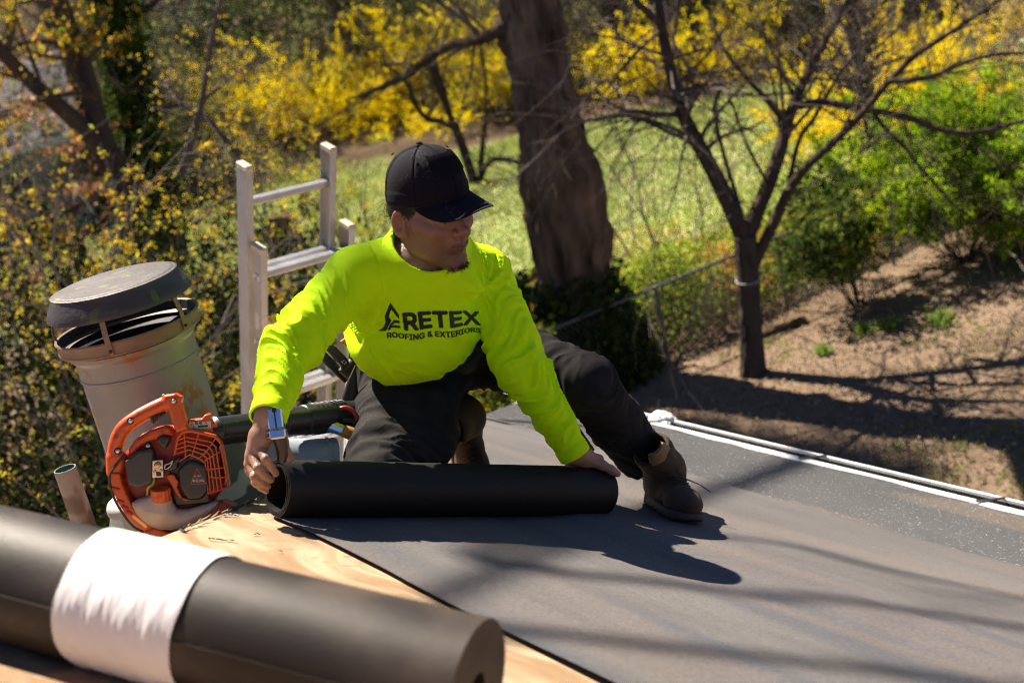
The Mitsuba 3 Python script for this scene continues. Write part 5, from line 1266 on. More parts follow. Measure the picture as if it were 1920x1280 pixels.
# brim: a curved stiff sheet with stitching ridges
nu, nw = 61, 26
U, Wd = np.meshgrid(np.linspace(-1, 1, nu), np.linspace(0, 1, nw), indexing='ij')
ang = PI / 2 + U * 1.12
inner = np.stack([0.0895 * np.cos(ang), 0.108 * np.sin(ang)], -1)
length = 0.082 * np.clip(1 - np.abs(U) ** 2.6, 0, 1) ** 0.8
dirv = np.stack([0.22 * np.cos(ang), np.ones_like(U)], -1)
xy = inner + dirv * (length * Wd)[..., None] * 0.98
lw = length * Wd / 0.082
zb = -0.020 - 0.012 * lw - 0.034 * (xy[..., 0] / 0.085) ** 2 * lw ** 0.8 - 0.006 * U ** 2 + 0.0006 * np.sin(Wd * 40) * (Wd > 0.1)
top = np.stack([xy[..., 0], xy[..., 1], zb], -1)
bot = top - V(0, 0, 0.0028)
m = nu * nw
i, j = np.meshgrid(np.arange(nu - 1), np.arange(nw - 1), indexing='ij')
q0 = np.stack([i * nw + j, (i + 1) * nw + j, (i + 1) * nw + j + 1, i * nw + j + 1], -1).reshape(-1, 4)
idx = np.concatenate([np.arange(nu) * nw + nw - 1]); sq = np.stack([idx[:-1], idx[1:], idx[1:] + m, idx[:-1] + m], 1)
bm = cat_meshes([(CAPC + np.vstack([top.reshape(-1, 3), bot.reshape(-1, 3)]) @ HRc.T, np.vstack([q0, q0[:, ::-1] + m, sq]))])
add('brim', bm, 'cap_cloth', cap, smooth=40)
for a0 in (PI / 6, 5 * PI / 6, -PI / 6 - 0.2, -5 * PI / 6 + 0.2, PI / 2 + 0.55, PI / 2 - 0.55):
    e_ = 0.95
    pos = V(0.0895 * math.cos(a0) * math.cos(e_) ** 0.8, 0.108 * math.sin(a0) * math.cos(e_) ** 0.8, -0.015 + 0.113 * math.sin(e_) ** 0.92)
    nz_ = unit(V(math.cos(a0) * math.cos(e_), math.sin(a0) * math.cos(e_), math.sin(e_)))
    tor = trimesh.creation.torus(0.0036, 0.0011, 18, 8)
    add('eyelet', placed(tor, HRc @ frame(nz_), CAPC + HRc @ (pos + nz_ * 0.002)), 'cap_cloth', cap, smooth=True)
# patch panel on the front
U, Wd = np.meshgrid(np.linspace(-1, 1, 30), np.linspace(0.30, 0.66, 16), indexing='ij')
e_ = Wd * PI / 2 * 0.9; a_ = PI / 2 + U * 0.50 / np.cos(e_) ** 0.5
pp = np.stack([0.0895 * np.cos(a_) * np.cos(e_) ** 0.8, 0.108 * np.sin(a_) * np.cos(e_) ** 0.8, -0.014 + 0.112 * np.sin(e_) ** 0.92], -1) + unit(np.stack([np.cos(a_) * np.cos(e_), np.sin(a_) * np.cos(e_), np.sin(e_)], -1)) * 0.0058
i, j = np.meshgrid(np.arange(29), np.arange(15), indexing='ij')
principled('patch_cloth', (0.006, 0.006, 0.008), 0.95, spec=0.1)
add('patch', cat_meshes([(CAPC + pp.reshape(-1, 3) @ HRc.T, np.stack([i * 16 + j, (i + 1) * 16 + j, (i + 1) * 16 + j + 1, i * 16 + j + 1], -1).reshape(-1, 4))]), 'patch_cloth', cap, smooth=True)
# ------------------------------------------------------------------ clothes
def ridged(x, y, z, seed, sharp=1.0):
    p = np.stack([x, y, z], -1)
    n = meshkit.noise(p, seed) * 0.65 + meshkit.noise(p * 2.1 + 7, seed + 1) * 0.35
    return np.clip(1 - np.abs(2 * n - 1) * 1.6, 0, 1) ** sharp

def limb_coords(v, a, b):
    """Distance along a limb (metres) and the angle round it."""
    ax = unit(b - a); Fm = frame(ax)
    q = (v - a) @ Fm
    return q[:, 2], np.arctan2(q[:, 1], q[:, 0]), np.linalg.norm(q[:, :2], axis=1)

BAG = BE + FR_T * 0.022 + UPT * 0.030
def shirt_outer(p):
    d = s_ell(p, CH - FR_T * 0.008 + UPT * 0.0, TR, (0.168, 0.185, 0.116))
    d = smin(d, s_ell(p, BAG, TR, (0.158, 0.118, 0.112)), 0.05)
    d = smin(d, s_ell(p, BE - FR_T * 0.05, TR, (0.150, 0.15, 0.11)), 0.05)
    d = smin(d, s_cone(p, J['sR'] + S_ * 0.02, J['sL'] - S_ * 0.02, 0.066, 0.066), 0.05)
    d = smin(d, s_cone(p, J['neck'] - UPT * 0.045 - FR_T * 0.012, J['sR'] + UPT * 0.012, 0.070, 0.052), 0.04)
    d = smin(d, s_cone(p, J['neck'] - UPT * 0.045 - FR_T * 0.012, J['sL'] + UPT * 0.012, 0.070, 0.052), 0.04)
    eR = J['wrR'] + unit(J['elR'] - J['wrR']) * 0.010
    eL = J['wrL'] + unit(J['elL'] - J['wrL']) * 0.010
    d = hem_cut(p, d)
    r_ = s_chain(p, [J['sR'], J['elR'], eR], [0.066, 0.055, 0.0385], 0.03)
    l_ = s_chain(p, [J['sL'], J['elL'], eL], [0.064, 0.053, 0.0385], 0.03)
    for e, w in ((eR, J['wrR']), (eL, J['wrL'])):
        ax = unit(w - e)
        k = (p - e.astype(F32)) @ ax.astype(F32)
        if e is eR:
            r_ = smax(r_, k - 0.006, 0.005)
        else:
            l_ = smax(l_, k - 0.006, 0.005)
    d = smin(d, r_, 0.028)
    return smin(d, l_, 0.028)
COL0 = V(0.622, 0.150, 0.408)
COLN = unit(UPT * 0.93 + FR_T * 0.30)
COLR = frame(COLN, S_)
def shirt_sdf(p):
    d = shirt_outer(p)
    d = smin(d, s_cone(p, COL0 - COLN * 0.06, COL0 + COLN * 0.004, 0.104, 0.0875), 0.025)
    q = (p - COL0.astype(F32)) @ COLR.astype(F32)
    hole = np.maximum(np.hypot(q[:, 0], q[:, 1] * 0.94) - (0.0805 + 0.05 * np.clip(-q[:, 2], 0, 0.1)), -(q[:, 2] + 0.10))
    d = smax(d, -hole, 0.003)
    d = smax(d, q[:, 2] - 0.004, 0.003) if False else d
    k = (p - BE.astype(F32)) @ UPT.astype(F32)
    return d
def hem_cut(p, d):
    return smax(d, -((p - BE.astype(F32)) @ UPT.astype(F32) + 0.062), 0.02)
def biggest(m):
    c = trimesh.graph.connected_components(m.face_adjacency, nodes=np.arange(len(m.faces)), min_len=1)
    c = max(c, key=len)
    m.update_faces(np.isin(np.arange(len(m.faces)), c)); m.remove_unreferenced_vertices()
    return m
shirt = biggest(sdf_mesh(shirt_sdf, lo, hi, 0.0042, 1))
v = np.asarray(shirt.vertices).copy(); nn = vnormals(shirt)
disp = np.zeros(len(v))
for a, b, e, sd in ((J['sR'], J['elR'], J['wrR'], 1), (J['sL'], J['elL'], J['wrL'], 2)):
    for (p0, p1, w0) in ((a, b, 0), (b, e, 1)):
        t, ph, rr_ = limb_coords(v, p0, p1)
        L = np.linalg.norm(p1 - p0)
        w = np.clip((t + 0.02) / 0.04, 0, 1) * np.clip((L + 0.02 - t) / 0.04, 0, 1) * np.clip((0.092 - rr_) / 0.02, 0, 1)
        if w0 == 1:
            w = w * np.clip((L - 0.030 - t) / 0.02, 0, 1)
        else:
            w = w * np.clip((t - 0.03) / 0.06, 0, 1)
        tw = t * 24 + 1.3 * np.sin(ph + sd) + 0.5 * np.sin(2 * ph + t * 20)
        fold = ridged(np.cos(ph) * 0.42 + sd * 11, np.sin(ph) * 0.42, tw, 200 + sd, 1.5) - 0.35
        fine = ridged(np.cos(ph) * 1.6 + sd * 5, np.sin(ph) * 1.6, t * 62 + 1.6 * np.sin(ph * 2 + sd), 210 + sd, 1.2) - 0.4
        amp = 0.0110 + 0.008 * np.exp(-((t - (L if w0 == 0 else 0)) / 0.09) ** 2)
        disp += w * (amp * fold + 0.0012 * fine)
q = (v - CH) @ TR
wt = np.clip((0.19 - np.abs(q[:, 0])) / 0.05, 0, 1) * np.clip((0.14 - q[:, 1]) / 0.05, 0, 1)
ax_ = np.abs(q[:, 0])
drape = ridged(q[:, 0] * 15 + 1.2 * np.sin(q[:, 1] * 9), q[:, 1] * 3.0, q[:, 2] * 3, 220, 1.0) - 0.45
cross = ridged(q[:, 0] * 6 + 0, q[:, 1] * 17 + 40 * q[:, 0] ** 2 + 1.5 * np.sin(q[:, 0] * 14), q[:, 2] * 4, 222, 1.1) - 0.42
low = np.clip((-0.03 - q[:, 1]) / 0.08, 0, 1)
disp += wt * (0.0150 * drape * (0.55 + 0.45 * (1 - low)) + 0.012 * cross * low)
# creases fanning out of the armpits
for s, sd in ((-1, 1), (1, 2)):
    o = V(0.150 * s, 0.03, 0.05)
    dx, dy = q[:, 0] - o[0], q[:, 1] - o[1]
    rad, an = np.hypot(dx, dy), np.arctan2(dy, -dx * s)
    f = ridged(an * 3.4 + sd * 7, rad * 5, q[:, 2] * 2, 230 + sd, 1.0) - 0.4
    disp += 0.015 * f * np.exp(-((rad - 0.05) / 0.07) ** 2) * (q[:, 2] > -0.03)
# collar band stays smooth, seam groove under it and raglan seams
qc = (v - COL0) @ COLR
rc = np.hypot(qc[:, 0], qc[:, 1] * 0.92)
disp *= np.clip((rc - 0.106) / 0.03, 0, 1) * 1.0 + (rc < 0)
disp -= 0.0022 * np.exp(-((rc - 0.106) / 0.0035) ** 2) * (np.abs(qc[:, 2]) < 0.05)
for s in (-1, 1):
    ln = np.abs(q[:, 0] * s - (0.078 + 0.36 * (0.165 - q[:, 1]) * 0.62))
    disp -= 0.0024 * np.exp(-(ln / 0.003) ** 2) * (q[:, 1] > 0.02) * (rc > 0.106)
for w_, e_ in ((J['wrR'], J['elR']), (J['wrL'], J['elL'])):
    k_ = (v - w_) @ unit(w_ - e_)
    near_ = np.linalg.norm(v - w_, axis=1) < 0.09
    disp *= np.where(near_, np.clip((-k_ - 0.012) / 0.03, 0, 1), 1)
shirt.vertices = v + nn * disp[:, None]
pass
bs('neon', {'type': 'twosided', 'b': {'type': 'bumpmap', 'scale': 0.0006, 'tex': proc(lambda p, n, uv: fbm(p.x * 320, p.y * 320, p.z * 320, 2) + 1.6 * fbm(p.x * 45, p.y * 45, p.z * 45, 2), 0.0015),
   'b': {'type': 'principled', 'base_color': rgb(0.56, 0.90, 0.002), 'roughness': 0.75, 'specular': 0.12, 'sheen': 0.1}}})
shirt_key = add('shirt', shirt, 'neon', man, smooth=True, label='neon yellow long sleeved shirt with black lettering on the chest')

for w_, e_ in ((J['wrR'], J['elR']), (J['wrL'], J['elL'])):
    ax_c = unit(w_ - e_)
    cb_ = lathe([(0.0345, 0.012), (0.0365, 0.0135), (0.0392, 0.012), (0.0405, 0.004), (0.0412, -0.012), (0.0400, -0.020), (0.036, -0.022)], 56, ax_c, w_)
    cvv = np.asarray(cb_.vertices); cb_.vertices = cvv + unit(cvv - w_ - np.outer((cvv - w_) @ ax_c, ax_c)) * (0.003 * (meshkit.noise(cvv * 60, 3) - 0.5))[:, None]
    add('cuff', cb_, 'neon', shirt_key, smooth=True)
an_ = np.linspace(0, 2 * PI, 90, endpoint=False)
prof_c = [(0.0785, -0.012), (0.0790, 0.004), (0.0815, 0.0075), (0.0855, 0.0050), (0.0915, -0.0075), (0.0955, -0.0165), (0.0945, -0.0240)]
rows_ = np.stack([COL0 + (np.stack([r_ * np.cos(an_), r_ / 0.94 * np.sin(an_), np.full_like(an_, z_)], -1)) @ COLR.T for r_, z_ in prof_c], 0)
k_, b_ = np.meshgrid(np.arange(90), np.arange(len(prof_c) - 1), indexing='ij')
add('collar', cat_meshes([(rows_.reshape(-1, 3), np.stack([b_ * 90 + k_, (b_ + 1) * 90 + k_, (b_ + 1) * 90 + (k_ + 1) % 90, b_ * 90 + (k_ + 1) % 90], -1).reshape(-1, 4))]), 'neon', shirt_key, smooth=True)
# lettering on the chest: flat print laid on the cloth
from shapely import affinity
def stretch(mesh, edge):
    v, f = trimesh.remesh.subdivide_to_size(np.asarray(mesh.vertices), np.asarray(mesh.faces), edge, max_iter=12)
    return trimesh.Trimesh(v, f, process=False)
def flat_text(text, h, bold=True, sx=1.0):
    m = meshkit.text_mesh(text, h, 0.001, bold)
    keep = (np.abs(m.face_normals[:, 2]) > 0.5) & (m.triangles_center[:, 2] > 0.0005)
    m.update_faces(keep); m.remove_unreferenced_vertices()
    m.vertices[:, 0] *= sx; m.vertices[:, 2] = 0
    return m
parts_txt = []
t1 = flat_text('RETEX', 0.036, True, 1.08); t1.apply_translation([0.040, 0, 0]); parts_txt.append(t1)
w1 = t1.vertices[:, 0].max()
t2 = flat_text('ROOFING & EXTERIORS', 0.0125, True, 1.0); w2 = t2.vertices[:, 0].max(); t2.vertices[:, 0] *= (w1 - 0.004) / w2; t2.apply_translation([0.004, -0.023, 0]); parts_txt.append(t2)
def poly_mesh(pts, holes=()):
    m = prism(sg.Polygon(pts, [list(h) for h in holes]), 0.001)
    keep = (np.abs(m.face_normals[:, 2]) > 0.5) & (m.triangles_center[:, 2] > 0.0005)
    m.update_faces(keep); m.remove_unreferenced_vertices(); m.vertices[:, 2] = 0
    return m
# roof-shaped emblem standing for the first letter
parts_txt.append(poly_mesh([(-0.012, 0.000), (0.004, -0.004), (0.018, 0.020), (0.014, 0.030), (0.022, 0.048), (0.036, 0.024), (0.036, 0.034), (0.0215, 0.062), (0.006, 0.033), (0.006, 0.018), (0.000, 0.007)],))
parts_txt.append(poly_mesh([(0.008, -0.004), (0.015, -0.003), (0.016, 0.002), (0.036, 0.002), (0.036, 0.007), (0.018, 0.007), (0.026, 0.015), (0.036, 0.013), (0.036, 0.019), (0.024, 0.022), (0.014, 0.010)]))
txt = []
for m in parts_txt:                                                    # heavier strokes: the print laid down four times, slightly apart
    for k, (ox, oy) in enumerate(((0, 0), (0.0022, 0.0), (0.0011, 0.0012), (0.0011, -0.0012)) if m is t1 else ((0, 0), (0.0007, 0.0004)) if m is t2 else ((0, 0), (0.0006, 0.0006))):
        q_ = stretch(m, 0.006); q_.vertices = q_.vertices + V(ox, oy, 0.00025 * k); txt.append(q_)
txt = cat_meshes(txt)
tv = np.asarray(txt.vertices)
PN = unit(-FWD + 0.10 * UPV); PX = unit(RIGHT * 0.996 + UPV * 0.085); PX = unit(PX - PN * (PX @ PN)); PY = np.cross(PN, PX)   # the plane the print was laid in
wave = 0.0040 * np.sin(tv[:, 0] * 75) * np.clip(0.5 - tv[:, 1] * 10, 0.15, 1)
PO = V(0.4930, 0.0, 0.0) * 0 + PRINT_O
src = PO + np.outer(tv[:, 0] * 1.07, PX) + np.outer(tv[:, 1] * 0.96 + wave - 0.9 * (tv[:, 0] - 0.09) ** 2 * np.clip(0.6 - tv[:, 1] * 12, 0, 1) * -1, PY) + PN * 0.35
hit_p, ray_i, _ = shirt.ray.intersects_location(src, np.tile(-PN, (len(src), 1)), multiple_hits=False)
ok = np.zeros(len(src), bool); ok[ray_i] = True
pos = src.copy(); pos[ray_i] = hit_p + np.outer(tv[ray_i, 2], PN)
f = np.asarray(txt.faces); f = f[ok[f].all(1)]
principled('print_black', (0.012, 0.012, 0.012), 0.6)
add('lettering', trimesh.Trimesh(pos + PN * 0.0013, f, process=False), 'print_black', shirt_key)

# trousers
def trousers_sdf(p):
    d = s_ell(p, PEL - UPT * 0.01, TR, (0.168, 0.125, 0.118))
    d = smin(d, s_ell(p, BE - FR_T * 0.03 - UPT * 0.07, TR, (0.150, 0.10, 0.098)), 0.04)
    rk_ = s_chain(p, [J['hipR'] - FR_T * 0.005, (J['hipR'] + J['knR']) / 2 - V(0, 0, 0.006), J['knR'], (J['knR'] + J['anR']) / 2, J['anR'] + unit(J['knR'] - J['anR']) * 0.16], [0.104, 0.092, 0.072, 0.062, 0.056], 0.03)
    lk_ = s_chain(p, [J['hipL'], (J['hipL'] + J['knL']) / 2, J['knL'] - UPV * 0.012, (J['knL'] + J['anL']) / 2 + V(0.004, 0.02, 0), J['anL'] + unit(J['knL'] - J['anL']) * 0.055], [0.100, 0.086, 0.066, 0.070, 0.066], 0.03)
    cut = (p - (J['anL'] + unit(J['knL'] - J['anL']) * 0.062).astype(F32)) @ unit(J['anL'] - J['knL']).astype(F32)
    lk_ = smax(lk_, cut - 0.03, 0.006)
    d = smin(d, s_cone(p, PEL - UPT * 0.06, CROTCH, 0.085, 0.052), 0.04)
    d = smin(d, rk_, 0.05)
    d = smin(d, lk_, 0.05)
    return smax(d, -(p - V(0, 0, 0).astype(F32)) @ N1.astype(F32) + 0.010, 0.004)
tr = sdf_mesh(trousers_sdf, lo - 0.03, hi, 0.0046, 1)
v = np.asarray(tr.vertices).copy(); nn = vnormals(tr); disp = np.zeros(len(v))
for a, b, c_, sd in ((J['hipR'], J['knR'], J['anR'], 3), (J['hipL'], J['knL'], J['anL'], 4)):
    for p0, p1, w0 in ((a, b, 0), (b, c_, 1)):
        t, ph, rr_ = limb_coords(v, p0, p1); L = np.linalg.norm(p1 - p0)
        w = np.clip((t + 0.03) / 0.05, 0, 1) * np.clip((L + 0.03 - t) / 0.05, 0, 1) * np.clip((0.145 - rr_) / 0.03, 0, 1)
        fold = ridged(np.cos(ph) * 0.8 + sd * 9, np.sin(ph) * 0.8, t * 24 + 1.2 * np.sin(ph + sd) + 0.6 * np.sin(2 * ph), 240 + sd, 1.2) - 0.40
        amp = 0.006 + 0.012 * np.exp(-((t - (0.0 if w0 == 0 else 0.0)) / 0.10) ** 2) + 0.007 * np.exp(-((t - L) / 0.09) ** 2)
        disp += w * amp * fold
tr.vertices = v + nn * disp[:, None]
trimesh.smoothing.filter_taubin(tr, iterations=2)
bs('black_denim', {'type': 'twosided', 'b': {'type': 'bumpmap', 'scale': 0.0008, 'tex': proc(lambda p, n, uv: fbm(p.x * 420, p.y * 420, p.z * 420, 2) + 0.8 * fbm(p.x * 60, p.y * 60, p.z * 60, 2), 0.001),
   'b': {'type': 'principled', 'base_color': proc(lambda p, n, uv: mix((0.009, 0.0088, 0.009), (0.024, 0.0225, 0.0215), fbm(p.x * 30, p.y * 30, p.z * 30, 3)) + 0.06 * dr.select(noise(p.x * 330, p.y * 330, p.z * 330) * (0.4 + 0.7 * noise(p.x * 16, p.y * 16, p.z * 16)) > 0.80, mi.Color3f(1.0), mi.Color3f(0))), 'roughness': 0.85, 'specular': 0.12, 'sheen': 0.08}}})
trk = add('trousers', tr, 'black_denim', man, smooth=True)
# frayed threads at the cuff
r = np.random.default_rng(4)
cf = J['anL'] + unit(J['knL'] - J['anL']) * 0.030
o = cf - RIGHT * 0.055 + r.normal(size=(40, 3)) * V(0.012, 0.012, 0.004)
add('frayed_threads', cat_meshes([hairs(o, V(0, 0, -1.0) + 0.5 * r.normal(size=(40, 3)), r.uniform(0.015, 0.04, 40), 0.0008, 12, k=6, wander=0.35)]), 'black_denim', trk)

# ------------------------------------------------------------------ boots
bs('suede', {'type': 'twosided', 'b': {'type': 'bumpmap', 'scale': 0.0012, 'tex': proc(lambda p, n, uv: fbm(p.x * 150, p.y * 150, p.z * 150, 3), 0.002),
   'b': {'type': 'principled', 'base_color': proc(lambda p, n, uv: mix((0.030, 0.020, 0.012), (0.085, 0.056, 0.034), fbm(p.x * 24, p.y * 24, p.z * 24, 3))), 'roughness': 0.85, 'specular': 0.2, 'sheen': 0.4}}})
principled('tan_leather', (0.20, 0.125, 0.07), 0.7, spec=0.3)
principled('sole_rubber', (0.060, 0.052, 0.042), 0.75, spec=0.3)
principled('lace', (0.06, 0.045, 0.035), 0.85, spec=0.2)
def boot(name_label, heel, fwd, up, shin_dir, bend=0.0):
    """heel: point under the heel; fwd: heel to toe; up: out of the sole; shin_dir: along the shaft, upwards."""
    fwd = unit(fwd - up * (fwd @ up)); side = np.cross(fwd, up)
    Bm = np.stack([side, fwd, up], 1)
    P = lambda s, f, u: heel + Bm @ V(s, f, u)
    sh = unit(shin_dir)
    an = P(0, 0.055, 0.105)
    b0 = np.minimum(heel, P(0, 0.3, 0)) - 0.14; b1 = np.maximum(heel, an + sh * 0.17) + 0.14
    b0 = np.minimum(b0, an + sh * 0.17 - 0.12); b1 = np.maximum(b1, P(0, 0.3, 0) + 0.12)
    def foot_w(q):                                                    # half width of the sole along its length
        f = q[:, 1]
        return 0.034 + 0.014 * np.exp(-((f - 0.205) / 0.075) ** 2) + 0.002 * np.exp(-((f - 0.03) / 0.05) ** 2)
    def upper(p):
        d = s_cone(p, P(0, 0.035, 0.055), P(0, 0.070, 0.060), 0.043, 0.042)
        d = smin(d, s_cone(p, P(0, 0.100, 0.060), P(0, 0.205, 0.044), 0.044, 0.038), 0.03)
        d = smin(d, s_ell(p, P(0.003, 0.215, 0.043), Bm, (0.046, 0.062, 0.036)), 0.02)
        d = smin(d, s_cone(p, P(0, 0.062, 0.07), an, 0.046, 0.049), 0.03)
        d = smin(d, s_cone(p, an, an + sh * 0.085, 0.049, 0.055), 0.03)
        q = (p - heel.astype(F32)) @ Bm.astype(F32)
        d = smax(d, 0.020 - q[:, 2], 0.004)
        k = (p - an.astype(F32)) @ sh.astype(F32)
        d = smax(d, k - 0.105, 0.006)
        d = smax(d, -s_cone(p, an + sh * 0.05, an + sh * 0.2, 0.040, 0.048), 0.005)
        return d + 0.0016 * np.sin(q[:, 1] * 120 + 3 * np.sin(q[:, 2] * 60)) * np.exp(-((q[:, 1] - 0.15) / 0.05) ** 2)
    um = sdf_mesh(upper, b0, b1, 0.0034, 1)
    bk = add('boot', um, 'suede', man, smooth=True, label=name_label)
    def sole(p):
        q = (p - heel.astype(F32)) @ Bm.astype(F32)
        f = q[:, 1]
        e = np.abs(q[:, 0] - 0.004 * np.sin(f * 12)) - foot_w(q)
        ends = np.hypot(q[:, 0] / 1.0, np.maximum(0, np.maximum(-(f - 0.04), f - 0.232))) - np.where(f < 0.1, 0.040, 0.046)
        d2 = smax(np.where((f > 0.04) & (f < 0.232), e, ends), -1e9 * np.ones_like(e), 0.01)
        top_ = 0.028 + 0.006 * np.exp(-((f - 0.02) / 0.05) ** 2)
        d3 = smax(smax(d2, q[:, 2] - top_, 0.006), -q[:, 2] + 0.002 + 0.012 * np.clip((f - 0.22) / 0.06, 0, 1) ** 2, 0.004)
        groove = 0.0022 * (np.sin(f * 380) > 0.2) * (q[:, 2] < 0.012)
        return d3 * 0.8 + groove
    sm = sdf_mesh(sole, b0, b1, 0.0034)
    add('sole', sm, 'sole_rubber', bk, smooth=True)
    # tongue standing out of the shaft, padded rim
    front = unit(fwd - sh * (fwd @ sh)); sd_ = np.cross(front, sh)
    U, Wd = np.meshgrid(np.linspace(-1, 1, 15), np.linspace(0, 1, 14), indexing='ij')
    half = 0.034 * (1 - 0.75 * np.clip(Wd - 0.55, 0, 1) ** 2 * 2.2)
    cpts = an + np.einsum('ij,k->ijk', U * half, sd_) + np.einsum('ij,k->ijk', 0.040 + 0.014 * Wd - 0.016 * U ** 2 * (1 - 0.3 * Wd), front) + np.einsum('ij,k->ijk', 0.03 + 0.115 * Wd, sh)
    th_ = 0.0045
    m = 15 * 14
    i, j = np.meshgrid(np.arange(14), np.arange(13), indexing='ij')
    q0 = np.stack([i * 14 + j, (i + 1) * 14 + j, (i + 1) * 14 + j + 1, i * 14 + j + 1], -1).reshape(-1, 4)
    ring = [k * 14 for k in range(15)] + [14 * 14 + k for k in range(1, 14)] + [k * 14 + 13 for k in range(13, -1, -1)] + [k for k in range(12, 0, -1)]
    idx = np.array(ring); nx_ = np.roll(idx, -1)
    tm = cat_meshes([(np.vstack([cpts.reshape(-1, 3) + front * th_, cpts.reshape(-1, 3) - front * th_]), np.vstack([q0, q0[:, ::-1] + m, np.stack([idx, idx + m, nx_ + m, nx_], 1)]))])
    add('tongue', tm, 'tan_leather', bk, smooth=50)
    # laces: crossings up the instep, a loose end
    ti = np.linspace(0, 1, 7)
    cl = [(P(0, 0.185 - 0.085 * t, 0.083 + 0.030 * t) if t < 0.6 else an + front * (0.056) + sh * (-0.012 + 0.16 * (t - 0.6))) for t in ti]
    lc = []
    for a_, b_ in zip(cl[:-1], cl[1:]):
        for s in (-1, 1):
            pa, pb = a_ + side * 0.022 * s, b_ - side * 0.022 * s
            lc.append(tube(smooth_path([pa, (pa + pb) / 2 + (up + front) * 0.006, pb], 7), 0.0021, 6))
    e0 = cl[2]
    lc.append(tube(smooth_path([e0, e0 + side * 0.02 + up * 0.012 + fwd * 0.01, e0 - side * 0.028 + up * 0.004 + fwd * 0.05, e0 - side * 0.06 + up * -0.012 + fwd * 0.075], 16), 0.0020, 6))
    for m_ in lc:
        add('lace', m_, 'lace', bk, smooth=True)
    return bk
boot('dirty brown suede boot with tan tongue planted flat on the felt at right', J['heelL'] + N1 * 0.014, J['toeL'] - J['heelL'], N1, unit(J['knL'] - J['anL']))
# the kneeling foot stands on its toes behind him, sole turned away
toe = J['toR']; ank = J['anR']
fw = unit(V(-0.05, -0.10, -1.0)); upv = unit(V(-0.32, -0.86, 0.10)); upv = unit(upv - fw * (upv @ fw))
heel2 = ank - upv * 0.105 - fw * 0.055
boot('worn brown suede boot of the kneeling leg standing on its toes', heel2, fw, upv, unit(J['knR'] - J['anR']) * 1.0)
# ------------------------------------------------------------------ rounded slabs from outlines
def poly_dist(p, poly):
    """Signed distance to a closed 2-D outline, negative inside."""
    a = np.asarray(poly, F32); b = np.roll(a, -1, 0)
    d = np.full(len(p), 1e9, F32); s = np.zeros(len(p), bool)
    for q, r_ in zip(a, b):
        e = r_ - q; w = p - q
        t = np.clip((w @ e) / max(float(e @ e), 1e-12), 0, 1)
        d = np.minimum(d, ((w - t[:, None] * e) ** 2).sum(1))
        c = (q[1] > p[:, 1]) != (r_[1] > p[:, 1])
        if abs(e[1]) > 1e-12:
            s ^= c & (p[:, 0] < q[0] + (p[:, 1] - q[1]) * e[0] / e[1])
    return np.sqrt(d) * np.where(s, -1, 1)

def s_slab(p, poly, z0, z1, r):
    w = np.stack([poly_dist(p[:, :2], poly) + r, np.abs(p[:, 2] - (z0 + z1) / 2) - (z1 - z0) / 2 + r], 1)
    return np.minimum(w.max(1), 0) + np.linalg.norm(np.maximum(w, 0), axis=1) - r

def slab(poly, z0, z1, r, h=None, extra=None, smooth_it=1):
    poly = np.asarray(poly, float)
    h = h or max(0.0016, min(0.003, (np.ptp(poly, 0).max()) / 70))
    lo_ = V(poly[:, 0].min(), poly[:, 1].min(), z0) - 3 * h; hi_ = V(poly[:, 0].max(), poly[:, 1].max(), z1) + 3 * h
    f = (lambda p: s_slab(p, poly, z0, z1, r)) if extra is None else (lambda p: extra(p, s_slab(p, poly, z0, z1, r)))
    return sdf_mesh(f, lo_, hi_, h, smooth_it)

# ------------------------------------------------------------------ leaf blower, built upright in its own frame (metres)
BX = unit(RIGHT + 0.05 * UPV + 0.10 * FWD); BY = unit(UPV - BX * (UPV @ BX)); BZ = np.cross(BX, BY)
BLO, BLR = V(-0.1058, 0.2297, 0.1137), np.stack([BX, BY, BZ], 1) * 1.071
U_ = 0.2476e-3                                                          # outline units: about a quarter of a millimetre
def bo(*pts):
    return [(U_ * x - 0.1421, 0.1749 - U_ * y) for x, y in pts]
def bp(x, y, z):
    return V(U_ * x - 0.1421, 0.1749 - U_ * y, z)
blower = thing('leaf_blower', 'orange handheld petrol leaf blower with white fuel tank lying at the hip beside the flue', 'leaf blower')
def bl(name, mesh, bsdf, parent=None, smooth=True, **kw):
    m = mesh.copy(); m.apply_transform(mat(BLR, BLO))
    return add(name, m, bsdf, parent or blower, smooth=smooth, **kw)
ORC = proc(lambda p, n, uv: mix((0.42, 0.052, 0.004), (0.52, 0.080, 0.006), fbm(p.x * 25, p.y * 25, p.z * 25, 3)) * (1 - 0.55 * smoothstep(0.60, 0.80, fbm(p.x * 45 + 9, p.y * 45, p.z * 45, 3))))
principled('orange_plastic', ORC, 0.38, spec=0.5)
principled('red_plastic', (0.31, 0.0217, 0.00744), 0.42, spec=0.5)
principled('black_plastic', (0.014, 0.014, 0.015), 0.35, spec=0.5)
principled('grey_plastic', (0.0279, 0.0279, 0.031), 0.45, spec=0.5)
principled('steel', (0.55, 0.55, 0.55), 0.28, metal=1.0)
principled('brass', (0.50, 0.30, 0.12), 0.35, metal=1.0)
principled('tank_plastic', (0.3844, 0.31, 0.248), 0.40, spec=0.45)
principled('white_print', (0.4464, 0.434, 0.4092), 0.5)
principled('green_print', (0.186, 0.2604, 0.031), 0.5)
principled('red_print', (0.341, 0.031, 0.0186), 0.5)
principled('yellow_hose', (0.279, 0.2232, 0.0372), 0.4)
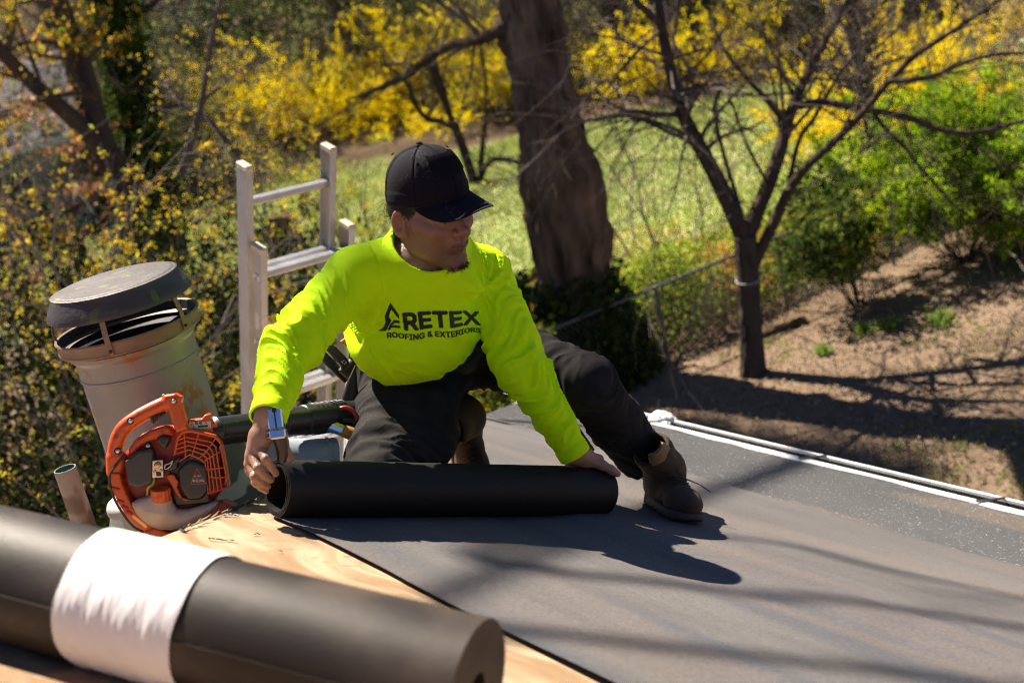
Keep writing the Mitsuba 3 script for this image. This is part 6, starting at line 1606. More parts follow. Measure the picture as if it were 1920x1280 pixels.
# volute housing behind everything
vol = bo((150, 660), (205, 530), (235, 500), (330, 400), (470, 345), (620, 340), (740, 300), (900, 300), (985, 330), (990, 470), (960, 560), (1010, 700), (990, 880), (900, 990), (740, 1060), (560, 1090), (390, 1050), (270, 1010), (190, 900), (150, 780))
bl('fan_housing', slab(vol, -0.075, -0.018, 0.014), 'red_plastic')
rim = bo((235, 520), (300, 430), (420, 365), (560, 330), (600, 350), (600, 420), (520, 430), (440, 450), (340, 500), (270, 570))
bl('housing_shoulder', slab(rim, -0.03, 0.004, 0.008), 'orange_plastic')
# handle with its front column
hp = smooth_path([bp(105, 690, -0.012), bp(118, 580, -0.010), bp(142, 450, -0.008), bp(205, 340, -0.006), bp(320, 258, -0.004), bp(460, 190, -0.004), bp(590, 138, -0.006)], 40)
col = bo((555, 85), (650, 68), (705, 105), (690, 150), (720, 280), (745, 372), (640, 400), (608, 300), (585, 200))
def handle_sdf(p):
    pts, d = hp[::2], None
    for a, b in zip(pts[:-1], pts[1:]):
        e = s_cone(p, a, b, 0.0155, 0.0155)
        d = e if d is None else np.minimum(d, e)
    d = smin(d, s_slab(p, col, -0.024, 0.014, 0.007), 0.010)
    return smin(d, s_slab(p, bo((62, 560), (205, 540), (200, 640), (150, 760), (88, 740)), -0.03, 0.006, 0.008), 0.01)
hm_ = sdf_mesh(handle_sdf, V(-0.14, -0.02, -0.04), V(0.06, 0.175, 0.03), 0.0022, 1)
hk = bl('handle', hm_, 'orange_plastic')
bl('trigger', slab(bo((425, 245), (480, 232), (556, 222), (556, 242), (500, 275), (460, 318), (438, 300)), -0.012, 0.006, 0.003), 'black_plastic', hk)
for k in range(5):
    bl('trigger_rib', tube([bp(446 + 22 * k, 252 - 5 * k, 0.0075), bp(456 + 20 * k, 306 - 13 * k, 0.0075)], 0.0011, 6), 'grey_plastic', hk)
bl('kill_switch', slab(bo((525, 80), (555, 68), (580, 76), (545, 98)), -0.014, 0.004, 0.003), 'black_plastic', hk)
def screw(x, y, z, parent=None):
    s = lathe([(0, 0.0022), (0.0022, 0.0022), (0.0042, 0.0012), (0.0044, 0), (0.0044, -0.006)], 20)
    bl('screw', placed(s, np.eye(3), bp(x, y, z)), 'steel', parent)
    bl('screw_recess', placed(lathe([(0.0050, 0.0006), (0.0072, 0.0008), (0.0074, -0.006)], 24), np.eye(3), bp(x, y, z - 0.0012)), 'black_plastic', parent)
screw(635, 135, 0.0145, hk); screw(278, 278, 0.0115, hk); screw(160, 520, 0.0070, hk)
# skid guard curving round the lower left
go = [(92, 690), (80, 760), (110, 860), (150, 960), (210, 1060), (280, 1140), (350, 1200), (430, 1240), (500, 1235), (480, 1180), (400, 1150), (330, 1080), (262, 985), (215, 880), (185, 780), (172, 700)]
gk = bl('guard', slab(bo(*go), -0.030, 0.012, 0.004), 'orange_plastic')
for (x, y, a) in ((128, 830, -20), (160, 935, -22), (192, 985, -28), (225, 1030, -35)):
    R_ = rot([0, 0, 1], a)
    bl('rib', placed(box((0.015, 0.0065, 0.014), (0, 0, 0), bevel=0.001), R_, bp(x + 5, y, 0.009)), 'red_plastic', gk)
bl('info_plate', placed(box((0.036, 0.0065, 0.0006), (0, 0, 0)), rot([0, 0, 1], -43), bp(312, 1105, 0.0126)), 'brass', gk)
bl('seal', tube(smooth_path([bp(210, 560, 0.006), bp(140, 640, 0.010), bp(88, 720, 0.012), bp(100, 850, 0.012), bp(160, 1000, 0.010), bp(250, 1140, 0.008), bp(340, 1200, 0.008)], 40), 0.0026, 8), 'lace', gk)
# orange foot at the bottom
bl('foot', slab(bo((345, 1190), (440, 1165), (600, 1235), (560, 1290), (350, 1290)), -0.05, 0.02, 0.004), 'orange_plastic')
bl('foot', slab(bo((700, 1090), (880, 1010), (985, 990), (1090, 1045), (1000, 1130), (800, 1180)), -0.06, 0.004, 0.004), 'red_plastic')
# air filter box, choke knob, carburettor, hose
bl('air_filter_box', slab(bo((222, 600), (330, 525), (440, 512), (452, 560), (436, 790), (330, 835), (240, 795)), -0.02, 0.024, 0.006), 'grey_plastic')
screw(405, 493, 0.0080)
bl('choke_knob', slab(bo((478, 440), (520, 405), (588, 430), (575, 470), (545, 522), (505, 500)), -0.02, 0.012, 0.004), 'black_plastic')
ck = bl('carburettor', placed(box((0.024, 0.036, 0.012), bevel=0.001), np.eye(3), bp(480, 682, 0.014)), 'steel', smooth=False)
bl('barrel', placed(lathe([(0, 0.006), (0.0055, 0.006), (0.0064, 0.005), (0.0064, -0.004)], 20), np.eye(3), bp(486, 648, 0.022)), 'brass', ck)
bl('bolt', placed(lathe([(0, 0.004), (0.003, 0.004), (0.003, -0.004)], 6), np.eye(3), bp(458, 700, 0.022)), 'brass', ck, smooth=False)
bl('bolt', placed(lathe([(0, 0.004), (0.003, 0.004), (0.003, -0.004)], 6), np.eye(3), bp(508, 696, 0.022)), 'brass', ck, smooth=False)
bl('port', placed(box((0.010, 0.009, 0.003), bevel=0.0006), np.eye(3), bp(490, 722, 0.0205)), 'black_plastic', ck, smooth=False)
bl('lever', slab(bo((400, 640), (440, 652), (442, 664), (405, 660)), 0.01, 0.018, 0.001), 'orange_plastic', ck)
bl('fuel_hose', tube(smooth_path([bp(450, 740, 0.016), bp(440, 800, 0.020), bp(400, 830, 0.020), bp(385, 890, 0.014)], 18), 0.0026, 8), 'yellow_hose')
# starter cover with its emblem
bl('engine_block', slab(bo((560, 640), (700, 600), (860, 620), (880, 1000), (600, 1010), (560, 900)), -0.03, -0.004, 0.004), 'black_plastic')
ek = bl('starter_cover', slab(bo((640, 700), (690, 655), (745, 628), (800, 645), (868, 682), (882, 800), (868, 900), (820, 955), (710, 958), (645, 850)), -0.01, 0.012, 0.005), 'black_plastic')
bl('cover_wing', slab(bo((540, 740), (600, 735), (640, 800), (625, 840), (660, 930), (740, 955), (690, 965), (640, 935), (590, 850)), -0.01, 0.013, 0.002), 'orange_plastic')
tri = sg.Polygon(bo((733, 828), (795, 697), (866, 826)))
ring = tri.buffer(0.0004, join_style=1).difference(tri.buffer(-0.0012))
bl('emblem', placed(trimesh.creation.extrude_polygon(ring, 0.0008, engine='earcut'), np.eye(3), V(0, 0, 0.0121)), 'red_print', ek, smooth=False)
bl('emblem', placed(box((0.026, 0.0007, 0.0006)), np.eye(3), bp(799, 778, 0.0125)), 'red_print', ek, smooth=False)
for text, h, x, y in (('PB-2520', 0.0030, 764, 768), ('ECHO', 0.0052, 776, 810)):
    m = meshkit.text_mesh(text, h, 0.0006, True)
    want = 0.0155 if text[0] == 'P' else 0.0180
    m.vertices[:, 0] *= want / np.ptp(m.vertices[:, 0])
    m.vertices[:, 0] += 0.14 * m.vertices[:, 1] * (text[0] == 'E')
    bl('lettering', placed(m, np.eye(3), bp(x, y, 0.0121)), 'white_print', ek, smooth=False)
for k in range(3):
    bl('logo_bar', placed(box((0.0009, 0.0052, 0.0006)), np.eye(3), bp(758 + 6 * k, 799, 0.0124)), 'white_print', ek, smooth=False)
bl('starter_grip', slab(bo((540, 690), (560, 655), (650, 592), (672, 610), (640, 650), (640, 690), (570, 712)), -0.004, 0.018, 0.004), 'black_plastic')
bl('starter_ring', tube(smooth_path([bp(608, 618, 0.020), bp(590, 660, 0.022), bp(562, 682, 0.022), bp(540, 684, 0.021), bp(548, 652, 0.021), bp(585, 640, 0.020), bp(600, 622, 0.020)], 24), 0.0012, 6), 'white_print')
# grille: frame and bars
gr = bl('grille', slab(bo((600, 600), (640, 430), (690, 372), (760, 372), (960, 430), (1000, 490), (1046, 860), (1030, 872), (985, 505), (945, 455), (765, 402), (700, 405), (660, 450), (628, 575)), -0.030, 0.012, 0.003), 'orange_plastic')
bars = [[(628, 468), (716, 436), (915, 486), (955, 530), (985, 885)], [(622, 502), (722, 470), (890, 520), (925, 560), (955, 892)], [(615, 537), (730, 505), (865, 553), (900, 592), (924, 900)],
        [(612, 574), (738, 540), (846, 584), (880, 622), (892, 908)], [(640, 640), (742, 580), (820, 620), (862, 660), (872, 912)],
        [(704, 400), (706, 560), (700, 615)], [(822, 414), (790, 500), (756, 600)], [(955, 458), (880, 560), (806, 622)], [(1000, 566), (930, 602), (856, 640)], [(1022, 706), (940, 710), (872, 714)], [(1036, 786), (955, 786), (880, 774)], [(1044, 868), (960, 893), (870, 914)]]
for k, b in enumerate(bars):
    q = np.array([bp(x, y, 0.0085 - 0.0000005 * (x - 640) * 0) for x, y in b])
    q[:, 2] -= 0.006 * np.clip((q[:, 0] - 0.09) / 0.03, 0, 1)
    bl('bar', tube(smooth_path(q, 16) if len(q) < 4 else np.vstack([np.linspace(a_, c_, 6)[:-1] for a_, c_ in zip(q[:-1], q[1:])] + [q[-1:]]), 0.0019, 6), 'orange_plastic', gr)
bl('cylinder_fins', cat_meshes([placed(box((0.060, 0.075, 0.0025), bevel=0.0005), np.eye(3), bp(850, 690, -0.012 + 0.0045 * k)) for k in range(4)]), 'grey_plastic', smooth=False)
# outlet collar, label, tube
ol = bl('outlet', slab(bo((725, 300), (840, 292), (870, 260), (905, 262), (930, 320), (985, 360), (992, 480), (930, 470), (740, 395)), -0.055, -0.006, 0.006), 'orange_plastic')
lb = bl('warning_label', placed(box((0.0445, 0.0135, 0.0006)), rot([0, 0, 1], -0.8), bp(826, 346, -0.0055)), 'white_print', ol, smooth=False)
bl('label_strip', placed(box((0.0445, 0.0025, 0.0006)), rot([0, 0, 1], -0.8), bp(826, 380, -0.0055)), 'green_print', ol, smooth=False)
principled('blue_print', (0.05, 0.12, 0.30), 0.5)
for x, y, mm in ((762, 332, 'yellow_hose'), (876, 328, 'yellow_hose'), (776, 360, 'yellow_hose')):
    t_ = trimesh.creation.extrude_polygon(sg.Polygon([(-0.0034, -0.0026), (0.0034, -0.0026), (0, 0.0034)]), 0.0005, engine='earcut')
    bl('warning_sign', placed(t_, np.eye(3), bp(x, y, -0.0050)), mm, ol, smooth=False)
for x in (800, 834):
    bl('warning_sign', placed(lathe([(0, 0.0005), (0.0036, 0.0005), (0.0036, 0)], 20), np.eye(3), bp(x, 329, -0.0050)), 'blue_print', ol, smooth=False)
bl('warning_sign', placed(box((0.020, 0.0042, 0.0005)), np.eye(3), bp(852, 357, -0.0050)), 'black_plastic', ol, smooth=False)
ZF = 1.30
TX = lambda t: bp(940, 415, -0.032) + V(0.73, 0.02, -0.68) * (ZF * t)
tax = unit(TX(1) - TX(0))
tb = lathe([(r_, z_ * ZF if z_ > 0.01 else z_) for r_, z_ in [(0.020, -0.02), (0.0325, -0.004), (0.0325, 0.0), (0.0300, 0.004), (0.0305, 0.13), (0.0325, 0.132), (0.0325, 0.178), (0.0345, 0.180), (0.0345, 0.234), (0.0315, 0.238), (0.030, 0.30), (0.027, 0.302), (0.026, 0.20)]], 48, tax, TX(0))
tk = bl('blower_tube', tb, 'black_plastic', smooth=30)
for k in range(7):
    c_ = TX(0.200 + 0.0105 * k)
    for s in (1, -1):
        an_ = np.linspace(PI / 2 - 0.7, PI / 2 + 0.7, 9) * s
        Fm = frame(tax, V(0, 0, 1))
        e1_, e2_ = unit(np.cross(V(0, 1, 0), tax)), unit(np.cross(tax, np.cross(V(0, 1, 0), tax)))
        pts = np.stack([c_ + tax * (0.008 * (i / 8 - 0.5)) + (e1_ * math.cos(a_) + e2_ * math.sin(a_)) * 0.0345 for i, a_ in enumerate(an_)])
        bl('grip_ridge', tube(pts, 0.0022, 6), 'black_plastic', tk)
bl('mould_line', tube([TX(0.182) + V(0.024, 0, 0.0255), TX(0.234) + V(0.024, 0, 0.0255)], 0.0008, 5), 'grey_plastic', tk)
# translucent fuel tank with ribbed orange cap
tank = bo((246, 952), (300, 922), (420, 892), (545, 905), (565, 985), (600, 1030), (700, 1035), (820, 1008), (925, 985), (952, 1000), (935, 1035), (850, 1100), (720, 1165), (580, 1200), (450, 1185), (350, 1120), (275, 1030))
def tank_x(p, d):
    d = smin(d, s_cone(p, bp(495, 955, 0.010), bp(480, 1020, 0.006), 0.0165, 0.026), 0.02)
    return d
tk_ = bl('fuel_tank', slab(tank, -0.028, 0.024, 0.018, extra=tank_x), 'tank_plastic')
bl('tank_seam', tube(smooth_path([bp(275, 950, 0.0215), bp(300, 1030, 0.0245), bp(370, 1110, 0.0255), bp(460, 1165, 0.0235), bp(580, 1178, 0.0215), bp(720, 1142, 0.0215), bp(850, 1078, 0.0205), bp(925, 1015, 0.0155)], 60), 0.0010, 5), 'tank_plastic', tk_)
ca_ = unit(V(0.02, 1, 0.25))
a = np.linspace(0, 2 * PI, 112, endpoint=False)
rc_ = 0.0190 + 0.0011 * (np.sin(a * 14) > -0.2)
zr = [(-0.006, 1.0), (0.0, 1.0), (0.0165, 1.0), (0.0185, 0.95), (0.0195, 0.80), (0.0195, 0.0)]
vv = np.concatenate([np.stack([np.cos(a) * rc_ * s_, np.sin(a) * rc_ * s_, np.full_like(a, z_)], -1) for z_, s_ in zr])
k_ = np.arange(112); k2 = (k_ + 1) % 112
ff = np.vstack([np.stack([k_ + 112 * b, k2 + 112 * b, k2 + 112 * (b + 1), k_ + 112 * (b + 1)], 1) for b in range(5)])
cm_ = cat_meshes([(vv, ff)]); cm_.apply_transform(mat(frame(ca_), bp(494, 918, 0.014)))
bl('fuel_cap', cm_, 'orange_plastic', tk_, smooth=30)

# ------------------------------------------------------------------ flue with its cap
def rust(p, k):
    return smoothstep(0.44, 0.60, fbm(p.x * 75, p.y * 75, p.z * 50 + k, 3)) * smoothstep(0.60, 0.80, noise(p.x * 15 + k, p.y * 15, p.z * 12) * 0.75 + 0.25 * noise(p.x * 40, p.y * 40, p.z * 40))
GAL = proc(lambda p, n, uv: mix(mix((0.150, 0.153, 0.165), (0.225, 0.226, 0.235), fbm(p.x * 8, p.y * 8, p.z * 5, 3)), (0.26, 0.095, 0.016), 0.85 * rust(p, 3.0)))
bumped('galvanised', GAL, lambda p, n, uv: fbm(p.x * 120, p.y * 120, p.z * 60, 2), 0.0006, rough=0.48, spec=0.5, metal=0.35)
DK = proc(lambda p, n, uv: mix(mix((0.022, 0.019, 0.018), (0.072, 0.063, 0.062), fbm(p.x * 14, p.y * 14, p.z * 30, 3)), (0.09, 0.11, 0.03), 0.6 * smoothstep(0.62, 0.72, fbm(p.x * 30, p.y * 30, p.z * 30, 2))))
bumped('weathered_metal', DK, lambda p, n, uv: fbm(p.x * 160, p.y * 160, p.z * 90, 2), 0.0010, rough=0.5, spec=0.5, metal=0.3)
bumped('rusty_metal', proc(lambda p, n, uv: mix((0.12, 0.078, 0.055), (0.20, 0.14, 0.10), fbm(p.x * 20, p.y * 20, p.z * 20, 3))), lambda p, n, uv: fbm(p.x * 160, p.y * 160, p.z * 160, 2), 0.0008, rough=0.6, metal=0.2)
principled('soot', (0.006, 0.006, 0.007), 0.6)
FX, FY, FZ = 0.035, 0.662, 0.352
fp = lambda pr: [(r_ * 1.067, 0.352 + (z_ - 0.395) * 1.067) for r_, z_ in pr]
fz = lambda z_: 0.352 + (z_ - 0.395) * 1.067
flue = thing('flue', 'wide galvanised metal flue with rust spots and a dark raised cap', 'flue')
zb_ = -SLOPE * (FY - HIP)
FL = V(FX, FY, 0)
add('pipe', lathe(fp([(0.136, -0.15), (0.136, 0.300), (0.1385, 0.302), (0.1385, 0.306), (0.1365, 0.308), (0.137, 0.345), (0.146, 0.356), (0.146, 0.366)]), 72, at=FL), 'galvanised', flue, smooth=30)
add('collar', lathe(fp([(0.140, 0.366), (0.163, 0.372), (0.165, 0.376), (0.163, 0.380), (0.164, 0.398), (0.1670, 0.402), (0.165, 0.406), (0.160, 0.404), (0.157, 0.384), (0.142, 0.378)]), 72, at=FL), 'rusty_metal', flue, smooth=35)
add('flue_liner', lathe(fp([(0.160, 0.402), (0.154, 0.380), (0.128, 0.360), (0.122, 0.20), (0.122, 0.05)]), 48, at=FL), 'soot', flue, smooth=30)
capk = add('cap', lathe(fp([(0.0, 0.5055), (0.139, 0.5065), (0.1455, 0.5045), (0.1465, 0.497), (0.158, 0.478), (0.165, 0.464), (0.1665, 0.455), (0.163, 0.453), (0.155, 0.466), (0.0, 0.485)]), 72, at=FL), 'weathered_metal', flue, smooth=35)
add('cap_top', lathe(fp([(0.0, 0.5085), (0.130, 0.5090), (0.137, 0.5070)]), 72, at=FL), 'rusty_metal' if False else 'weathered_metal', capk, smooth=30)
for an_ in (math.radians(-125), math.radians(-62), math.radians(30), math.radians(150)):
    rd = V(math.cos(an_), math.sin(an_), 0); tg = V(-rd[1], rd[0], 0)
    pth = [FL + rd * (0.160 * 1.067) + V(0, 0, fz(0.458)), FL + rd * (0.168 * 1.067) + V(0, 0, fz(0.420)), FL + rd * (0.1675 * 1.067) + V(0, 0, fz(0.378))]
    st_ = cat_meshes([box((0.013, 0.0022, np.linalg.norm(b - a) + 0.001), (a + b) / 2, frame(b - a, tg)) for a, b in zip(pth[:-1], pth[1:])])
    sk_ = add('strap', st_, 'rusty_metal', flue)
    add('bolt', placed(lathe([(0, 0.004), (0.0035, 0.0035), (0.004, 0), (0.004, -0.003)], 10), frame(rd), FL + rd * (0.169 * 1.067) + V(0, 0, fz(0.386))), 'soot', sk_)
bumped('flashing_metal', proc(lambda p, n, uv: mix(mix((0.042, 0.045, 0.044), (0.095, 0.10, 0.09), fbm(p.x * 9, p.y * 9, p.z * 9, 3)), (0.30, 0.31, 0.28), smoothstep(0.66, 0.72, fbm(p.x * 14 + 3, p.y * 14, p.z * 14, 2)))), lambda p, n, uv: fbm(p.x * 50, p.y * 50, p.z * 50, 2), 0.002, rough=0.65)
# cone flashing round the foot of the flue, laid to the slope
na_ = 72
an_ = np.linspace(0, 2 * PI, na_, endpoint=False)
rows = []
for t in np.linspace(0, 1, 8):
    rr_ = 0.150 + 0.135 * t ** 1.4
    x_, y_ = FX + 0.02 + rr_ * np.cos(an_), FY + rr_ * np.sin(an_)
    foot = -SLOPE * (y_ - HIP) + 0.004
    rows.append(np.stack([x_, y_, (FZ - 0.30) * (1 - t) + foot * t], -1))
rows = np.stack(rows, 0)
k_, b_ = np.meshgrid(np.arange(na_), np.arange(7), indexing='ij')
add('flashing', cat_meshes([(rows.reshape(-1, 3), np.stack([b_ * na_ + k_, (b_ + 1) * na_ + k_, (b_ + 1) * na_ + (k_ + 1) % na_, b_ * na_ + (k_ + 1) % na_], -1).reshape(-1, 4))]), 'flashing_metal', flue, smooth=40)

# narrow vent pipe and flat capped vent
vp_ = thing('vent_pipe', 'narrow rusty brown vent pipe with teal inside at the lower left', 'vent pipe')
VP = V(-0.274, 0.417, 0)
bumped('pipe_rust', proc(lambda p, n, uv: mix((0.10, 0.072, 0.06), (0.20, 0.18, 0.165), smoothstep(0.45, 0.6, fbm(p.x * 22, p.y * 22, p.z * 14, 3)))), lambda p, n, uv: fbm(p.x * 150, p.y * 150, p.z * 150, 2), 0.0008, rough=0.7)
principled('teal_paint', (0.0372, 0.1364, 0.124), 0.5)
add('pipe', lathe([(0.0252, -0.25), (0.0250, 0.1505), (0.0244, 0.152), (0.0222, 0.152), (0.0218, 0.1505)], 40, at=VP), 'pipe_rust', vp_, smooth=40)
add('inside', lathe([(0.0219, 0.1515), (0.0216, 0.05), (0.0214, -0.2)], 32, at=VP), 'teal_paint', vp_, smooth=40)
vd = thing('roof_vent', 'low grey vent with a round flat cap peeking out behind the blower', 'vent')
VD = V(-0.158, 0.358, -0.044)
bumped('vent_grey', proc(lambda p, n, uv: mix((0.22, 0.22, 0.22), (0.32, 0.32, 0.315), fbm(p.x * 20, p.y * 20, p.z * 20, 3))), lambda p, n, uv: fbm(p.x * 100, p.y * 100, p.z * 100, 2), 0.0006, rough=0.6)
add('cap', lathe([(0, 0.096), (0.055, 0.094), (0.068, 0.088), (0.073, 0.080), (0.073, 0.066), (0.070, 0.064), (0.050, 0.066)], 56, at=VD), 'vent_grey', vd, smooth=35)
add('base', lathe([(0.048, 0.068), (0.048, -0.02), (0.052, -0.10)], 40, at=VD), 'vent_grey', vd, smooth=35)

# ------------------------------------------------------------------ pale plastic pail lying on its side behind the roll
principled('pail_plastic', (0.2604, 0.3038, 0.3348), 0.4, spec=0.5)
principled('pail_inside_shade', (0.062, 0.0682, 0.0744), 0.5)  # pail colour darkened to stand for the shade in its open mouth
pl = thing('pail', 'pale blue plastic pail lying on its side behind the roll', 'pail')
pax = unit(E1 * 0.95 + V(0, -0.25, 0)); pc = roof1(0.185, 0.30, 0.070) - pax * 0.07
add('body', lathe([(0.0, 0.0), (0.050, 0.0), (0.054, 0.004), (0.062, 0.13), (0.0655, 0.131), (0.0655, 0.137), (0.0625, 0.138), (0.0660, 0.150), (0.0660, 0.155), (0.0620, 0.156)], 48, pax, pc), 'pail_plastic', pl, smooth=35)
add('inside', lathe([(0.0622, 0.1555), (0.058, 0.10), (0.051, 0.006), (0.0, 0.006)], 40, pax, pc), 'pail_inside_shade', pl, smooth=35)

# ------------------------------------------------------------------ extension ladder
lad = thing('ladder', 'aluminium extension ladder leaning on the far eave behind the man', 'ladder')
LQ, LU, LW = V(0.96, 2.85, -1.15), unit(V(0.108, -0.342, 0.934)), unit(V(0.9985, 0.054, 0))
LW = unit(LW - LU * (LW @ LU)); LB = np.cross(LW, LU)                     # LB points towards the house and camera
if LB @ (CAM - LQ) < 0:
    LB = -LB
bumped('aluminium', proc(lambda p, n, uv: mix((0.32, 0.325, 0.335), (0.52, 0.53, 0.545), fbm(p.x * 18, p.y * 18, p.z * 5, 3))), lambda p, n, uv: fbm(p.x * 150, p.y * 150, p.z * 20, 2), 0.0006, rough=0.42, metal=0.75)
principled('ladder_cap', (0.3844, 0.3534, 0.279), 0.6)
LR = np.stack([LW, LB, LU], 1)
def rail(x0, b0, t0, t1, side, tag):
    """A channel rail: web with two flanges turned outwards."""
    w_, d_, th = 0.030, 0.072, 0.0045
    o_ = [(0, -d_ / 2), (w_ * side, -d_ / 2), (w_ * side, -d_ / 2 + th), (th * side, -d_ / 2 + th), (th * side, d_ / 2 - th), (w_ * side, d_ / 2 - th), (w_ * side, d_ / 2), (0, d_ / 2)]
    g = sg.Polygon(o_)
    m = trimesh.creation.extrude_polygon(g.buffer(0), t1 - t0, engine='earcut')
    m.apply_transform(mat(LR, LQ + LW * x0 + LB * b0 + LU * t0))
    k = add('rail', m, 'aluminium', lad)
    cpm = box((w_ + 0.006, d_ + 0.006, 0.026), (w_ * side / 2, 0, 0), bevel=0.005)
    cpm.apply_transform(mat(LR, LQ + LW * x0 + LB * b0 + LU * (t1 - 0.004)))
    add('end_cap', cpm, 'ladder_cap', k)
    return k
LOW = -2.6 / 0.934
WF = 0.416
fly = [(0.0, 0.0), (WF, 0.0)]
kL = rail(0.0, 0.0, -0.9, 1.700, 1, 'a'); kR = rail(WF + 0.01, 0.0, -0.9, 1.700, -1, 'b')
kL2 = rail(0.018, 0.070, LOW, 1.372, 1, 'c'); kR2 = rail(WF + 0.062, 0.070, LOW, 1.372, -1, 'd')
def rung(t, b0, x0, x1):
    sec = sg.Polygon([(-0.017, -0.013), (0.017, -0.013), (0.019, -0.006), (0.017, 0.011), (0.010, 0.0135), (0.004, 0.0125), (0.0, 0.0135), (-0.004, 0.0125), (-0.010, 0.0135), (-0.017, 0.011), (-0.019, -0.006)])
    m = trimesh.creation.extrude_polygon(sec, x1 - x0, engine='earcut')
    m.apply_transform(mat(np.stack([-LB, LU, LW], 1) if np.linalg.det(np.stack([-LB, LU, LW], 1)) > 0 else np.stack([LB, LU, LW], 1), LQ + LW * x0 + LB * b0 + LU * t))
    add('rung', m, 'aluminium', lad)
for k in range(9):
    t = 1.545 - 0.305 * k
    if t > -0.9:
        rung(t, 0.0, 0.004, WF + 0.006)
for k in range(13):
    t = 1.240 - 0.305 * k
    if t > LOW + 0.1:
        rung(t + 0.004, 0.062, 0.022, WF + 0.058)
        for kk, x_ in ((kL2, 0.018), (kR2, WF + 0.062)):
            s = -1 if kk == kL2 else 1
            tr_ = trimesh.creation.torus(0.016, 0.0035, 20, 8); tr_.apply_transform(mat(frame(LW), LQ + LW * (x_ + (0.0 if s < 0 else 0.0)) + LB * 0.07 + LU * (t + 0.004)))
            if t > 0.2:
                add('rung_collar', tr_, 'steel', kk, smooth=True)
add('sticker', box((0.0012, 0.030, 0.075), LQ + LW * 0.0175 + LB * 0.074 + LU * 1.045, LR), 'white_print', kL2)
add('sticker', box((0.028, 0.0012, 0.055), LQ + LW * 0.033 + LB * 0.1068 + LU * 1.045, LR), 'white_print', kL2)
for k, dx in enumerate((0.205, 0.232)):
    add('rope', tube(smooth_path([LQ + LW * dx + LB * 0.02 + LU * 0.93, LQ + LW * (dx + 0.004) + LB * 0.03 + LU * 0.4, LQ + LW * dx + LB * 0.02 + LU * -0.5], 16), 0.004, 6), 'cord_white', lad, smooth=True)

# ------------------------------------------------------------------ hammer stapler in his right hand
principled('chrome', (0.70, 0.71, 0.74), 0.16, metal=1.0)
principled('worn_steel', (0.30, 0.27, 0.24), 0.35, metal=0.9)
sp_k = thing('stapler', 'chrome hammer stapler gripped in the right hand of the person', 'stapler')
SA = unit(UPV * 0.98 - RIGHT * 0.14 + FWD * 0.10); SB = unit(RIGHT - SA * (RIGHT @ SA)); SC = np.cross(SA, SB)
SO = CAM + RIGHT * 0; SO = V(0.049, -0.045, 0.203)
SR_ = np.stack([SB, SA, np.cross(SB, SA)], 1)
def stp(name, size, at_, bsdf, bevel=0.002, parent=None):
    m = box(size, at_, bevel=bevel); m.apply_transform(mat(SR_, SO))
    return add(name, m, bsdf, parent or sp_k)
hd = stp('head', (0.0315, 0.044, 0.030), (0, 0.018, 0), 'chrome', 0.003)
stp('head_block', (0.0345, 0.020, 0.034), (0.0015, -0.0145, 0), 'chrome', 0.003)
stp('slot', (0.0030, 0.040, 0.0012), (0.001, 0.016, 0.0155), 'black_plastic', 0.0002, hd)
stp('slot', (0.0095, 0.008, 0.0012), (0.001, 0.035, 0.0155), 'black_plastic', 0.0002, hd)
stp('spring', (0.020, 0.0016, 0.0016), (0.001, -0.003, 0.0162), 'worn_steel', 0.0004, hd)
for k in range(4):
    m = trimesh.creation.icosphere(2, 0.0036); m.apply_transform(mat(SR_, SO + SR_ @ V(-0.0185, 0.012 - 0.010 * k, 0.006)))
    add('rivet', m, 'worn_steel', hd, smooth=True)
hdl = tube([SO + SR_ @ V(0.001, -0.022, -0.004), SO + SR_ @ V(0.003, -0.040, -0.008), SO + SR_ @ V(0.002, -0.058, -0.012), SO + SR_ @ V(-0.002, -0.072, -0.014)], [0.0145, 0.0125, 0.0115, 0.009], 12)
principled('worn_grip', (0.050, 0.038, 0.030), 0.35, metal=0.3)
add('handle', hdl, 'worn_grip', sp_k, smooth=30)

# ------------------------------------------------------------------ tool belt with its tools
principled('belt_leather', (0.020, 0.015, 0.013), 0.6, spec=0.4)
principled('brown_leather', (0.1612, 0.0744, 0.0279), 0.6, spec=0.4)
belt = add('tool_belt', (lambda m: m)(sdf_mesh(lambda p: smax(s_ell(p, PEL + UPT * 0.045, TR, (0.176, 0.14, 0.126)), np.abs((p - (PEL + UPT * 0.050).astype(F32)) @ UPT.astype(F32)) - 0.024, 0.004), PEL - 0.25, PEL + 0.25, 0.0045)), 'belt_leather', man, smooth=40)
def pouch(c, up_, out_, w_, h_, d_, bsdf='belt_leather', taper=0.75):
    up_ = unit(up_); out_ = unit(out_ - up_ * (out_ @ up_)); sd = np.cross(up_, out_)
    pts = [(-w_ / 2, h_ / 2), (w_ / 2, h_ / 2), (w_ / 2 * taper, -h_ / 2), (-w_ / 2 * taper, -h_ / 2)]
    m = slab(pts, -d_ / 2, d_ / 2, d_ * 0.42, 0.003)
    m.apply_transform(mat(np.stack([sd, up_, out_], 1), c))
    return add('pouch', m, bsdf, belt, smooth=True)
KD = unit(V(0.460, 0.473, 0.156) - V(0.498, 0.457, 0.077))
pouch(V(0.505, 0.450, 0.062), KD, CAM - V(0.5, 0.46, 0.07), 0.055, 0.115, 0.034)
pouch(V(0.545, 0.440, 0.085), KD + V(0.15, 0, 0.2), CAM - V(0.5, 0.46, 0.07), 0.075, 0.10, 0.03)
principled('knife_black', (0.012, 0.016, 0.014), 0.25, spec=0.6)
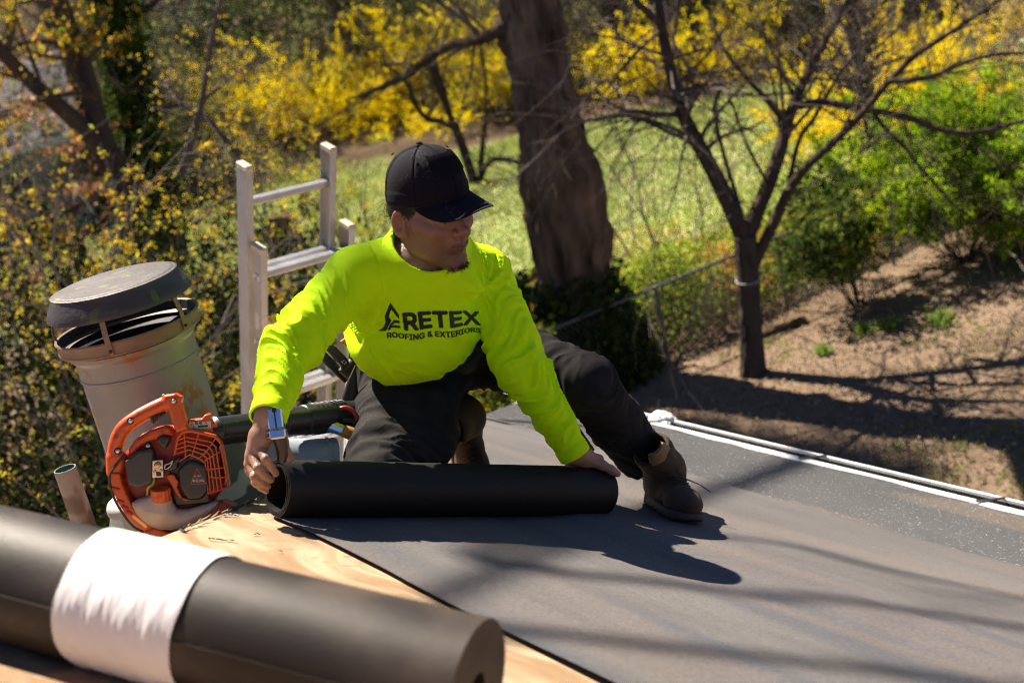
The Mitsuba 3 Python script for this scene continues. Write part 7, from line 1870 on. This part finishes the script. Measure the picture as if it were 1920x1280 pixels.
for k, (o_, lab) in enumerate(((V(0, 0, 0), 'dark utility knife with white lettering sticking out of the belt pouch'), (unit(np.cross(KD, FWD)) * 0.030 + FWD * 0.02 + KD * 0.022, 'dark handled chisel in the belt pouch behind the utility knife'))):
    c0 = V(0.498, 0.455, 0.077) + o_
    Fk = np.stack([np.cross(KD, unit((CAM - c0) - KD * ((CAM - c0) @ KD))), KD, unit((CAM - c0) - KD * ((CAM - c0) @ KD))], 1)
    m = slab([(-0.0105, -0.02), (0.0105, -0.02), (0.0125, 0.055), (0.0115, 0.105), (0.006, 0.110), (-0.006, 0.108), (-0.0115, 0.100), (-0.0120, 0.05)], -0.008, 0.008, 0.004, 0.0022)
    m.apply_transform(mat(Fk, c0))
    kk = thing('utility_knife' if k == 0 else 'chisel', lab, 'knife' if k == 0 else 'chisel')
    add('handle', m, 'knife_black', kk, smooth=True)
    e_ = slab([(-0.0095, 0.103), (0.0095, 0.105), (0.006, 0.113), (-0.006, 0.112)], -0.0086, 0.0086, 0.003, 0.0018); e_.apply_transform(mat(Fk, c0))
    add('pommel', e_, 'steel', kk, smooth=True)
    if k == 0:
        tm_ = meshkit.text_mesh('COBALT', 0.0085, 0.0006, True)
        tm_.apply_transform(mat(np.stack([V(0, 1, 0), V(-1, 0, 0), V(0, 0, 1)], 1), V(0.004, 0.006, 0.0080)))
        tm_.apply_transform(mat(Fk, c0)); add('lettering', tm_, 'white_print', kk)
principled('orange_leather', (0.3844, 0.186, 0.031), 0.6)
tl = thing('putty_knife', 'putty knife with a steel blade and an orange grip tucked in the belt', 'putty knife')
tc = V(0.510, 0.475, 0.155)
Ft = frame(unit(CAM - tc), unit(RIGHT)); Ft = np.stack([RIGHT - unit(CAM - tc) * (RIGHT @ unit(CAM - tc)), np.cross(unit(CAM - tc), RIGHT), unit(CAM - tc)], 1); Ft = np.stack([unit(Ft[:, 0]), unit(Ft[:, 1]), Ft[:, 2]], 1)
m = slab([(-0.022, 0.004), (0.0, 0.020), (0.006, 0.010), (0.024, 0.018), (0.026, -0.008), (-0.002, -0.008)], -0.004, 0.010, 0.003, 0.002); m.apply_transform(mat(Ft, tc)); add('grip', m, 'orange_leather', tl, smooth=40)
m = slab([(0.0, 0.012), (0.020, 0.006), (0.012, 0.072), (-0.008, 0.072)], -0.004, -0.002, 0.0008, 0.0018); m.apply_transform(mat(Ft, tc)); add('blade', m, 'steel', tl, smooth=40)
m = slab([(-0.006, -0.06), (0.004, -0.06), (0.010, 0.006), (-0.010, 0.006)], -0.004, 0.006, 0.003, 0.002); m.apply_transform(mat(Ft, tc)); add('shank', m, 'steel', tl, smooth=40)
# chrome bar tool, pliers and the loop hanging beside the kneeling thigh
cb = thing('hammer', 'chrome shafted hammer hanging at the hip with an orange grip end', 'hammer')
c0, c1 = V(0.288, 0.282, 0.058), V(0.345, 0.235, 0.010)
dA = unit(c1 - c0)
add('shaft', lathe([(0.0, 0.0), (0.0125, 0.0), (0.0148, 0.003), (0.0148, 0.058), (0.0125, 0.062)], 8, dA, c0), 'chrome', cb)
add('grip', lathe([(0.013, 0.060), (0.016, 0.063), (0.0165, 0.10), (0.012, 0.12), (0, 0.121)], 20, dA, c0), 'orange_leather', cb, smooth=30)
pk = thing('pliers', 'red handled pliers with a steel spring hanging above the chrome hammer', 'pliers')
pc0 = V(0.340, 0.275, 0.062)
principled('red_grip', (0.2604, 0.0124, 0.0124), 0.4)
add('handle', tube(smooth_path([pc0 - RIGHT * 0.012, pc0 + RIGHT * 0.004 + UPV * 0.010, pc0 + RIGHT * 0.020 + UPV * 0.012, pc0 + RIGHT * 0.036 + UPV * 0.002, pc0 + RIGHT * 0.05 - UPV * 0.02], 16), 0.0062, 8), 'red_grip', pk, smooth=True)
add('handle', tube(smooth_path([pc0 - RIGHT * 0.012 - UPV * 0.006, pc0 + RIGHT * 0.008 - UPV * 0.016, pc0 + RIGHT * 0.03 - UPV * 0.018, pc0 + RIGHT * 0.05 - UPV * 0.03], 16), 0.006, 8), 'belt_leather', pk, smooth=True)
an_ = np.linspace(0, 10 * PI, 90)
sprg = pc0 - RIGHT * 0.022 + np.outer(np.cos(an_) * 0.0075, RIGHT) + np.outer(np.sin(an_) * 0.0075, FWD) + np.outer(np.linspace(-0.018, 0.018, 90), UPV)
add('spring', tube(sprg, 0.0017, 5), 'white_print', pk, smooth=True)
fo = np.mean(FLAP, 0); fz_ = unit(CAM - fo); fx_ = unit(RIGHT - fz_ * (RIGHT @ fz_)); fy_ = np.cross(fz_, fx_)
FF = np.stack([fx_, fy_, fz_], 1)
m = slab([tuple(((p_ - fo) @ FF)[:2]) for p_ in FLAP], -0.006, 0.006, 0.004, 0.0025); m.vertices[:, 2] += 0.010 * np.sin(m.vertices[:, 0] * 60)
m.apply_transform(mat(FF, fo)); add('leather_flap', m, 'belt_leather', belt, smooth=True)
# tan flap and brown holster on his left side
m = slab([(-0.035, -0.010), (0.030, -0.014), (0.036, -0.004), (0.020, 0.008), (-0.035, 0.012)], -0.006, 0.006, 0.004, 0.0025)
fc_ = V(0.955, 0.335, 0.100); m.apply_transform(mat(Ft, fc_)); add('pouch_flap', m, 'tan_leather', belt, smooth=True)
hl0, hl1 = V(0.895, 0.170, -0.145), V(0.925, 0.118, -0.262)
hd_ = unit(hl0 - hl1); ho = unit(CAM - hl0)
pouch((hl0 + hl1) / 2, hd_, ho, 0.050, 0.145, 0.026, 'brown_leather', 0.8)

# ------------------------------------------------------------------ small things on the roof
rg = V(2.575, 1.80, -1.135)
U, Wd = np.meshgrid(np.linspace(-1, 1, 26), np.linspace(-1, 1, 26), indexing='ij')
hz = 0.030 * meshkit.fbm(np.stack([U * 2.2 + 3, Wd * 2.2, U * 0], -1), 3, 90) + 0.012 * np.abs(np.sin(3.3 * U + 2 * Wd))
rv = rg + np.stack([0.040 * U - 0.015 * Wd, 0.060 * Wd + 0.015 * U, hz - 0.02 * (U ** 2 + Wd ** 2)], -1)
i, j = np.meshgrid(np.arange(25), np.arange(25), indexing='ij')
add('rag', cat_meshes([(rv.reshape(-1, 3), np.stack([i * 26 + j, (i + 1) * 26 + j, (i + 1) * 26 + j + 1, i * 26 + j + 1], -1).reshape(-1, 4))]), 'white_paper', smooth=True, label='crumpled white rag lying on the gutter', cat='rag')
rng = np.random.default_rng(300)
scrap_labels = ['long curled black scrap of old felt on the bare wood near the paper band', 'small black felt scrap on the bare wood left of the other scraps', 'thin black felt sliver by the edge of the unrolled sheet', 'ragged black scrap against the edge of the bare wood below the blower', 'tiny felt crumb lying alone in the middle of the bare wood']
for k, (x, y, l_, w_) in enumerate(((-0.178, -0.178, 0.045, 0.007), (-0.217, -0.095, 0.022, 0.008), (-0.095, -0.14, 0.014, 0.005), (-0.075, 0.03, 0.030, 0.010), (-0.11, -0.28, 0.008, 0.004))):
    n_ = 12
    t = np.linspace(-1, 1, n_); a_ = rng.uniform(0, PI)
    dx_, dy_ = math.cos(a_), math.sin(a_)
    wv_ = w_ * (0.6 + 0.6 * rng.uniform(size=n_)) * (1 - 0.6 * t ** 2)
    bend = 0.25 * l_ * np.sin(2.2 * t + k)
    mid = np.array([roof1(x + dx_ * l_ * tt / 2 - dy_ * b_, y + dy_ * l_ * tt / 2 + dx_ * b_, 0.0025 + 0.003 * rng.uniform()) for tt, b_ in zip(t, bend)])
    sdv = V(-dy_, dx_, SLOPE * dy_)
    up3 = np.stack([mid + sdv * wv_[:, None] / 2, mid - sdv * wv_[:, None] / 2], 1).reshape(-1, 3)
    q_ = np.array([[2 * a, 2 * a + 1, 2 * a + 3, 2 * a + 2] for a in range(n_ - 1)])
    m = cat_meshes([(np.vstack([up3 + N1 * 0.0008, up3]), np.vstack([q_, q_[:, ::-1] + 2 * n_]))])
    add('felt_scrap', m, 'print_black', label=scrap_labels[k], cat='felt scrap', group='torn felt scraps on the bare wood')
# splintered, ragged edge of the wood at the hip below the blower
for k in range(26):
    x = rng.uniform(-0.22, 0.08); l_ = rng.uniform(0.012, 0.045)
    a_ = PI / 4 + rng.uniform(-0.25, 0.25)
    p0 = roof1(x, x + HIP - rng.uniform(0.0, 0.016), 0.003 + 0.004 * rng.uniform())
    m = tube([p0, p0 + V(math.cos(a_), math.sin(a_), -SLOPE * math.cos(a_)) * l_ * 0.6 + N1 * 0.003, p0 + V(math.cos(a_), math.sin(a_), -SLOPE * math.cos(a_)) * l_ + N1 * rng.uniform(0, 0.008)], [0.0022, 0.0018, 0.0006], 5)
    add('splinter', m, 'osb' if rng.uniform() < 0.5 else 'print_black', house)

# ------------------------------------------------------------------ yard: fence, log, stump, neighbour's house
fen = thing('fence', 'grey wire fence with a pipe top rail running behind the forked tree', 'fence')
principled('fence_metal', (0.124, 0.1333, 0.1364), 0.5, metal=0.5)
fpts = [V(4.2, 8.62, 0), V(6.7, 8.50, 0), V(8.3, 8.42, 0), V(10.22, 8.31, 0), V(12.1, 8.15, 0), V(14.2, 8.0, 0), V(16.4, 7.85, 0)]
for q in fpts:
    q[2] = float(terrain(q[0], q[1]))
FH = 0.93
for q in fpts:
    add('post', tube([q - V(0, 0, 0.2), q + V(0, 0, FH + 0.02)], 0.026, 10), 'fence_metal', fen, smooth=40)
add('top_rail', tube(np.array([q + V(0, 0, FH) for q in fpts]), 0.021, 10), 'fence_metal', fen, smooth=40)
wires = []
for a, b in zip(fpts[:-1], fpts[1:]):
    L = np.linalg.norm(b - a); n_ = int(L / 0.075)
    t = np.linspace(0, 1, n_ + 1)[:-1]
    for s in (1, -1):
        p0 = a + (b - a) * t[:, None]; p1 = p0 + unit(b - a) * 0.9 * s + V(0, 0, FH)
        k = (p1 - a) @ unit(b - a)
        p1 = np.where(((k > L) | (k < 0))[:, None], p0 + unit(b - a) * np.clip(0.9, 0, L) * 0 + V(0, 0, FH), p1)
        wires.append(poly_tubes(np.stack([p0, (p0 + p1) / 2, p1], 1), np.full((len(p0), 3), 0.0022), 3))
add('wire_mesh', cat_meshes(wires), 'fence_metal', fen, kind='stuff')
lg0, lg1 = V(*LOG0) + V(0, 0, 0.06), V(*LOG1) + V(0, 0, 0.09)
lgm = tube(smooth_path([lg0, (lg0 + lg1) / 2 + V(0, 0.02, 0.01), lg1], 24), 0.052, 14)
lgv = np.asarray(lgm.vertices) + 0.012 * (meshkit.fbm(np.asarray(lgm.vertices) * 14, 2, 4)[:, None] - 0.5)
add_vfc('log', (lgv, np.asarray(lgm.faces), bark_cols(lgv, (0.16, 0.125, 0.07))), 'bark_mat', smooth=True, label='short mossy log lying on the bare ground right of the forked tree', cat='log')
sb_ = V(10.15, 21.73, 0); sb_[2] = float(terrain(sb_[0], sb_[1]))
sm_ = tube(smooth_path([sb_ - V(0, 0, 0.1), sb_ + V(0, 0, 0.3), sb_ + V(0.03, 0, 0.75)], 14), np.linspace(0.42, 0.30, 14), 22)
sv_ = np.asarray(sm_.vertices) + 0.10 * (meshkit.fbm(np.asarray(sm_.vertices) * 5, 3, 6)[:, None] - 0.5)
add_vfc('stump', (sv_, np.asarray(sm_.faces), bark_cols(sv_, (0.30, 0.185, 0.11))), 'bark_mat', smooth=True, label='broad brown tree stump seen between the ladder rails', cat='stump')
nb = thing('neighbour_house', 'house with a mauve grey roof half hidden by branches at the upper left', 'house')
bumped('shingle', proc(lambda p, n, uv: mix((0.11, 0.095, 0.097), (0.17, 0.148, 0.15), cell_rand(dr.floor(p.x * 3 + 0.5 * dr.floor(p.z * 6)), dr.floor(p.z * 6))) * (0.8 + 0.4 * noise(p.x * 30, p.y * 30, p.z * 30))), lambda p, n, uv: (p.z * 6 - dr.floor(p.z * 6)), 0.02, 0.01, rough=0.9)
nc, nyaw = V(8.3, 38.0, 0), math.radians(-18)
nz0 = float(terrain(nc[0], nc[1])) - 0.3
RN = rot([0, 0, 1], -18)
def nbox(name, size, at_, m_, parent=None, R2=None):
    b_ = box(size, (0, 0, 0)); b_.apply_transform(mat(RN @ (R2 if R2 is not None else np.eye(3)), nc + V(0, 0, nz0) + RN @ V(*at_)))
    return add(name, b_, m_, parent or nb)
nw_ = nbox('wall', (9.5, 6.0, 2.9), (-1.5, 0, 1.45), 'siding')
for s in (-1, 1):
    nbox('roof', (10.2, 4.1, 0.10), (-1.5, s * 1.72, 3.95), 'shingle', None, rot([1, 0, 0], -s * 33))
for x in (-4.2, -1.4, 1.4):
    wn = nbox('window', (1.1, 0.08, 1.3), (x, -3.01, 1.65), 'white_metal')
    nbox('pane', (0.92, 0.04, 1.12), (x, -3.045, 1.65), 'black_plastic', wn)
    nbox('bar', (0.92, 0.03, 0.05), (x, -3.06, 1.65), 'white_metal', wn)
nbox('eave_board', (10.2, 0.06, 0.20), (-1.5, -3.45, 2.80), 'white_metal')
